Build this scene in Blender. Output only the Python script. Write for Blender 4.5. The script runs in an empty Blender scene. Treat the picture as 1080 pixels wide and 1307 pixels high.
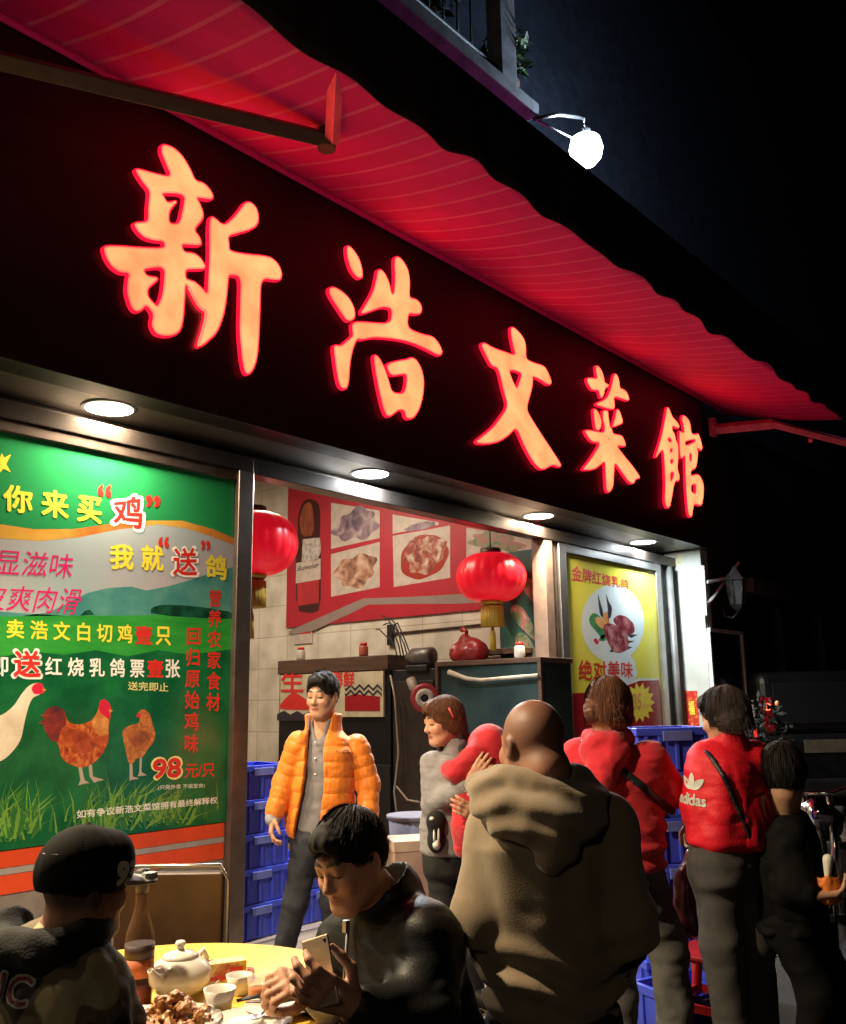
import bpy, bmesh, math, random
import numpy as np
from mathutils import Vector, Matrix, Euler

random.seed(7)
rng = np.random.default_rng(11)
scene = bpy.context.scene
COL = scene.collection
rad = math.radians

# ------------------------------------------------------------------ camera, world, exposure
F, PITCH, ROLL, YAW = 1180.0, 0.203, -0.0145, 0.709
CAM = np.array([-4.253, -5.359, 1.62])
PW, PH = 1080.0, 1307.0
HD = np.array([math.cos(YAW), math.sin(YAW), 0.0])        # level view direction
RT = np.array([math.sin(YAW), -math.cos(YAW), 0.0])       # level right
_up = np.array([0, 0, 1.0])
FW = HD * math.cos(PITCH) + _up * math.sin(PITCH)
_u = _up * math.cos(PITCH) - HD * math.sin(PITCH)
R2 = RT * math.cos(ROLL) + _u * math.sin(ROLL)
U2 = _u * math.cos(ROLL) - RT * math.sin(ROLL)

cam_data = bpy.data.cameras.new('camera')
cam = bpy.data.objects.new('camera', cam_data)
COL.objects.link(cam)
M = Matrix(((R2[0], U2[0], -FW[0], CAM[0]), (R2[1], U2[1], -FW[1], CAM[1]),
            (R2[2], U2[2], -FW[2], CAM[2]), (0, 0, 0, 1)))
cam.matrix_world = M
cam_data.sensor_fit = 'VERTICAL'
cam_data.sensor_height = 24.0
cam_data.lens = F / PH * 24.0
cam_data.clip_start = 0.05
cam_data.clip_end = 500
scene.camera = cam

world = bpy.data.worlds.new('World')
scene.world = world
world.use_nodes = True
wn = world.node_tree.nodes
sky = wn.new('ShaderNodeTexSky')
sky.sky_type = 'NISHITA'
sky.sun_disc = False
sky.sun_elevation = rad(-9.0)
sky.sun_rotation = rad(120)
wn['Background'].inputs['Strength'].default_value = 0.15
world.node_tree.links.new(sky.outputs[0], wn['Background'].inputs['Color'])

scene.view_settings.view_transform = 'Standard'
scene.view_settings.look = 'None'
scene.view_settings.exposure = 0.0
scene.view_settings.gamma = 1.0
try:
    scene.cycles.max_bounces = 10
    scene.cycles.transmission_bounces = 10
    scene.cycles.transparent_max_bounces = 10
    scene.cycles.diffuse_bounces = 4
    scene.cycles.volume_bounces = 0
    scene.cycles.sample_clamp_indirect = 4.0
    scene.cycles.caustics_reflective = False
    scene.cycles.caustics_refractive = False
except Exception:
    pass


def ray(px, py):
    return FW + R2 * ((px - PW / 2) / F) - U2 * ((py - PH / 2) / F)


def at(px, py, x=None, y=None, z=None):
    """Point of a wall (x= or y=) or level (z=) that stands behind a pixel of the photo."""
    d = ray(px, py)
    if y is not None:
        t = (y - CAM[1]) / d[1]
    elif x is not None:
        t = (x - CAM[0]) / d[0]
    else:
        t = (z - CAM[2]) / d[2]
    return CAM + d * t


def plan(lat, Z, z=0.0):
    """World point from a plan position: metres right of and ahead of the photographer."""
    p = CAM + RT * lat + HD * Z
    return np.array([p[0], p[1], z])


# ------------------------------------------------------------------ materials
def mat(name, col, rough=0.6, metal=0.0, var=0.12, vscale=6.0, bump=0.0, bscale=60.0, emit=None, estr=0.0,
        spec=0.5, trans=0.0, alpha=1.0, attr=False, col2=None, coat=0.0, stretch=None, sheen=0.0, ior=1.45, detail=4.0):
    m = bpy.data.materials.new(name)
    m.use_nodes = True
    nt = m.node_tree
    b = nt.nodes['Principled BSDF']
    col = tuple(col) + (1,) if len(col) == 3 else col
    b.inputs['Roughness'].default_value = rough
    b.inputs['Metallic'].default_value = metal
    b.inputs['Specular IOR Level'].default_value = spec
    b.inputs['Transmission Weight'].default_value = trans
    b.inputs['Alpha'].default_value = alpha
    b.inputs['Coat Weight'].default_value = coat
    b.inputs['Sheen Weight'].default_value = sheen
    b.inputs['IOR'].default_value = ior
    tc = nt.nodes.new('ShaderNodeTexCoord')
    src = tc.outputs['Object']
    if stretch:
        mp = nt.nodes.new('ShaderNodeMapping')
        mp.inputs['Scale'].default_value = stretch
        nt.links.new(src, mp.inputs['Vector'])
        src = mp.outputs['Vector']
    if attr:
        at_ = nt.nodes.new('ShaderNodeAttribute')
        at_.attribute_name = 'Col'
        base = at_.outputs['Color']
    else:
        rgb = nt.nodes.new('ShaderNodeRGB')
        rgb.outputs[0].default_value = col
        base = rgb.outputs[0]
    if var > 0 or col2:
        nz = nt.nodes.new('ShaderNodeTexNoise')
        nz.inputs['Scale'].default_value = vscale
        nz.inputs['Detail'].default_value = detail
        nz.inputs['Roughness'].default_value = 0.6
        nt.links.new(src, nz.inputs['Vector'])
        ramp = nt.nodes.new('ShaderNodeValToRGB')
        ramp.color_ramp.elements[0].position = 0.38
        ramp.color_ramp.elements[1].position = 0.64
        mx = nt.nodes.new('ShaderNodeMix')
        mx.data_type = 'RGBA'
        nt.links.new(nz.outputs['Fac'], ramp.inputs['Fac'])
        nt.links.new(ramp.outputs['Color'], mx.inputs['Factor'])
        nt.links.new(base, mx.inputs['A'])
        if col2:
            mx.inputs['B'].default_value = tuple(col2) + (1,)
        else:
            mul = nt.nodes.new('ShaderNodeMix')
            mul.data_type = 'RGBA'
            mul.blend_type = 'MULTIPLY'
            mul.inputs['Factor'].default_value = 1.0
            nt.links.new(base, mul.inputs['A'])
            k = 1 - var * 2
            mul.inputs['B'].default_value = (k, k, k, 1)
            nt.links.new(mul.outputs['Result'], mx.inputs['B'])
        base = mx.outputs['Result']
    nt.links.new(base, b.inputs['Base Color'])
    if bump > 0:
        n2 = nt.nodes.new('ShaderNodeTexNoise')
        n2.inputs['Scale'].default_value = bscale
        n2.inputs['Detail'].default_value = 3.0
        nt.links.new(src, n2.inputs['Vector'])
        bp = nt.nodes.new('ShaderNodeBump')
        bp.inputs['Strength'].default_value = bump
        bp.inputs['Distance'].default_value = 0.01
        nt.links.new(n2.outputs['Fac'], bp.inputs['Height'])
        nt.links.new(bp.outputs['Normal'], b.inputs['Normal'])
    if emit:
        b.inputs['Emission Color'].default_value = tuple(emit) + (1,)
        b.inputs['Emission Strength'].default_value = estr
    return m


def multi_noise(name, stops, scale=12.0, rough=0.5, detail=6.0, distort=0.6, kind='noise'):
    """Printed or mottled surface: noise through a colour ramp."""
    m = bpy.data.materials.new(name)
    m.use_nodes = True
    nt = m.node_tree
    b = nt.nodes['Principled BSDF']
    b.inputs['Roughness'].default_value = rough
    tc = nt.nodes.new('ShaderNodeTexCoord')
    if kind == 'vor':
        nz = nt.nodes.new('ShaderNodeTexVoronoi')
        nz.inputs['Scale'].default_value = scale
        out = nz.outputs['Distance']
    else:
        nz = nt.nodes.new('ShaderNodeTexNoise')
        nz.inputs['Scale'].default_value = scale
        nz.inputs['Detail'].default_value = detail
        nz.inputs['Distortion'].default_value = distort
        out = nz.outputs['Fac']
    nt.links.new(tc.outputs['Object'], nz.inputs['Vector'])
    rp = nt.nodes.new('ShaderNodeValToRGB')
    el = rp.color_ramp.elements
    el[0].position, el[0].color = stops[0][0], tuple(stops[0][1]) + (1,)
    el[1].position, el[1].color = stops[-1][0], tuple(stops[-1][1]) + (1,)
    for p, c in stops[1:-1]:
        e = el.new(p)
        e.color = tuple(c) + (1,)
    nt.links.new(out, rp.inputs['Fac'])
    nt.links.new(rp.outputs['Color'], b.inputs['Base Color'])
    return m


def emis(name, col, strength):
    m = bpy.data.materials.new(name)
    m.use_nodes = True
    b = m.node_tree.nodes['Principled BSDF']
    b.inputs['Base Color'].default_value = (0.02, 0.02, 0.02, 1)
    b.inputs['Emission Color'].default_value = tuple(col) + (1,)
    b.inputs['Emission Strength'].default_value = strength
    return m


def stripes(name, c1, c2, axis=2, scale=10.0, width=0.5, rough=0.6, noise=0.1, bump=0.0):
    m = bpy.data.materials.new(name)
    m.use_nodes = True
    nt = m.node_tree
    b = nt.nodes['Principled BSDF']
    b.inputs['Roughness'].default_value = rough
    tc = nt.nodes.new('ShaderNodeTexCoord')
    sp = nt.nodes.new('ShaderNodeSeparateXYZ')
    nt.links.new(tc.outputs['Object'], sp.inputs[0])
    mu = nt.nodes.new('ShaderNodeMath'); mu.operation = 'MULTIPLY'; mu.inputs[1].default_value = scale
    nt.links.new(sp.outputs[axis], mu.inputs[0])
    fr = nt.nodes.new('ShaderNodeMath'); fr.operation = 'FRACT'
    nt.links.new(mu.outputs[0], fr.inputs[0])
    lt = nt.nodes.new('ShaderNodeMath'); lt.operation = 'LESS_THAN'; lt.inputs[1].default_value = width
    nt.links.new(fr.outputs[0], lt.inputs[0])
    nz = nt.nodes.new('ShaderNodeTexNoise'); nz.inputs['Scale'].default_value = 4.0
    nt.links.new(tc.outputs['Object'], nz.inputs['Vector'])
    mx = nt.nodes.new('ShaderNodeMix'); mx.data_type = 'RGBA'
    nt.links.new(lt.outputs[0], mx.inputs['Factor'])
    mx.inputs['A'].default_value = tuple(c1) + (1,)
    mx.inputs['B'].default_value = tuple(c2) + (1,)
    m2 = nt.nodes.new('ShaderNodeMix'); m2.data_type = 'RGBA'; m2.blend_type = 'MULTIPLY'
    m2.inputs['Factor'].default_value = noise * 4
    nt.links.new(mx.outputs['Result'], m2.inputs['A'])
    nt.links.new(nz.outputs['Fac'], m2.inputs['B'])
    nt.links.new(m2.outputs['Result'], b.inputs['Base Color'])
    if bump:
        bp = nt.nodes.new('ShaderNodeBump'); bp.inputs['Strength'].default_value = bump; bp.inputs['Distance'].default_value = 0.01
        nt.links.new(fr.outputs[0], bp.inputs['Height'])
        nt.links.new(bp.outputs['Normal'], b.inputs['Normal'])
    return m


def tiles(name, col, mortar, w=0.3, h=0.3, gap=0.006, rough=0.35, wall=None, var=0.05, bump=0.3):
    """Square tiles. wall None: floor (XY); 'x': a wall of constant x; 'y': a wall of constant y."""
    m = bpy.data.materials.new(name)
    m.use_nodes = True
    nt = m.node_tree
    b = nt.nodes['Principled BSDF']
    b.inputs['Roughness'].default_value = rough
    tc = nt.nodes.new('ShaderNodeTexCoord')
    mp = nt.nodes.new('ShaderNodeMapping')
    mp.vector_type = 'POINT'
    sp = nt.nodes.new('ShaderNodeSeparateXYZ')
    cb = nt.nodes.new('ShaderNodeCombineXYZ')
    nt.links.new(tc.outputs['Object'], sp.inputs[0])
    a, c = {None: (0, 1), 'x': (1, 2), 'y': (0, 2)}[wall]
    nt.links.new(sp.outputs[a], cb.inputs[0])
    nt.links.new(sp.outputs[c], cb.inputs[1])
    br = nt.nodes.new('ShaderNodeTexBrick')
    br.offset = 0.0
    br.inputs['Scale'].default_value = 1.0
    br.inputs['Brick Width'].default_value = w
    br.inputs['Row Height'].default_value = h
    br.inputs['Mortar Size'].default_value = gap
    br.inputs['Color1'].default_value = tuple(col) + (1,)
    br.inputs['Color2'].default_value = tuple(c_ * (1 - var * 2) for c_ in col) + (1,)
    br.inputs['Mortar'].default_value = tuple(mortar) + (1,)
    nt.links.new(cb.outputs[0], br.inputs['Vector'])
    nz = nt.nodes.new('ShaderNodeTexNoise'); nz.inputs['Scale'].default_value = 3.0; nz.inputs['Detail'].default_value = 6
    nt.links.new(tc.outputs['Object'], nz.inputs['Vector'])
    rp = nt.nodes.new('ShaderNodeValToRGB')
    rp.color_ramp.elements[0].position, rp.color_ramp.elements[0].color = 0.3, (0.62, 0.6, 0.56, 1)
    rp.color_ramp.elements[1].position, rp.color_ramp.elements[1].color = 0.62, (1, 1, 1, 1)
    nt.links.new(nz.outputs['Fac'], rp.inputs['Fac'])
    m2 = nt.nodes.new('ShaderNodeMix'); m2.data_type = 'RGBA'; m2.blend_type = 'MULTIPLY'; m2.inputs['Factor'].default_value = 0.8
    nt.links.new(br.outputs['Color'], m2.inputs['A'])
    nt.links.new(rp.outputs['Color'], m2.inputs['B'])
    nt.links.new(m2.outputs['Result'], b.inputs['Base Color'])
    bp = nt.nodes.new('ShaderNodeBump'); bp.inputs['Strength'].default_value = bump; bp.inputs['Distance'].default_value = 0.005; bp.invert = True
    nt.links.new(br.outputs['Fac'], bp.inputs['Height'])
    nt.links.new(bp.outputs['Normal'], b.inputs['Normal'])
    return m


# ------------------------------------------------------------------ objects
def tag(o, label=None, cat=None, group=None, kind=None):
    if label: o['label'] = label
    if cat: o['category'] = cat
    if group: o['group'] = group
    if kind: o['kind'] = kind
    return o


def thing(name, label, cat, loc=(0, 0, 0), rz=0.0, group=None):
    o = bpy.data.objects.new(name, None)
    COL.objects.link(o)
    o.location = Vector([float(v) for v in loc])
    o.rotation_euler = (0, 0, rz)
    o.empty_display_size = 0.1
    return tag(o, label, cat, group)


def children_of(o):
    return [c for c in bpy.data.objects if c.parent == o]


def copy_tree(o, parent=None):
    c = o.copy()
    COL.objects.link(c)
    if parent is not None:
        inv = o.matrix_parent_inverse.copy()
        c.parent = parent
        c.matrix_parent_inverse = inv
    for ch in children_of(o):
        copy_tree(ch, c)
    return c


class MB:
    """Collects simple solids and links them as one mesh object."""

    def __init__(self):
        self.bm = bmesh.new()
        self.mats = []

    def mi(self, m):
        if m is None: return 0
        if m not in self.mats: self.mats.append(m)
        return self.mats.index(m)

    def face(self, pts, m=None, smooth=False):
        vs = [self.bm.verts.new([float(c) for c in p]) for p in pts]
        f = self.bm.faces.new(vs)
        f.material_index = self.mi(m)
        f.smooth = smooth
        return f

    def box(self, lo, hi, m=None, R=None, c=None, taper=1.0):
        lo, hi = np.array(lo, float), np.array(hi, float)
        ctr = (lo + hi) / 2
        vs = []
        for zi in (0, 1):
            for (sx, sy) in ((0, 0), (1, 0), (1, 1), (0, 1)):
                p = np.array([hi[0] if sx else lo[0], hi[1] if sy else lo[1], hi[2] if zi else lo[2]])
                if zi == 0 and taper != 1.0:
                    p[:2] = ctr[:2] + (p[:2] - ctr[:2]) * taper
                if R is not None:
                    cc = np.array(c if c is not None else ctr)
                    p = cc + np.array(R) @ (p - cc)
                vs.append(self.bm.verts.new(p))
        k = self.mi(m)
        for q in ((3, 2, 1, 0), (4, 5, 6, 7), (0, 1, 5, 4), (1, 2, 6, 5), (2, 3, 7, 6), (3, 0, 4, 7)):
            self.bm.faces.new([vs[i] for i in q]).material_index = k
        return self

    def tube(self, pts, r, m=None, n=10, cap=True, smooth=True):
        pts = [np.array(p, float) for p in pts]
        rs = r if hasattr(r, '__len__') else [r] * len(pts)
        k = self.mi(m)
        rings = []
        prev = None
        for i, p in enumerate(pts):
            t = pts[min(i + 1, len(pts) - 1)] - pts[max(i - 1, 0)]
            t = t / (np.linalg.norm(t) + 1e-9)
            a = np.array([0, 0, 1.0]) if prev is None else prev
            if prev is None and abs(t[2]) > 0.9: a = np.array([1.0, 0, 0])
            e1 = a - t * (a @ t)
            e1 /= np.linalg.norm(e1) + 1e-9
            prev = e1
            e2 = np.cross(t, e1)
            rings.append([self.bm.verts.new(p + rs[i] * (e1 * math.cos(2 * math.pi * j / n) + e2 * math.sin(2 * math.pi * j / n))) for j in range(n)])
        for A, B in zip(rings, rings[1:]):
            for j in range(n):
                f = self.bm.faces.new((A[j], A[(j + 1) % n], B[(j + 1) % n], B[j]))
                f.material_index = k; f.smooth = smooth
        if cap:
            self.bm.faces.new(rings[0][::-1]).material_index = k
            self.bm.faces.new(rings[-1]).material_index = k
        return self

    def lathe(self, prof, m=None, n=28, c=(0, 0, 0), R=None, smooth=True, wob=None, sx=1.0, sy=1.0):
        k = self.mi(m)
        c = np.array(c, float)
        rings = []
        for (r, z) in prof:
            ring = []
            for j in range(n):
                a = 2 * math.pi * j / n
                rr = r * (wob(a, z) if wob else 1.0)
                p = np.array([rr * math.cos(a) * sx, rr * math.sin(a) * sy, z])
                if R is not None: p = np.array(R) @ p
                ring.append(self.bm.verts.new(c + p))
            rings.append(ring)
        for A, B in zip(rings, rings[1:]):
            for j in range(n):
                f = self.bm.faces.new((A[j], A[(j + 1) % n], B[(j + 1) % n], B[j]))
                f.material_index = k; f.smooth = smooth
        for ring, r0, rev in ((rings[0], prof[0][0], True), (rings[-1], prof[-1][0], False)):
            if r0 > 1e-5:
                self.bm.faces.new(ring[::-1] if rev else ring).material_index = k
        bmesh.ops.remove_doubles(self.bm, verts=[v for r_ in (rings[0], rings[-1]) for v in r_], dist=1e-6)
        return self

    def build(self, name, m=None, parent=None, bevel=0.0, seg=2):
        me = bpy.data.meshes.new(name)
        bmesh.ops.recalc_face_normals(self.bm, faces=self.bm.faces[:])
        self.bm.to_mesh(me)
        self.bm.free()
        for x in (self.mats or ([m] if m else [])):
            me.materials.append(x)
        o = bpy.data.objects.new(name, me)
        COL.objects.link(o)
        if parent is not None: o.parent = parent
        if bevel > 0:
            b = o.modifiers.new('bevel', 'BEVEL')
            b.width = bevel; b.segments = seg; b.limit_method = 'ANGLE'; b.angle_limit = rad(40)
        return o


def struct(o):
    o['kind'] = 'structure'
    return o


# ------------------------------------------------------------------ flat frames: walls, posters, lettering
class Frame:
    """A vertical plane: origin O, right U, up V, out N. Coordinates (u, v) in metres, n out of it."""

    def __init__(self, O, U, V, N):
        self.O, self.U, self.V, self.N = [np.array(a, float) for a in (O, U, V, N)]
        self.base, self.k = 0.0, 1.0      # printed layers are pressed together by k above base

    def px(self, x, y):
        d = ray(x, y)
        t = ((self.O - CAM) @ self.N) / (d @ self.N)
        p = CAM + d * t - self.O
        return (p @ self.U, p @ self.V)

    def w(self, u, v, n=0.0):
        return self.O + self.U * u + self.V * v + self.N * n

    def mat4(self, n=0.0):
        o = self.O + self.N * (self.base + (n - self.base) * self.k)
        return Matrix(((self.U[0], self.V[0], self.N[0], o[0]), (self.U[1], self.V[1], self.N[1], o[1]),
                       (self.U[2], self.V[2], self.N[2], o[2]), (0, 0, 0, 1)))


def chaikin(pts, it=2):
    p = np.array(pts, float)
    for _ in range(it):
        q = np.roll(p, -1, 0)
        a = p * 0.78 + q * 0.22
        b = p * 0.22 + q * 0.78
        p = np.stack([a, b], 1).reshape(-1, 2)
    return p


def curve_mesh(cu):
    o = bpy.data.objects.new('tmp', cu)
    COL.objects.link(o)
    dg = bpy.context.evaluated_depsgraph_get()
    me = bpy.data.meshes.new_from_object(o.evaluated_get(dg))
    bpy.data.objects.remove(o)
    return me


def outline_mesh(contours, thick=0.0, offset=0.0, bevel=0.0):
    cu = bpy.data.curves.new('tmp', 'CURVE')
    cu.dimensions = '2D'
    cu.fill_mode = 'BOTH' if thick > 0 else 'FRONT'
    cu.extrude = thick / 2
    cu.offset = offset
    cu.bevel_depth = bevel
    for c in contours:
        s = cu.splines.new('POLY')
        s.points.add(len(c) - 1)
        for i, (u, v) in enumerate(c):
            s.points[i].co = (u, v, 0, 1)
        s.use_cyclic_u = True
    me = curve_mesh(cu)
    bpy.data.curves.remove(cu)
    return me


def link_flat(me, name, fr, n, m, parent):
    me.transform(fr.mat4(n))
    me.name = name
    me.materials.clear()
    me.materials.append(m)
    o = bpy.data.objects.new(name, me)
    COL.objects.link(o)
    if parent is not None:
        o.parent = parent
        o.matrix_parent_inverse = parent.matrix_basis.inverted()
    return o


class Sheets:
    """Flat printed shapes gathered into one mesh with several inks."""

    def __init__(self, fr):
        self.fr = fr; self.parts = []; self.k = 0

    def add(self, pts, m, n=None, px=True, smooth=0, holes=()):
        cs = []
        for c in [pts] + list(holes):
            c = [self.fr.px(*p) for p in c] if px else c
            cs.append(chaikin(c, smooth) if smooth else c)
        me = outline_mesh(cs)
        self.k += 1
        me.transform(self.fr.mat4(n if n is not None else 0.0015 * self.k))
        self.parts.append((me, m))
        return self

    def build(self, name, parent):
        bm = bmesh.new()
        mats = []
        for me, m in self.parts:
            if m not in mats: mats.append(m)
            i0 = len(bm.faces)
            bm.from_mesh(me)
            bm.faces.ensure_lookup_table()
            for f in bm.faces[i0:]: f.material_index = mats.index(m)
            bpy.data.meshes.remove(me)
        me = bpy.data.meshes.new(name)
        bm.to_mesh(me); bm.free()
        for m in mats: me.materials.append(m)
        o = bpy.data.objects.new(name, me)
        COL.objects.link(o)
        if parent is not None:
            o.parent = parent
            o.matrix_parent_inverse = parent.matrix_basis.inverted()
        return o


def text(fr, body, rect, n, m, parent, bold=0.0, shear=0.0, px=True, name='lettering', thick=0.0, vertical=False, outline=None, keep=False):
    """Lettering fitted into rect = (left, bottom, right, top) pixels (or metres) of a frame."""
    if vertical:
        cu = bpy.data.curves.new('tmp', 'FONT'); cu.body = '\n'.join(body); cu.space_line = 1.12
    else:
        cu = bpy.data.curves.new('tmp', 'FONT'); cu.body = body
    cu.shear = shear; cu.extrude = thick
    cu.resolution_u = 3
    me = curve_mesh(cu)
    bpy.data.curves.remove(cu)
    if bold > 0.004:
        bmm = bmesh.new()
        for q_ in range(8):
            a_ = 2 * math.pi * q_ / 8
            n0_ = len(bmm.verts)
            bmm.from_mesh(me)
            bmm.verts.ensure_lookup_table()
            for v_ in bmm.verts[n0_:]:
                v_.co.x += bold * math.cos(a_); v_.co.y += bold * math.sin(a_); v_.co.z += 0.00008 * q_
        bmm.to_mesh(me); bmm.free()
    if px == 'quad':
        # four pixel corners bl, br, tr, tl
        q = [np.array(fr.px(*p)) for p in rect]
    elif px:
        l, b, r, t = rect
        bl, tr = fr.px(l, b), fr.px(r, t)
        q = [np.array(bl), np.array((tr[0], bl[1])), np.array(tr), np.array((bl[0], tr[1]))]
    else:
        l, b, r, t = rect
        q = [np.array(a) for a in ((l, b), (r, b), (r, t), (l, t))]
    co = np.zeros(len(me.vertices) * 3)
    me.vertices.foreach_get('co', co)
    co = co.reshape(-1, 3)
    lo, hi = co.min(0), co.max(0)
    s = (co[:, 0] - lo[0]) / (hi[0] - lo[0] + 1e-9)
    t = (co[:, 1] - lo[1]) / (hi[1] - lo[1] + 1e-9)
    uv = ((1 - s) * (1 - t))[:, None] * q[0] + (s * (1 - t))[:, None] * q[1] + (s * t)[:, None] * q[2] + ((1 - s) * t)[:, None] * q[3]
    sc = (q[2][1] - q[0][1]) / (hi[1] - lo[1] + 1e-9)
    co2 = np.column_stack([uv, co[:, 2] * sc])
    me.vertices.foreach_set('co', co2.ravel())
    me.update()
    return link_flat(me, name, fr, n, m, parent)


def adopt(o, parent):
    o.parent = parent
    o.matrix_parent_inverse = parent.matrix_basis.inverted()
    return o


def part(mb, name, m, parent, bevel=0.0, label=None):
    """Mesh part whose coordinates are given in world metres."""
    o = mb.build(name, m, None, bevel)
    if parent is not None: adopt(o, parent)
    if label: o['label'] = label
    return o


# ------------------------------------------------------------------ shared materials
YS = -0.50           # sign face
ZS = 3.51            # soffit height
ZT = 5.54            # top of the sign
M_panel = mat('sign_panel', (0.022, 0.014, 0.014), rough=0.34, var=0.2, vscale=2.0, bump=0.03, bscale=4)
M_soffit = mat('soffit_metal', (0.30, 0.28, 0.24), rough=0.32, metal=0.75, var=0.15, vscale=1.5, bump=0.05, bscale=3)
M_bronze = mat('bronze_frame', (0.20, 0.155, 0.13), rough=0.30, metal=0.8, var=0.12, vscale=8)
M_jamb = mat('jamb_tan', (0.26, 0.19, 0.15), rough=0.5, var=0.15, vscale=7)
M_steel = mat('brushed_steel', (0.42, 0.42, 0.42), rough=0.3, metal=0.9, var=0.1)
M_white = mat('white_plaster', (0.62, 0.66, 0.60), rough=0.75, var=0.08, vscale=5, bump=0.25, bscale=25)
M_dark = mat('dark_render', (0.018, 0.017, 0.017), rough=0.7, var=0.2, vscale=3, bump=0.2, bscale=20)
M_grey = mat('grey_wall', (0.30, 0.27, 0.25), rough=0.6, var=0.2, vscale=4, bump=0.15, bscale=40)
M_black = mat('black_plastic', (0.012, 0.012, 0.013), rough=0.45, var=0.1)
M_glassdark = mat('dark_glass', (0.01, 0.011, 0.013), rough=0.06, var=0.0, spec=0.5)
M_chrome = mat('chrome', (0.7, 0.7, 0.7), rough=0.12, metal=1.0, var=0.0)
M_wood = mat('brown_wood', (0.10, 0.055, 0.035), rough=0.45, var=0.2, vscale=3, stretch=(1, 1, 12))

# ------------------------------------------------------------------ ground and floor
g = MB()
g.face([(-40, -40, -0.004), (60, -40, -0.004), (60, 40, -0.004), (-40, 40, -0.004)])
struct(g.build('ground', mat('street_asphalt', (0.016, 0.016, 0.017), rough=0.8, var=0.25, vscale=2, bump=0.5, bscale=120)))
g = MB()
g.face([(-8, -2.9, 0), (9.5, -2.9, 0), (9.5, 0.02, 0), (-8, 0.02, 0)])
struct(g.build('pavement', tiles('paving', (0.20, 0.16, 0.13), (0.08, 0.065, 0.055), 0.4, 0.4, 0.008, rough=0.5)))
g = MB()
g.face([(-6.5, 0.02, 0.004), (7.6, 0.02, 0.004), (7.6, 6.5, 0.004), (-6.5, 6.5, 0.004)])
struct(g.build('shop_floor', tiles('shop_tiles', (0.42, 0.34, 0.28), (0.2, 0.16, 0.13), 0.6, 0.6, 0.005, rough=0.2)))

# ------------------------------------------------------------------ restaurant building
B = thing('restaurant_building', 'restaurant frontage with lit red sign, open doorway and white end wall', 'building', (0, 0.1, 0))
m = MB()
m.box((-9, -0.06, 3.31), (0.0, 0.10, 3.42)); m.box((0, -0.06, 3.30), (6.98, 0.10, 3.42))
part(m, 'door_header', mat('dark_header', (0.085, 0.07, 0.062), rough=0.24, metal=0.7, var=0.15, vscale=3), B, 0.006)
part(MB().box((-9, 0.12, 3.36), (6.98, 0.20, ZS)), 'lintel', mat('lintel_dark', (0.06, 0.05, 0.045), rough=0.4, metal=0.3), B)
part(MB().box((-9, YS + 0.02, ZS), (6.96, 0.20, ZS + 0.05)), 'soffit', M_soffit, B, 0.004)
part(MB().box((-0.14, -0.07, 0), (-0.005, 0.10, 3.309)), 'door_post', M_bronze, B, 0.006)
m = MB(); m.box((3.90, -0.05, 0), (4.05, 0.12, 3.298)); m.box((4.05, -0.02, 0), (4.16, 0.2, 3.298))
part(m, 'door_post', M_jamb, B, 0.006)
# left window: low wall, framing bar
m = MB(); m.box((-6.5, -0.01, 0), (-0.14, 0.08, 0.84))
part(m, 'low_wall', M_grey, B)
part(MB().box((-6.5, -0.045, 3.235), (-0.14, 0.05, 3.309)), 'window_frame', M_bronze, B, 0.005)
# right window frame and wall below it
m = MB()
m.box((4.18, -0.05, 0.55), (4.32, 0.06, 3.298)); m.box((6.43, -0.05, 0.55), (6.56, 0.06, 3.298))
m.box((4.32, -0.05, 3.2), (6.43, 0.06, 3.298)); m.box((4.32, -0.05, 0.55), (6.43, 0.06, 0.64))
part(m, 'window_frame', M_steel, B, 0.006)
part(MB().box((4.16, -0.02, 0), (6.56, 0.1, 0.549)), 'low_wall', M_grey, B)
m = MB(); m.box((6.562, 0.0, 0), (6.98, 0.1, 3.298)); m.tube([(6.80, -0.045, 0), (6.80, -0.045, 3.29)], 0.045, n=14)
part(m, 'reveal_wall', mat('grey_paint', (0.16, 0.16, 0.155), rough=0.45, var=0.2, vscale=5), B)
# white end wall with damp stain at its top and chipped outer corner
M_endwall = mat('white_end_wall', (0.46, 0.49, 0.45), rough=0.7, var=0.08, vscale=3.0, bump=0.3, bscale=14)
part(MB().box((6.985, -0.40, 0), (7.20, 0.1, 3.505)), 'end_wall', M_endwall, B, 0.008)
st = MB()
fr_end = Frame((6.985, 0, 0), (0, -1, 0), (0, 0, 1), (-1, 0, 0))
S = Sheets(fr_end)
M_stain = multi_noise('damp_stain', [(0.3, (0.40, 0.36, 0.14)), (0.55, (0.55, 0.55, 0.42)), (0.75, (0.30, 0.27, 0.12))], 14, 0.8)
S.add([(0.02, 3.49), (0.12, 3.50), (0.2, 3.46), (0.17, 3.38), (0.13, 3.35), (0.12, 3.29), (0.06, 3.31), (0.02, 3.27)], M_stain, px=False, smooth=2, n=0.002)
S.add([(0.25, 3.5), (0.3, 3.5), (0.31, 3.44), (0.27, 3.46)], M_stain, px=False, smooth=2, n=0.002)
S.build('damp_stain', B)
part(MB().box((7.201, -0.40, 0), (8.3, 0.1, ZT - 0.002)), 'dark_side_wall', M_dark, B)
# upper wall
part(MB().box((-12, -0.28, ZT), (26, 0.1, 13)), 'upper_wall', mat('upper_render', (0.036, 0.048, 0.075), rough=0.8, var=0.2, bump=0.2), B)
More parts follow.
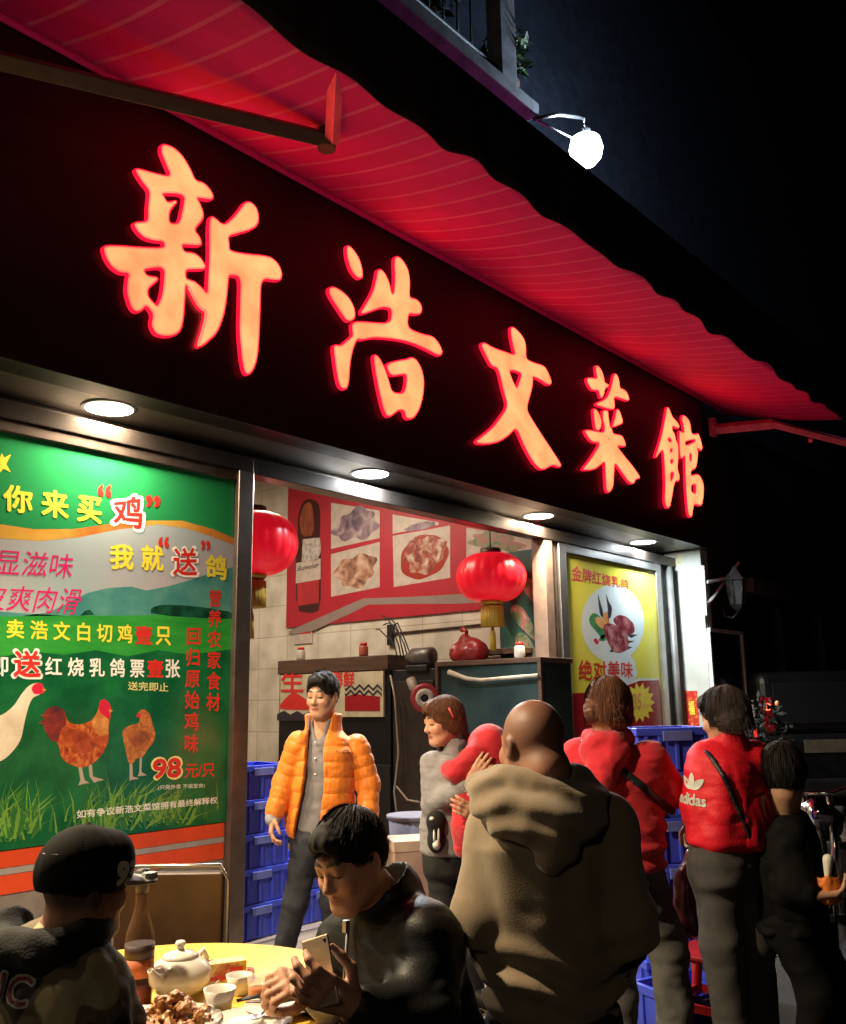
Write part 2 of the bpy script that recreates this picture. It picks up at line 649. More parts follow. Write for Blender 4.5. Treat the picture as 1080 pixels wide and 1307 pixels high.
# inside
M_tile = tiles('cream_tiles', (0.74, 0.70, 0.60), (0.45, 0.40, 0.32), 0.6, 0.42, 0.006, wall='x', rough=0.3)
part(MB().box((4.055, 0.201, 0), (4.16, 6.5, 4.8)), 'inner_side_wall', M_tile, B)
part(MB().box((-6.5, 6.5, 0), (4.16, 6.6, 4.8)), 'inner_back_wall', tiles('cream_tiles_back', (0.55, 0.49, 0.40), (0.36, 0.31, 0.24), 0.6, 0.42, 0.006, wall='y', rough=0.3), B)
part(MB().box((-6.6, 0.1, 0), (-6.5, 6.5, 4.8)), 'inner_side_wall', M_grey, B)
part(MB().box((-6.6, 0.101, 4.8), (7, 6.6, 4.9)), 'inner_ceiling', mat('ceiling_white', (0.6, 0.58, 0.54), rough=0.8), B)
part(MB().box((-9, -0.28, ZS + 0.06), (6.9, 0.1, ZT - 0.01)), 'sign_backing', M_dark, B)
# a window of the floor above, dark
m = MB(); m.box((-0.6, -0.30, 7.4), (1.0, -0.27, 9.2))
part(m, 'window', M_glassdark, B)

# ------------------------------------------------------------------ sign with five brushed characters
SG = thing('shop_sign', 'long black sign board with five glowing red-edged characters 新浩文菜館', 'sign', (2.5, YS, ZS))
part(MB().box((-9, YS, ZS - 0.005), (7.12, -0.285, ZT)), 'sign_board', M_panel, SG, 0.004)
frS = Frame((0, YS, 0), (1, 0, 0), (0, 0, 1), (0, -1, 0))
M_face = emis('letter_edge', (1.0, 0.058, 0.032), 4.6)
M_core = emis('letter_face', (1.0, 0.105, 0.040), 5.2)
for m_ in (M_face, M_core):          # uneven tubes behind the acrylic
    nt_l = m_.node_tree
    tc_ = nt_l.nodes.new('ShaderNodeTexCoord'); nz_ = nt_l.nodes.new('ShaderNodeTexNoise'); nz_.inputs['Scale'].default_value = 4.0
    mr_ = nt_l.nodes.new('ShaderNodeMapRange'); mr_.inputs['From Min'].default_value = 0.3; mr_.inputs['From Max'].default_value = 0.7; mr_.inputs['To Min'].default_value = 3.7; mr_.inputs['To Max'].default_value = 6.0
    nt_l.links.new(tc_.outputs['Object'], nz_.inputs['Vector']); nt_l.links.new(nz_.outputs['Fac'], mr_.inputs['Value'])
    nt_l.links.new(mr_.outputs[0], nt_l.nodes['Principled BSDF'].inputs['Emission Strength'])
M_rim = emis('letter_rim', (1.0, 0.006, 0.035), 1.4)
GL = []
GL.append((110, 170, 4.085, [
    [(375, 70), (430, 85), (480, 130), (520, 195), (548, 262), (590, 270), (625, 305), (645, 345), (630, 360), (590, 352), (553, 348), (575, 385), (592, 435), (585, 465), (540, 515), (570, 550), (582, 590), (570, 597), (530, 595), (475, 590), (488, 632), (540, 635), (575, 660), (602, 705), (595, 720), (550, 720), (497, 722), (497, 768), (520, 778), (545, 785), (580, 815), (612, 853), (615, 780), (622, 640), (620, 520), (625, 455), (640, 445), (695, 495), (745, 455), (785, 405), (810, 370), (840, 372), (870, 405), (880, 460), (868, 495), (835, 515), (780, 530), (718, 548), (724, 590), (725, 625), (800, 640), (935, 652), (980, 690), (1000, 740), (995, 770), (980, 778), (890, 765), (885, 900), (880, 1060), (870, 1180), (850, 1240), (825, 1268), (805, 1255), (790, 1180), (778, 1040), (782, 900), (785, 757), (735, 750), (720, 755), (712, 860), (695, 960), (660, 1050), (600, 1105), (570, 1125), (560, 1115), (585, 1040), (607, 940), (575, 925), (545, 880), (515, 820), (496, 795), (492, 880), (485, 980), (470, 1040), (435, 1065), (385, 1068), (340, 1055), (318, 1010), (330, 950), (292, 905), (268, 935), (240, 942), (215, 920), (190, 840), (195, 780), (205, 740), (160, 740), (115, 710), (85, 665), (70, 615), (80, 600), (150, 600), (250, 608), (390, 612), (385, 575), (330, 572), (280, 555), (245, 520), (228, 487), (240, 478), (303, 475), (302, 400), (310, 330), (305, 305), (270, 265), (240, 215), (238, 200), (270, 205), (340, 225), (425, 242), (395, 170), (370, 110)],
    [(372, 325), (495, 330), (485, 400), (465, 485), (410, 485), (412, 420), (440, 385), (455, 365), (400, 375), (388, 350)],
    [(275, 720), (388, 707), (385, 780), (375, 860), (352, 910), (340, 908), (298, 860), (300, 820), (350, 780), (352, 762), (295, 757)]]))
GL.append((400, 300, 5.229, [
    [(195, 88), (215, 85), (255, 130), (285, 185), (302, 260), (300, 295), (282, 302), (250, 280), (222, 235), (200, 160)],
    [(80, 365), (110, 358), (160, 385), (210, 430), (245, 495), (252, 550), (240, 575), (215, 586), (190, 575), (150, 515), (100, 440), (78, 395)],
    [(232, 606), (255, 588), (320, 592), (490, 603), (500, 500), (440, 490), (395, 505), (300, 540), (290, 525), (320, 480), (375, 385), (395, 300), (402, 250), (420, 238), (450, 265), (480, 330), (490, 385), (495, 402), (512, 402), (520, 300), (515, 200), (520, 160), (540, 155), (570, 180), (605, 240), (618, 320), (612, 430), (650, 435), (680, 455), (700, 500), (690, 535), (660, 540), (605, 530), (600, 632), (700, 672), (770, 685), (810, 730), (835, 785), (825, 812), (800, 808), (740, 775), (640, 730), (540, 705), (380, 690), (300, 710), (265, 700), (235, 770), (215, 870), (210, 980), (195, 1035), (170, 1035), (145, 1010), (125, 900), (108, 770), (115, 742), (155, 752), (205, 710), (240, 680), (232, 640)],
    [(380, 805), (410, 825), (440, 880), (475, 980), (497, 1062), (585, 1068), (602, 935), (550, 940), (505, 948), (480, 930), (462, 885), (480, 862), (540, 848), (600, 838), (628, 825), (660, 840), (695, 900), (712, 980), (705, 1080), (680, 1170), (645, 1225), (615, 1237), (590, 1225), (580, 1175), (540, 1175), (510, 1200), (480, 1222), (455, 1205), (430, 1130), (395, 960), (378, 850)]]))
GL.append((590, 410, 6.538, [
    [(375, 60), (400, 62), (450, 110), (485, 160), (500, 220), (497, 325), (560, 355), (640, 378), (665, 400), (695, 460), (715, 520), (700, 542), (670, 530), (620, 495), (552, 465), (558, 510), (545, 590), (500, 740), (550, 830), (640, 970), (720, 1090), (795, 1205), (785, 1225), (735, 1205), (700, 1215), (650, 1245), (610, 1235), (560, 1180), (490, 1060), (420, 888), (350, 965), (270, 1015), (180, 1032), (100, 1028), (82, 1010), (120, 980), (220, 900), (290, 810), (352, 715), (310, 580), (272, 400), (215, 385), (175, 310), (130, 220), (135, 195), (155, 190), (220, 230), (320, 265), (415, 297), (395, 220), (375, 120)],
    [(352, 410), (468, 437), (450, 505), (422, 578), (385, 500)]]))
GL.append((730, 460, 7.267, [
    [(190, 60), (210, 60), (240, 100), (262, 160), (268, 215), (310, 235), (300, 255), (270, 275), (262, 330), (240, 362), (228, 340), (218, 285), (160, 285), (130, 250), (105, 195), (110, 172), (150, 172), (205, 180), (190, 110)],
    [(360, 130), (385, 140), (405, 200), (410, 268), (450, 278), (480, 310), (498, 365), (490, 385), (440, 365), (370, 345), (352, 360), (365, 430), (355, 462), (330, 462), (240, 436), (190, 422), (200, 405), (280, 370), (315, 310), (340, 230)],
    [(165, 455), (195, 465), (225, 520), (240, 580), (232, 640), (210, 660), (185, 640), (175, 560)],
    [(260, 470), (300, 476), (302, 520), (310, 570), (315, 620), (335, 640), (345, 690), (425, 700), (450, 740), (467, 795), (455, 808), (375, 792), (440, 880), (540, 1000), (600, 1090), (590, 1100), (555, 1110), (540, 1150), (510, 1145), (470, 1100), (360, 938), (355, 1050), (350, 1170), (325, 1220), (300, 1232), (285, 1200), (278, 1060), (275, 935), (220, 985), (170, 1020), (70, 1025), (75, 1005), (130, 940), (240, 770), (155, 765), (110, 710), (85, 660), (110, 652), (180, 665), (265, 680), (272, 620), (255, 560), (252, 500)],
    [(385, 455), (410, 480), (440, 575), (430, 595), (345, 630), (345, 610), (365, 550), (375, 500)]]))
GL.append((820, 510, 8.167, [
    [(225, 80), (245, 110), (275, 190), (320, 235), (350, 280), (343, 310), (315, 300), (290, 282), (272, 290), (275, 330), (300, 370), (310, 430), (333, 470), (338, 560), (335, 640), (328, 730), (350, 800), (345, 860), (310, 850), (290, 900), (265, 1050), (245, 1135), (215, 1130), (195, 1050), (205, 900), (195, 680), (185, 530), (150, 550), (105, 615), (100, 600), (140, 480), (175, 350), (205, 190)],
    [(222, 420), (245, 402), (272, 430), (262, 452), (238, 447)], [(252, 518), (280, 518), (272, 557), (248, 552)], [(252, 633), (287, 628), (282, 670), (250, 674)], [(253, 763), (297, 763), (282, 830), (253, 867)],
    [(385, 170), (410, 180), (450, 220), (468, 290), (472, 360), (520, 375), (545, 355), (565, 410), (590, 500), (580, 540), (555, 520), (530, 510), (545, 560), (535, 650), (520, 725), (470, 745), (465, 805), (545, 780), (580, 830), (605, 900), (600, 1020), (580, 1115), (545, 1100), (500, 1095), (488, 1160), (480, 1225), (460, 1230), (440, 1180), (425, 1000), (415, 800), (412, 600), (400, 590), (375, 622), (360, 600), (352, 480), (352, 330), (362, 345), (405, 355), (395, 280), (378, 210)],
    [(405, 450), (450, 430), (520, 420), (515, 445), (440, 485), (410, 480)], [(453, 568), (480, 568), (477, 652), (453, 647)], [(470, 905), (490, 890), (525, 885), (525, 985), (495, 985), (470, 960)]]))
for (ox, oy, sc, cs) in GL:
    uv = [chaikin([frS.px(ox + a / sc, oy + b / sc) for a, b in c], 2) for c in cs]
    rim = link_flat(outline_mesh(uv, thick=0.03, offset=0.0075), 'character_rim', frS, 0.029, M_rim, SG)
    face = link_flat(outline_mesh(uv, thick=0.03, offset=-0.003), 'character', frS, 0.034, M_face, SG)
    core = link_flat(outline_mesh(uv, thick=0.03, offset=-0.013), 'character_core', frS, 0.0365, M_core, None); core.parent = face

# ------------------------------------------------------------------ awning over the sign
AW = thing('awning', 'wide red striped fabric awning lit from below above the sign', 'awning', (0, -0.5, ZT))
Y0, Z0, Y1, Z1 = -0.52, 5.545, -2.06, 5.15
X0, X1 = -9.0, 8.08
bm = bmesh.new()
nx, ny = 220, 14
vs = []
for i in range(nx + 1):
    row = []
    x = X0 + (X1 - X0) * i / nx
    for j in range(ny + 1):
        t = j / ny
        y = Y0 + (Y1 - Y0) * t
        z = Z0 + (Z1 - Z0) * t - 0.05 * math.sin(math.pi * t) + 0.012 * math.sin(x * 5.1) * t + 0.018 * math.sin(x * 1.9 + 1) * t
        row.append(bm.verts.new((x, y, z)))
    vs.append(row)
for i in range(nx):
    for j in range(ny):
        f = bm.faces.new((vs[i][j], vs[i + 1][j], vs[i + 1][j + 1], vs[i][j + 1])); f.smooth = True
me = bpy.data.meshes.new('canopy'); bm.to_mesh(me); bm.free()
M_canopy = stripes('awning_fabric', (0.66, 0.003, 0.24), (0.72, 0.12, 0.34), axis=0, scale=4.6, width=0.13, rough=0.75, noise=0.08)
me.materials.append(M_canopy)
o = bpy.data.objects.new('canopy', me); COL.objects.link(o); adopt(o, AW)
md = o.modifiers.new('thick', 'SOLIDIFY'); md.thickness = 0.006; md.offset = 1
# dark outer valance with a wavy lower hem
bm = bmesh.new()
vs = []
nx = 300
for i in range(nx + 1):
    x = X0 + (X1 - X0) * i / nx
    wob = 0.035 * math.sin(x * 6.3) + 0.03 * math.sin(x * 2.7 + 0.6) + 0.02 * math.sin(x * 11.0 + 1)
    row = []
    for j in range(7):
        t = j / 6
        zt, zb = 5.70, 5.05 + wob * 0.5
        y = -2.09 - 0.02 * math.sin(x * 9 + 2 * math.sin(x * 2)) * (1 - t)
        row.append(bm.verts.new((x, y, zb + (zt - zb) * t)))
    vs.append(row)
for i in range(nx):
    for j in range(6):
        f = bm.faces.new((vs[i][j], vs[i + 1][j], vs[i + 1][j + 1], vs[i][j + 1])); f.smooth = True
me = bpy.data.meshes.new('valance'); bm.to_mesh(me); bm.free()
me.materials.append(mat('valance_fabric', (0.03, 0.022, 0.024), rough=0.8, var=0.25, vscale=3, stretch=(6, 1, 0.3)))
o = bpy.data.objects.new('valance', me); COL.objects.link(o); adopt(o, AW)
md = o.modifiers.new('thick', 'SOLIDIFY'); md.thickness = 0.008
M_arm = mat('awning_arm_lit', (0.92, 0.22, 0.40), rough=0.4, metal=0.2)  # pink glow of the red letters put into the arm colour
M_armd = mat('awning_arm_dark', (0.10, 0.075, 0.06), rough=0.45, metal=0.3)
part(MB().tube([(X0, -2.03, 5.21), (X1, -2.03, 5.21)], 0.018, n=12), 'front_rail', M_armd, AW)
part(MB().tube([(X0, -0.535, 5.525), (X1, -0.535, 5.525)], 0.03, n=12), 'wall_tube', mat('awning_edge', (0.85, 0.01, 0.30), rough=0.7, var=0.05), AW)
# left arm: upper arm along the wall, forearm out to the rail
el = at(417, 178, y=-1.42)
w0 = at(-260, 15, y=-0.62)
rl = at(429, 78, y=-1.99)
print('ARM', el, w0, rl)
m = MB(); m.tube([w0, el], [0.062, 0.062], n=4, smooth=False); part(m, 'upper_arm', M_armd, AW, 0.006)
m = MB(); m.tube([el + np.array([0.03, -0.02, -0.02]), rl], 0.05, n=4, smooth=False); part(m, 'forearm', M_arm, AW, 0.004)
m = MB(); m.tube([el + np.array([0, 0, -0.07]), el + np.array([0, 0, 0.07])], 0.06, n=14); part(m, 'elbow_joint', M_armd, AW)
w0 = at(912, 548, y=-0.52); el = at(986, 541, y=-1.15); rl = at(1085, 566, y=-1.9)
m = MB(); m.tube([w0, el], 0.075, n=4, smooth=False); part(m, 'upper_arm', M_arm, AW, 0.004)
m = MB(); m.tube([el, rl], 0.06, n=4, smooth=False); part(m, 'forearm', M_arm, AW, 0.004)
m = MB(); m.box(w0 - (0.05, 0.02, 0.10), w0 + (0.05, 0.06, 0.16)); part(m, 'wall_bracket', M_arm, AW, 0.01)
m = MB(); m.tube([at(1035, 562, y=-1.5) - (0, 0, 0.03), at(1035, 562, y=-1.5) + (0, 0, 0.03)], 0.035, n=14); part(m, 'end_knob', M_arm, AW)

# ------------------------------------------------------------------ downlights in the soffit
M_disc_w = emis('lamp_disc_warm', (1.0, 0.86, 0.66), 14)
M_disc_c = emis('lamp_disc_cool', (0.88, 0.95, 1.0), 14)
pxs = [(140, 527), (470, 608), (680, 661), (818, 693)]
names = ['warm round downlight over the green poster, left end of the soffit',
         'cool white round downlight over the open doorway',
         'warm round downlight above the right door post',
         'cool round downlight above the yellow poster',
         'assumed warm downlight of the row just left of the picture', 'assumed unseen warm downlight at the far left end of the row']
LX = []
for i in range(6):
    if i < 4:
        p = at(*pxs[i], z=ZS)
        x = float(p[0]) - 0.06
    else:
        x = LX[0] - 2.45 * (i - 3)  # unseen lamps assumed to continue the row, added for light from the left
    LX.append(x)
    warm = i in (0, 2, 4, 5, 6)
    L = thing('downlight', names[i], 'light', (x, -0.12, ZS), group='downlights under the sign soffit')
    part(MB().lathe([(0.14, ZS - 0.004), (0.172, ZS - 0.012), (0.178, ZS - 0.001)], None, 32, (x, -0.12, 0)), 'trim_ring', M_steel, L)
    part(MB().lathe([(0.0, ZS - 0.012), (0.15, ZS - 0.010)], None, 32, (x, -0.12, 0)), 'diffuser', M_disc_w if warm else M_disc_c, L)
    ld = bpy.data.lights.new('downlight_beam', 'AREA')
    ld.shape = 'DISK'; ld.size = 0.2
    ld.energy = [125, 220, 185, 125, 170, 80][i]
    ld.color = (1.0, 0.80, 0.56) if warm else (0.85, 0.95, 1.0)
    lo = bpy.data.objects.new('beam', ld); COL.objects.link(lo)
    lo.location = (x, -0.12, ZS - 0.02)
    adopt(lo, L)

# assumed lamp out of view, added to light the table and people from the left
pb = np.array([-3.30, -2.10, 3.60])
PB = thing('assumed_pendant_lamp', 'assumed unseen warm bulb hung from the awning, added to light the dining table', 'lamp', pb)
part(MB().lathe([(0, -0.075), (0.04, -0.06), (0.055, -0.015), (0.045, 0.03), (0.02, 0.07), (0.0, 0.075)], None, 24, pb), 'bulb', emis('assumed_pendant_glow', (1.0, 0.80, 0.52), 12), PB)
part(MB().lathe([(0.0, 0.068), (0.024, 0.068), (0.026, 0.13), (0.0, 0.14)], None, 16, pb), 'socket', M_black, PB)
part(MB().tube([pb + (0, 0, 0.13), pb + (0, 0, 1.55)], 0.005, n=6), 'cord', M_black, PB)
part(MB().lathe([(0.03, 0.12), (0.06, 0.10), (0.20, -0.02), (0.205, -0.03), (0.19, -0.02), (0.05, 0.09), (0.03, 0.11)], None, 28, pb), 'shade', M_steel, PB)
ld = bpy.data.lights.new('assumed_pendant_light', 'SPOT'); ld.energy = 820; ld.color = (1.0, 0.78, 0.50); ld.shadow_soft_size = 0.07; ld.spot_size = rad(156); ld.spot_blend = 0.25
lo = bpy.data.objects.new('beam', ld); COL.objects.link(lo); lo.location = pb + (0, 0, -0.09); lo.rotation_euler = (rad(-14), rad(-10), 0); adopt(lo, PB)

# assumed street lamp, unseen on the left, added as fill on the people's backs
sp_ = np.array([-8.2, -6.6, 0.0])
SL = thing('assumed_street_lamp', 'assumed unseen low street lamp with a round globe, added as fill left of the tables', 'lamp', sp_)
part(MB().tube([sp_, sp_ + (0, 0, 3.5)], [0.06, 0.04], n=12), 'pole', M_dark, SL)
part(MB().lathe([(0, 3.5), (0.10, 3.54), (0.19, 3.68), (0.2, 3.78), (0.15, 3.92), (0, 3.98)], None, 24, (sp_[0], sp_[1], 0)), 'globe', emis('assumed_street_globe', (1.0, 0.80, 0.58), 5), SL)
part(MB().lathe([(0.0, 3.975), (0.12, 3.96), (0.05, 4.03), (0, 4.05)], None, 20, (sp_[0], sp_[1], 0)), 'cap', M_dark, SL)
ld = bpy.data.lights.new('assumed_street_light', 'POINT'); ld.energy = 70; ld.color = (1.0, 0.82, 0.62); ld.shadow_soft_size = 0.25
lo = bpy.data.objects.new('beam', ld); COL.objects.link(lo); lo.location = sp_ + (0.3, 0.2, 3.7); adopt(lo, SL)

# ------------------------------------------------------------------ floodlight on the balcony
lp = at(748, 190, y=-1.2)
FL = thing('floodlight', 'bright white lamp on a thin arm below the balcony', 'lamp', lp)
part(MB().lathe([(0.0, -0.18), (0.09, -0.165), (0.15, -0.09), (0.17, 0.0), (0.145, 0.1), (0.075, 0.15), (0.0, 0.16)], None, 24, lp), 'bulb', emis('flood_bulb', (0.86, 0.94, 1.0), 12), FL)
part(MB().lathe([(0.05, 0.13), (0.06, 0.2), (0.03, 0.22)], None, 20, lp), 'socket', M_steel, FL)
a0 = at(682, 152, y=-1.2); a1 = at(712, 146, y=-1.2); a2 = at(745, 150, y=-1.2)
part(MB().tube([a0, a1, a2, lp + np.array([0, 0, 0.2])], 0.022, n=8), 'arm', M_steel, FL)
part(MB().tube([a0, lp + np.array([-0.12, 0, 0.02])], 0.012, n=6), 'strut', M_steel, FL)
ld = bpy.data.lights.new('flood_beam', 'POINT'); ld.energy = 240; ld.color = (0.62, 0.80, 1.0); ld.shadow_soft_size = 0.14
lo = bpy.data.objects.new('beam', ld); COL.objects.link(lo); lo.location = lp + np.array([0.0, -0.2, 0.0]); adopt(lo, FL)

# balcony
BA = thing('balcony', 'grey balcony with metal railing and plants above the awning', 'balcony', (0.6, -0.7, 6.9))
M_conc = mat('balcony_paint', (0.30, 0.30, 0.32), rough=0.7, var=0.2, vscale=6, bump=0.2)
part(MB().box((-6, -1.2, 6.97), (2.35, -0.28, 7.10)), 'slab', M_conc, BA, 0.01)
m = MB()
m.box((1.78, -1.19, 7.10), (2.02, -1.03, 9.2))
part(m, 'column', M_conc, BA, 0.01)
m = MB()
m.tube([(-6, -1.13, 7.95), (1.78, -1.13, 7.95)], 0.025); m.tube([(-6, -1.13, 7.2), (1.78, -1.13, 7.2)], 0.02)
for i in range(40): m.tube([(-6 + i * 0.19, -1.13, 7.2), (-6 + i * 0.19, -1.13, 7.95)], 0.009, n=6)
part(m, 'railing', mat('rail_iron', (0.05, 0.05, 0.055), rough=0.5, metal=0.5), BA)


def leafy(mb, c, r, n, size, mats, flat=1.0):
    for _ in range(n):
        d = rng.normal(size=3); d /= np.linalg.norm(d)
        p = np.array(c) + d * r * (rng.random() ** 0.45) * np.array([1, 1, flat])
        a = rng.normal(size=3); a /= np.linalg.norm(a)
        b = np.cross(a, rng.normal(size=3)); b /= np.linalg.norm(b)
        s = size * (0.6 + 0.8 * rng.random())
        mb.face([p - a * s, p + b * s * 0.35 + a * 0.1 * s, p + a * s, p - b * s * 0.35], mats[int(rng.integers(len(mats)))])


M_leaf1 = mat('leaf_dark', (0.03, 0.06, 0.025), rough=0.5, var=0.0)
M_leaf2 = mat('leaf_mid', (0.06, 0.10, 0.035), rough=0.5, var=0.0)
for k, (x, lab) in enumerate(((0.95, 'bushy potted plant on the balcony beside the column'), (2.15, 'trailing potted plant at the balcony corner near the floodlight'))):
    P_ = thing('balcony_plant', lab, 'plant', (x, -0.95, 7.10), group='plants on the balcony')
    part(MB().lathe([(0.0, 7.10), (0.11, 7.10), (0.15, 7.32), (0.13, 7.32), (0.0, 7.28)], None, 18, (x, -0.95, 0)), 'pot', mat('terracotta', (0.22, 0.09, 0.05), rough=0.8), P_)
    m = MB(); leafy(m, (x, -0.98, 7.62), 0.36 if k == 0 else 0.26, 260, 0.07, [M_leaf1, M_leaf2])
    m.mats = m.mats or [M_leaf1]
    part(m, 'foliage', None, P_)
    part(MB().tube([(x, -0.95, 7.28), (x + 0.02, -0.97, 7.6)], 0.012), 'stem', M_wood, P_)

# ------------------------------------------------------------------ green poster on the left window
frD = Frame((0, 0, 0), (1, 0, 0), (0, 0, 1), (0, -1, 0))
frD.base, frD.k = 0.022, 0.12


def ink(name, c, rough=0.32, var=0.03, **k):
    return mat(name, c, rough=rough, var=var, **k)


GP = thing('window_poster', 'large green poster with chickens and a 98 yuan price on the left window', 'poster', (-2.0, -0.03, 0.84))
I_green = mat('ink_green', (0.02, 0.25, 0.08), rough=0.22, var=0.06, vscale=1.2)
I_sky = mat('ink_sky', (0.30, 0.40, 0.43), rough=0.22, col2=(0.42, 0.40, 0.43), vscale=0.9)
I_gold = mat('ink_gold', (0.62, 0.40, 0.07), rough=0.22, col2=(0.50, 0.13, 0.03), vscale=1.3)
I_mtn = mat('ink_hill', (0.05, 0.22, 0.22), rough=0.22, col2=(0.10, 0.30, 0.26), vscale=5)
I_tree = mat('ink_tree', (0.012, 0.09, 0.05), rough=0.22, var=0.3, vscale=12)
I_field = mat('ink_field', (0.02, 0.24, 0.035), rough=0.22, col2=(0.04, 0.33, 0.05), vscale=1.6, stretch=(1, 1, 6))
I_deep = mat('ink_deep', (0.004, 0.085, 0.03), rough=0.22, col2=(0.012, 0.15, 0.05), vscale=3.5)
I_grass = mat('ink_grass', (0.16, 0.34, 0.05), rough=0.3, var=0.1)
I_grass2 = mat('ink_grass_dark', (0.035, 0.17, 0.04), rough=0.3, var=0.1)
I_yel = ink('ink_yellow', (0.85, 0.72, 0.06))
I_pale = ink('ink_paleyellow', (0.80, 0.76, 0.30))
I_red = ink('ink_red', (0.62, 0.03, 0.025))
I_mag = ink('ink_magenta', (0.60, 0.012, 0.15))
I_wht = ink('ink_white', (0.85, 0.85, 0.82))
I_cock = multi_noise('ink_cockerel', [(0.3, (0.16, 0.02, 0.012)), (0.5, (0.45, 0.08, 0.02)), (0.7, (0.62, 0.24, 0.06))], 16, 0.3, distort=2.0)
I_tail = multi_noise('ink_tail', [(0.3, (0.04, 0.02, 0.025)), (0.6, (0.22, 0.03, 0.025)), (0.75, (0.3, 0.08, 0.04))], 16, 0.3)
I_hen = multi_noise('ink_hen', [(0.3, (0.22, 0.06, 0.015)), (0.6, (0.55, 0.20, 0.05))], 20, 0.3, distort=2.0)
I_goose = multi_noise('ink_pale_hen', [(0.3, (0.50, 0.42, 0.30)), (0.65, (0.78, 0.70, 0.56))], 5, 0.3)
I_comb = ink('ink_comb', (0.62, 0.02, 0.06))
I_leg = ink('ink_leg', (0.45, 0.38, 0.32))
I_org = mat('stripe_orange', (0.78, 0.085, 0.025), rough=0.35, var=0.08, vscale=3)
I_silver = mat('strip_silver', (0.38, 0.36, 0.36), rough=0.4, var=0.1)

z0, z1 = 0.843, 3.232
part(MB().box((-4.4, -0.022, z0), (-0.145, -0.002, z1)), 'poster_sheet', I_green, GP)
n0 = 0.0245
XL = -4.38
XR = -0.15


def PX(pts, x=None):
    return [frD.px(*p) for p in pts]


S = Sheets(frD)
# the pictures: sky, hills, field, wood
wave_top = PX([(0, 689), (60, 692), (110, 680), (160, 664), (200, 662), (250, 672), (299, 690)])
S.add([(XL, frD.px(0, 700)[1])] + PX([(0, 688), (60, 690), (110, 680), (160, 668), (200, 665), (250, 676), (297, 697)]) + [(XR, frD.px(297, 840)[1]), (XL, frD.px(297, 840)[1])], I_sky, px=False, n=n0)
S.add([(XL, frD.px(0, 660)[1])] + PX([(0, 670), (40, 676), (90, 676), (140, 669), (190, 665), (230, 665), (270, 676), (298, 688), (298, 697), (270, 686), (235, 675), (200, 670), (150, 676), (100, 686), (50, 691), (0, 688)]) + [(XL, frD.px(0, 690)[1])], I_gold, px=False, n=n0 + 0.0015)
S.add([(XL, 1.95)] + PX([(0, 790), (60, 782), (110, 757), (135, 751), (165, 749), (185, 754), (215, 748), (250, 738), (275, 728), (297, 724)]) + [(XR, frD.px(297, 800)[1]), (XL, frD.px(297, 800)[1])], I_mtn, px=False, n=n0 + 0.001)
S.add([(XL, frD.px(0, 785)[1])] + PX([(0, 787), (100, 786), (160, 786), (230, 784), (297, 790)]) + [(XR, frD.px(297, 900)[1]), (XL, frD.px(297, 900)[1])], I_field, px=False, n=n0 + 0.002)
S.add([(190, 776), (205, 772), (235, 773), (262, 776), (297, 782), (297, 792), (190, 785)], I_tree, n=n0 + 0.0025, smooth=1)
S.add([(100, 786), (106, 780), (112, 778), (118, 785)], I_tree, n=n0 + 0.0025)
S.add([(XL, frD.px(0, 835)[1])] + PX([(0, 838), (40, 832), (80, 836), (120, 830), (160, 838), (200, 830), (240, 836), (297, 828)]) + [(XR, z0 + 0.002), (XL, z0 + 0.002)], I_deep, px=False, n=n0 + 0.003)
# pale hen, cockerel, brown hen
c4 = lambda pts: [(x / 3.439, 700 + y / 3.439) for x, y in pts]
S.add(c4([(0, 735), (55, 690), (85, 640), (120, 600), (155, 588), (180, 600), (188, 625), (160, 645), (135, 655), (118, 690), (100, 760), (85, 840), (50, 890), (0, 935), (-120, 960), (-200, 850), (-120, 760)]), I_goose, n=n0 + 0.005, smooth=2)
S.add(c4([(128, 612), (150, 590), (178, 592), (190, 632), (165, 640), (140, 640)]), I_comb, n=n0 + 0.006, smooth=2)
S.add(c4([(180, 750), (195, 705), (240, 690), (275, 715), (290, 765), (340, 775), (390, 760), (420, 720), (428, 680), (455, 665), (480, 700), (478, 730), (468, 790), (468, 850), (440, 905), (400, 945), (350, 965), (290, 945), (258, 915), (250, 860), (220, 830), (190, 800)]), I_cock, n=n0 + 0.005, smooth=2)
S.add(c4([(178, 760), (190, 705), (240, 688), (278, 712), (285, 770), (255, 800), (250, 850), (215, 845), (188, 800)]), I_tail, n=n0 + 0.006, smooth=2)
S.add(c4([(425, 700), (428, 668), (455, 660), (478, 690), (480, 720), (468, 752), (450, 735), (432, 725)]), I_comb, n=n0 + 0.0065, smooth=2)
S.add(c4([(262, 790), (300, 790), (350, 800), (400, 815), (420, 850), (400, 890), (350, 905), (300, 880), (270, 840)]), multi_noise('ink_wing', [(0.3, (0.20, 0.025, 0.012)), (0.55, (0.38, 0.07, 0.02)), (0.7, (0.50, 0.16, 0.04))], 18, 0.3), n=n0 + 0.0062, smooth=2)
S.add(c4([(392, 765), (420, 725), (432, 715), (470, 745), (466, 800), (440, 830), (410, 810)]), multi_noise('ink_hackle', [(0.3, (0.45, 0.14, 0.03)), (0.7, (0.72, 0.36, 0.10))], 20, 0.3), n=n0 + 0.0063, smooth=2)
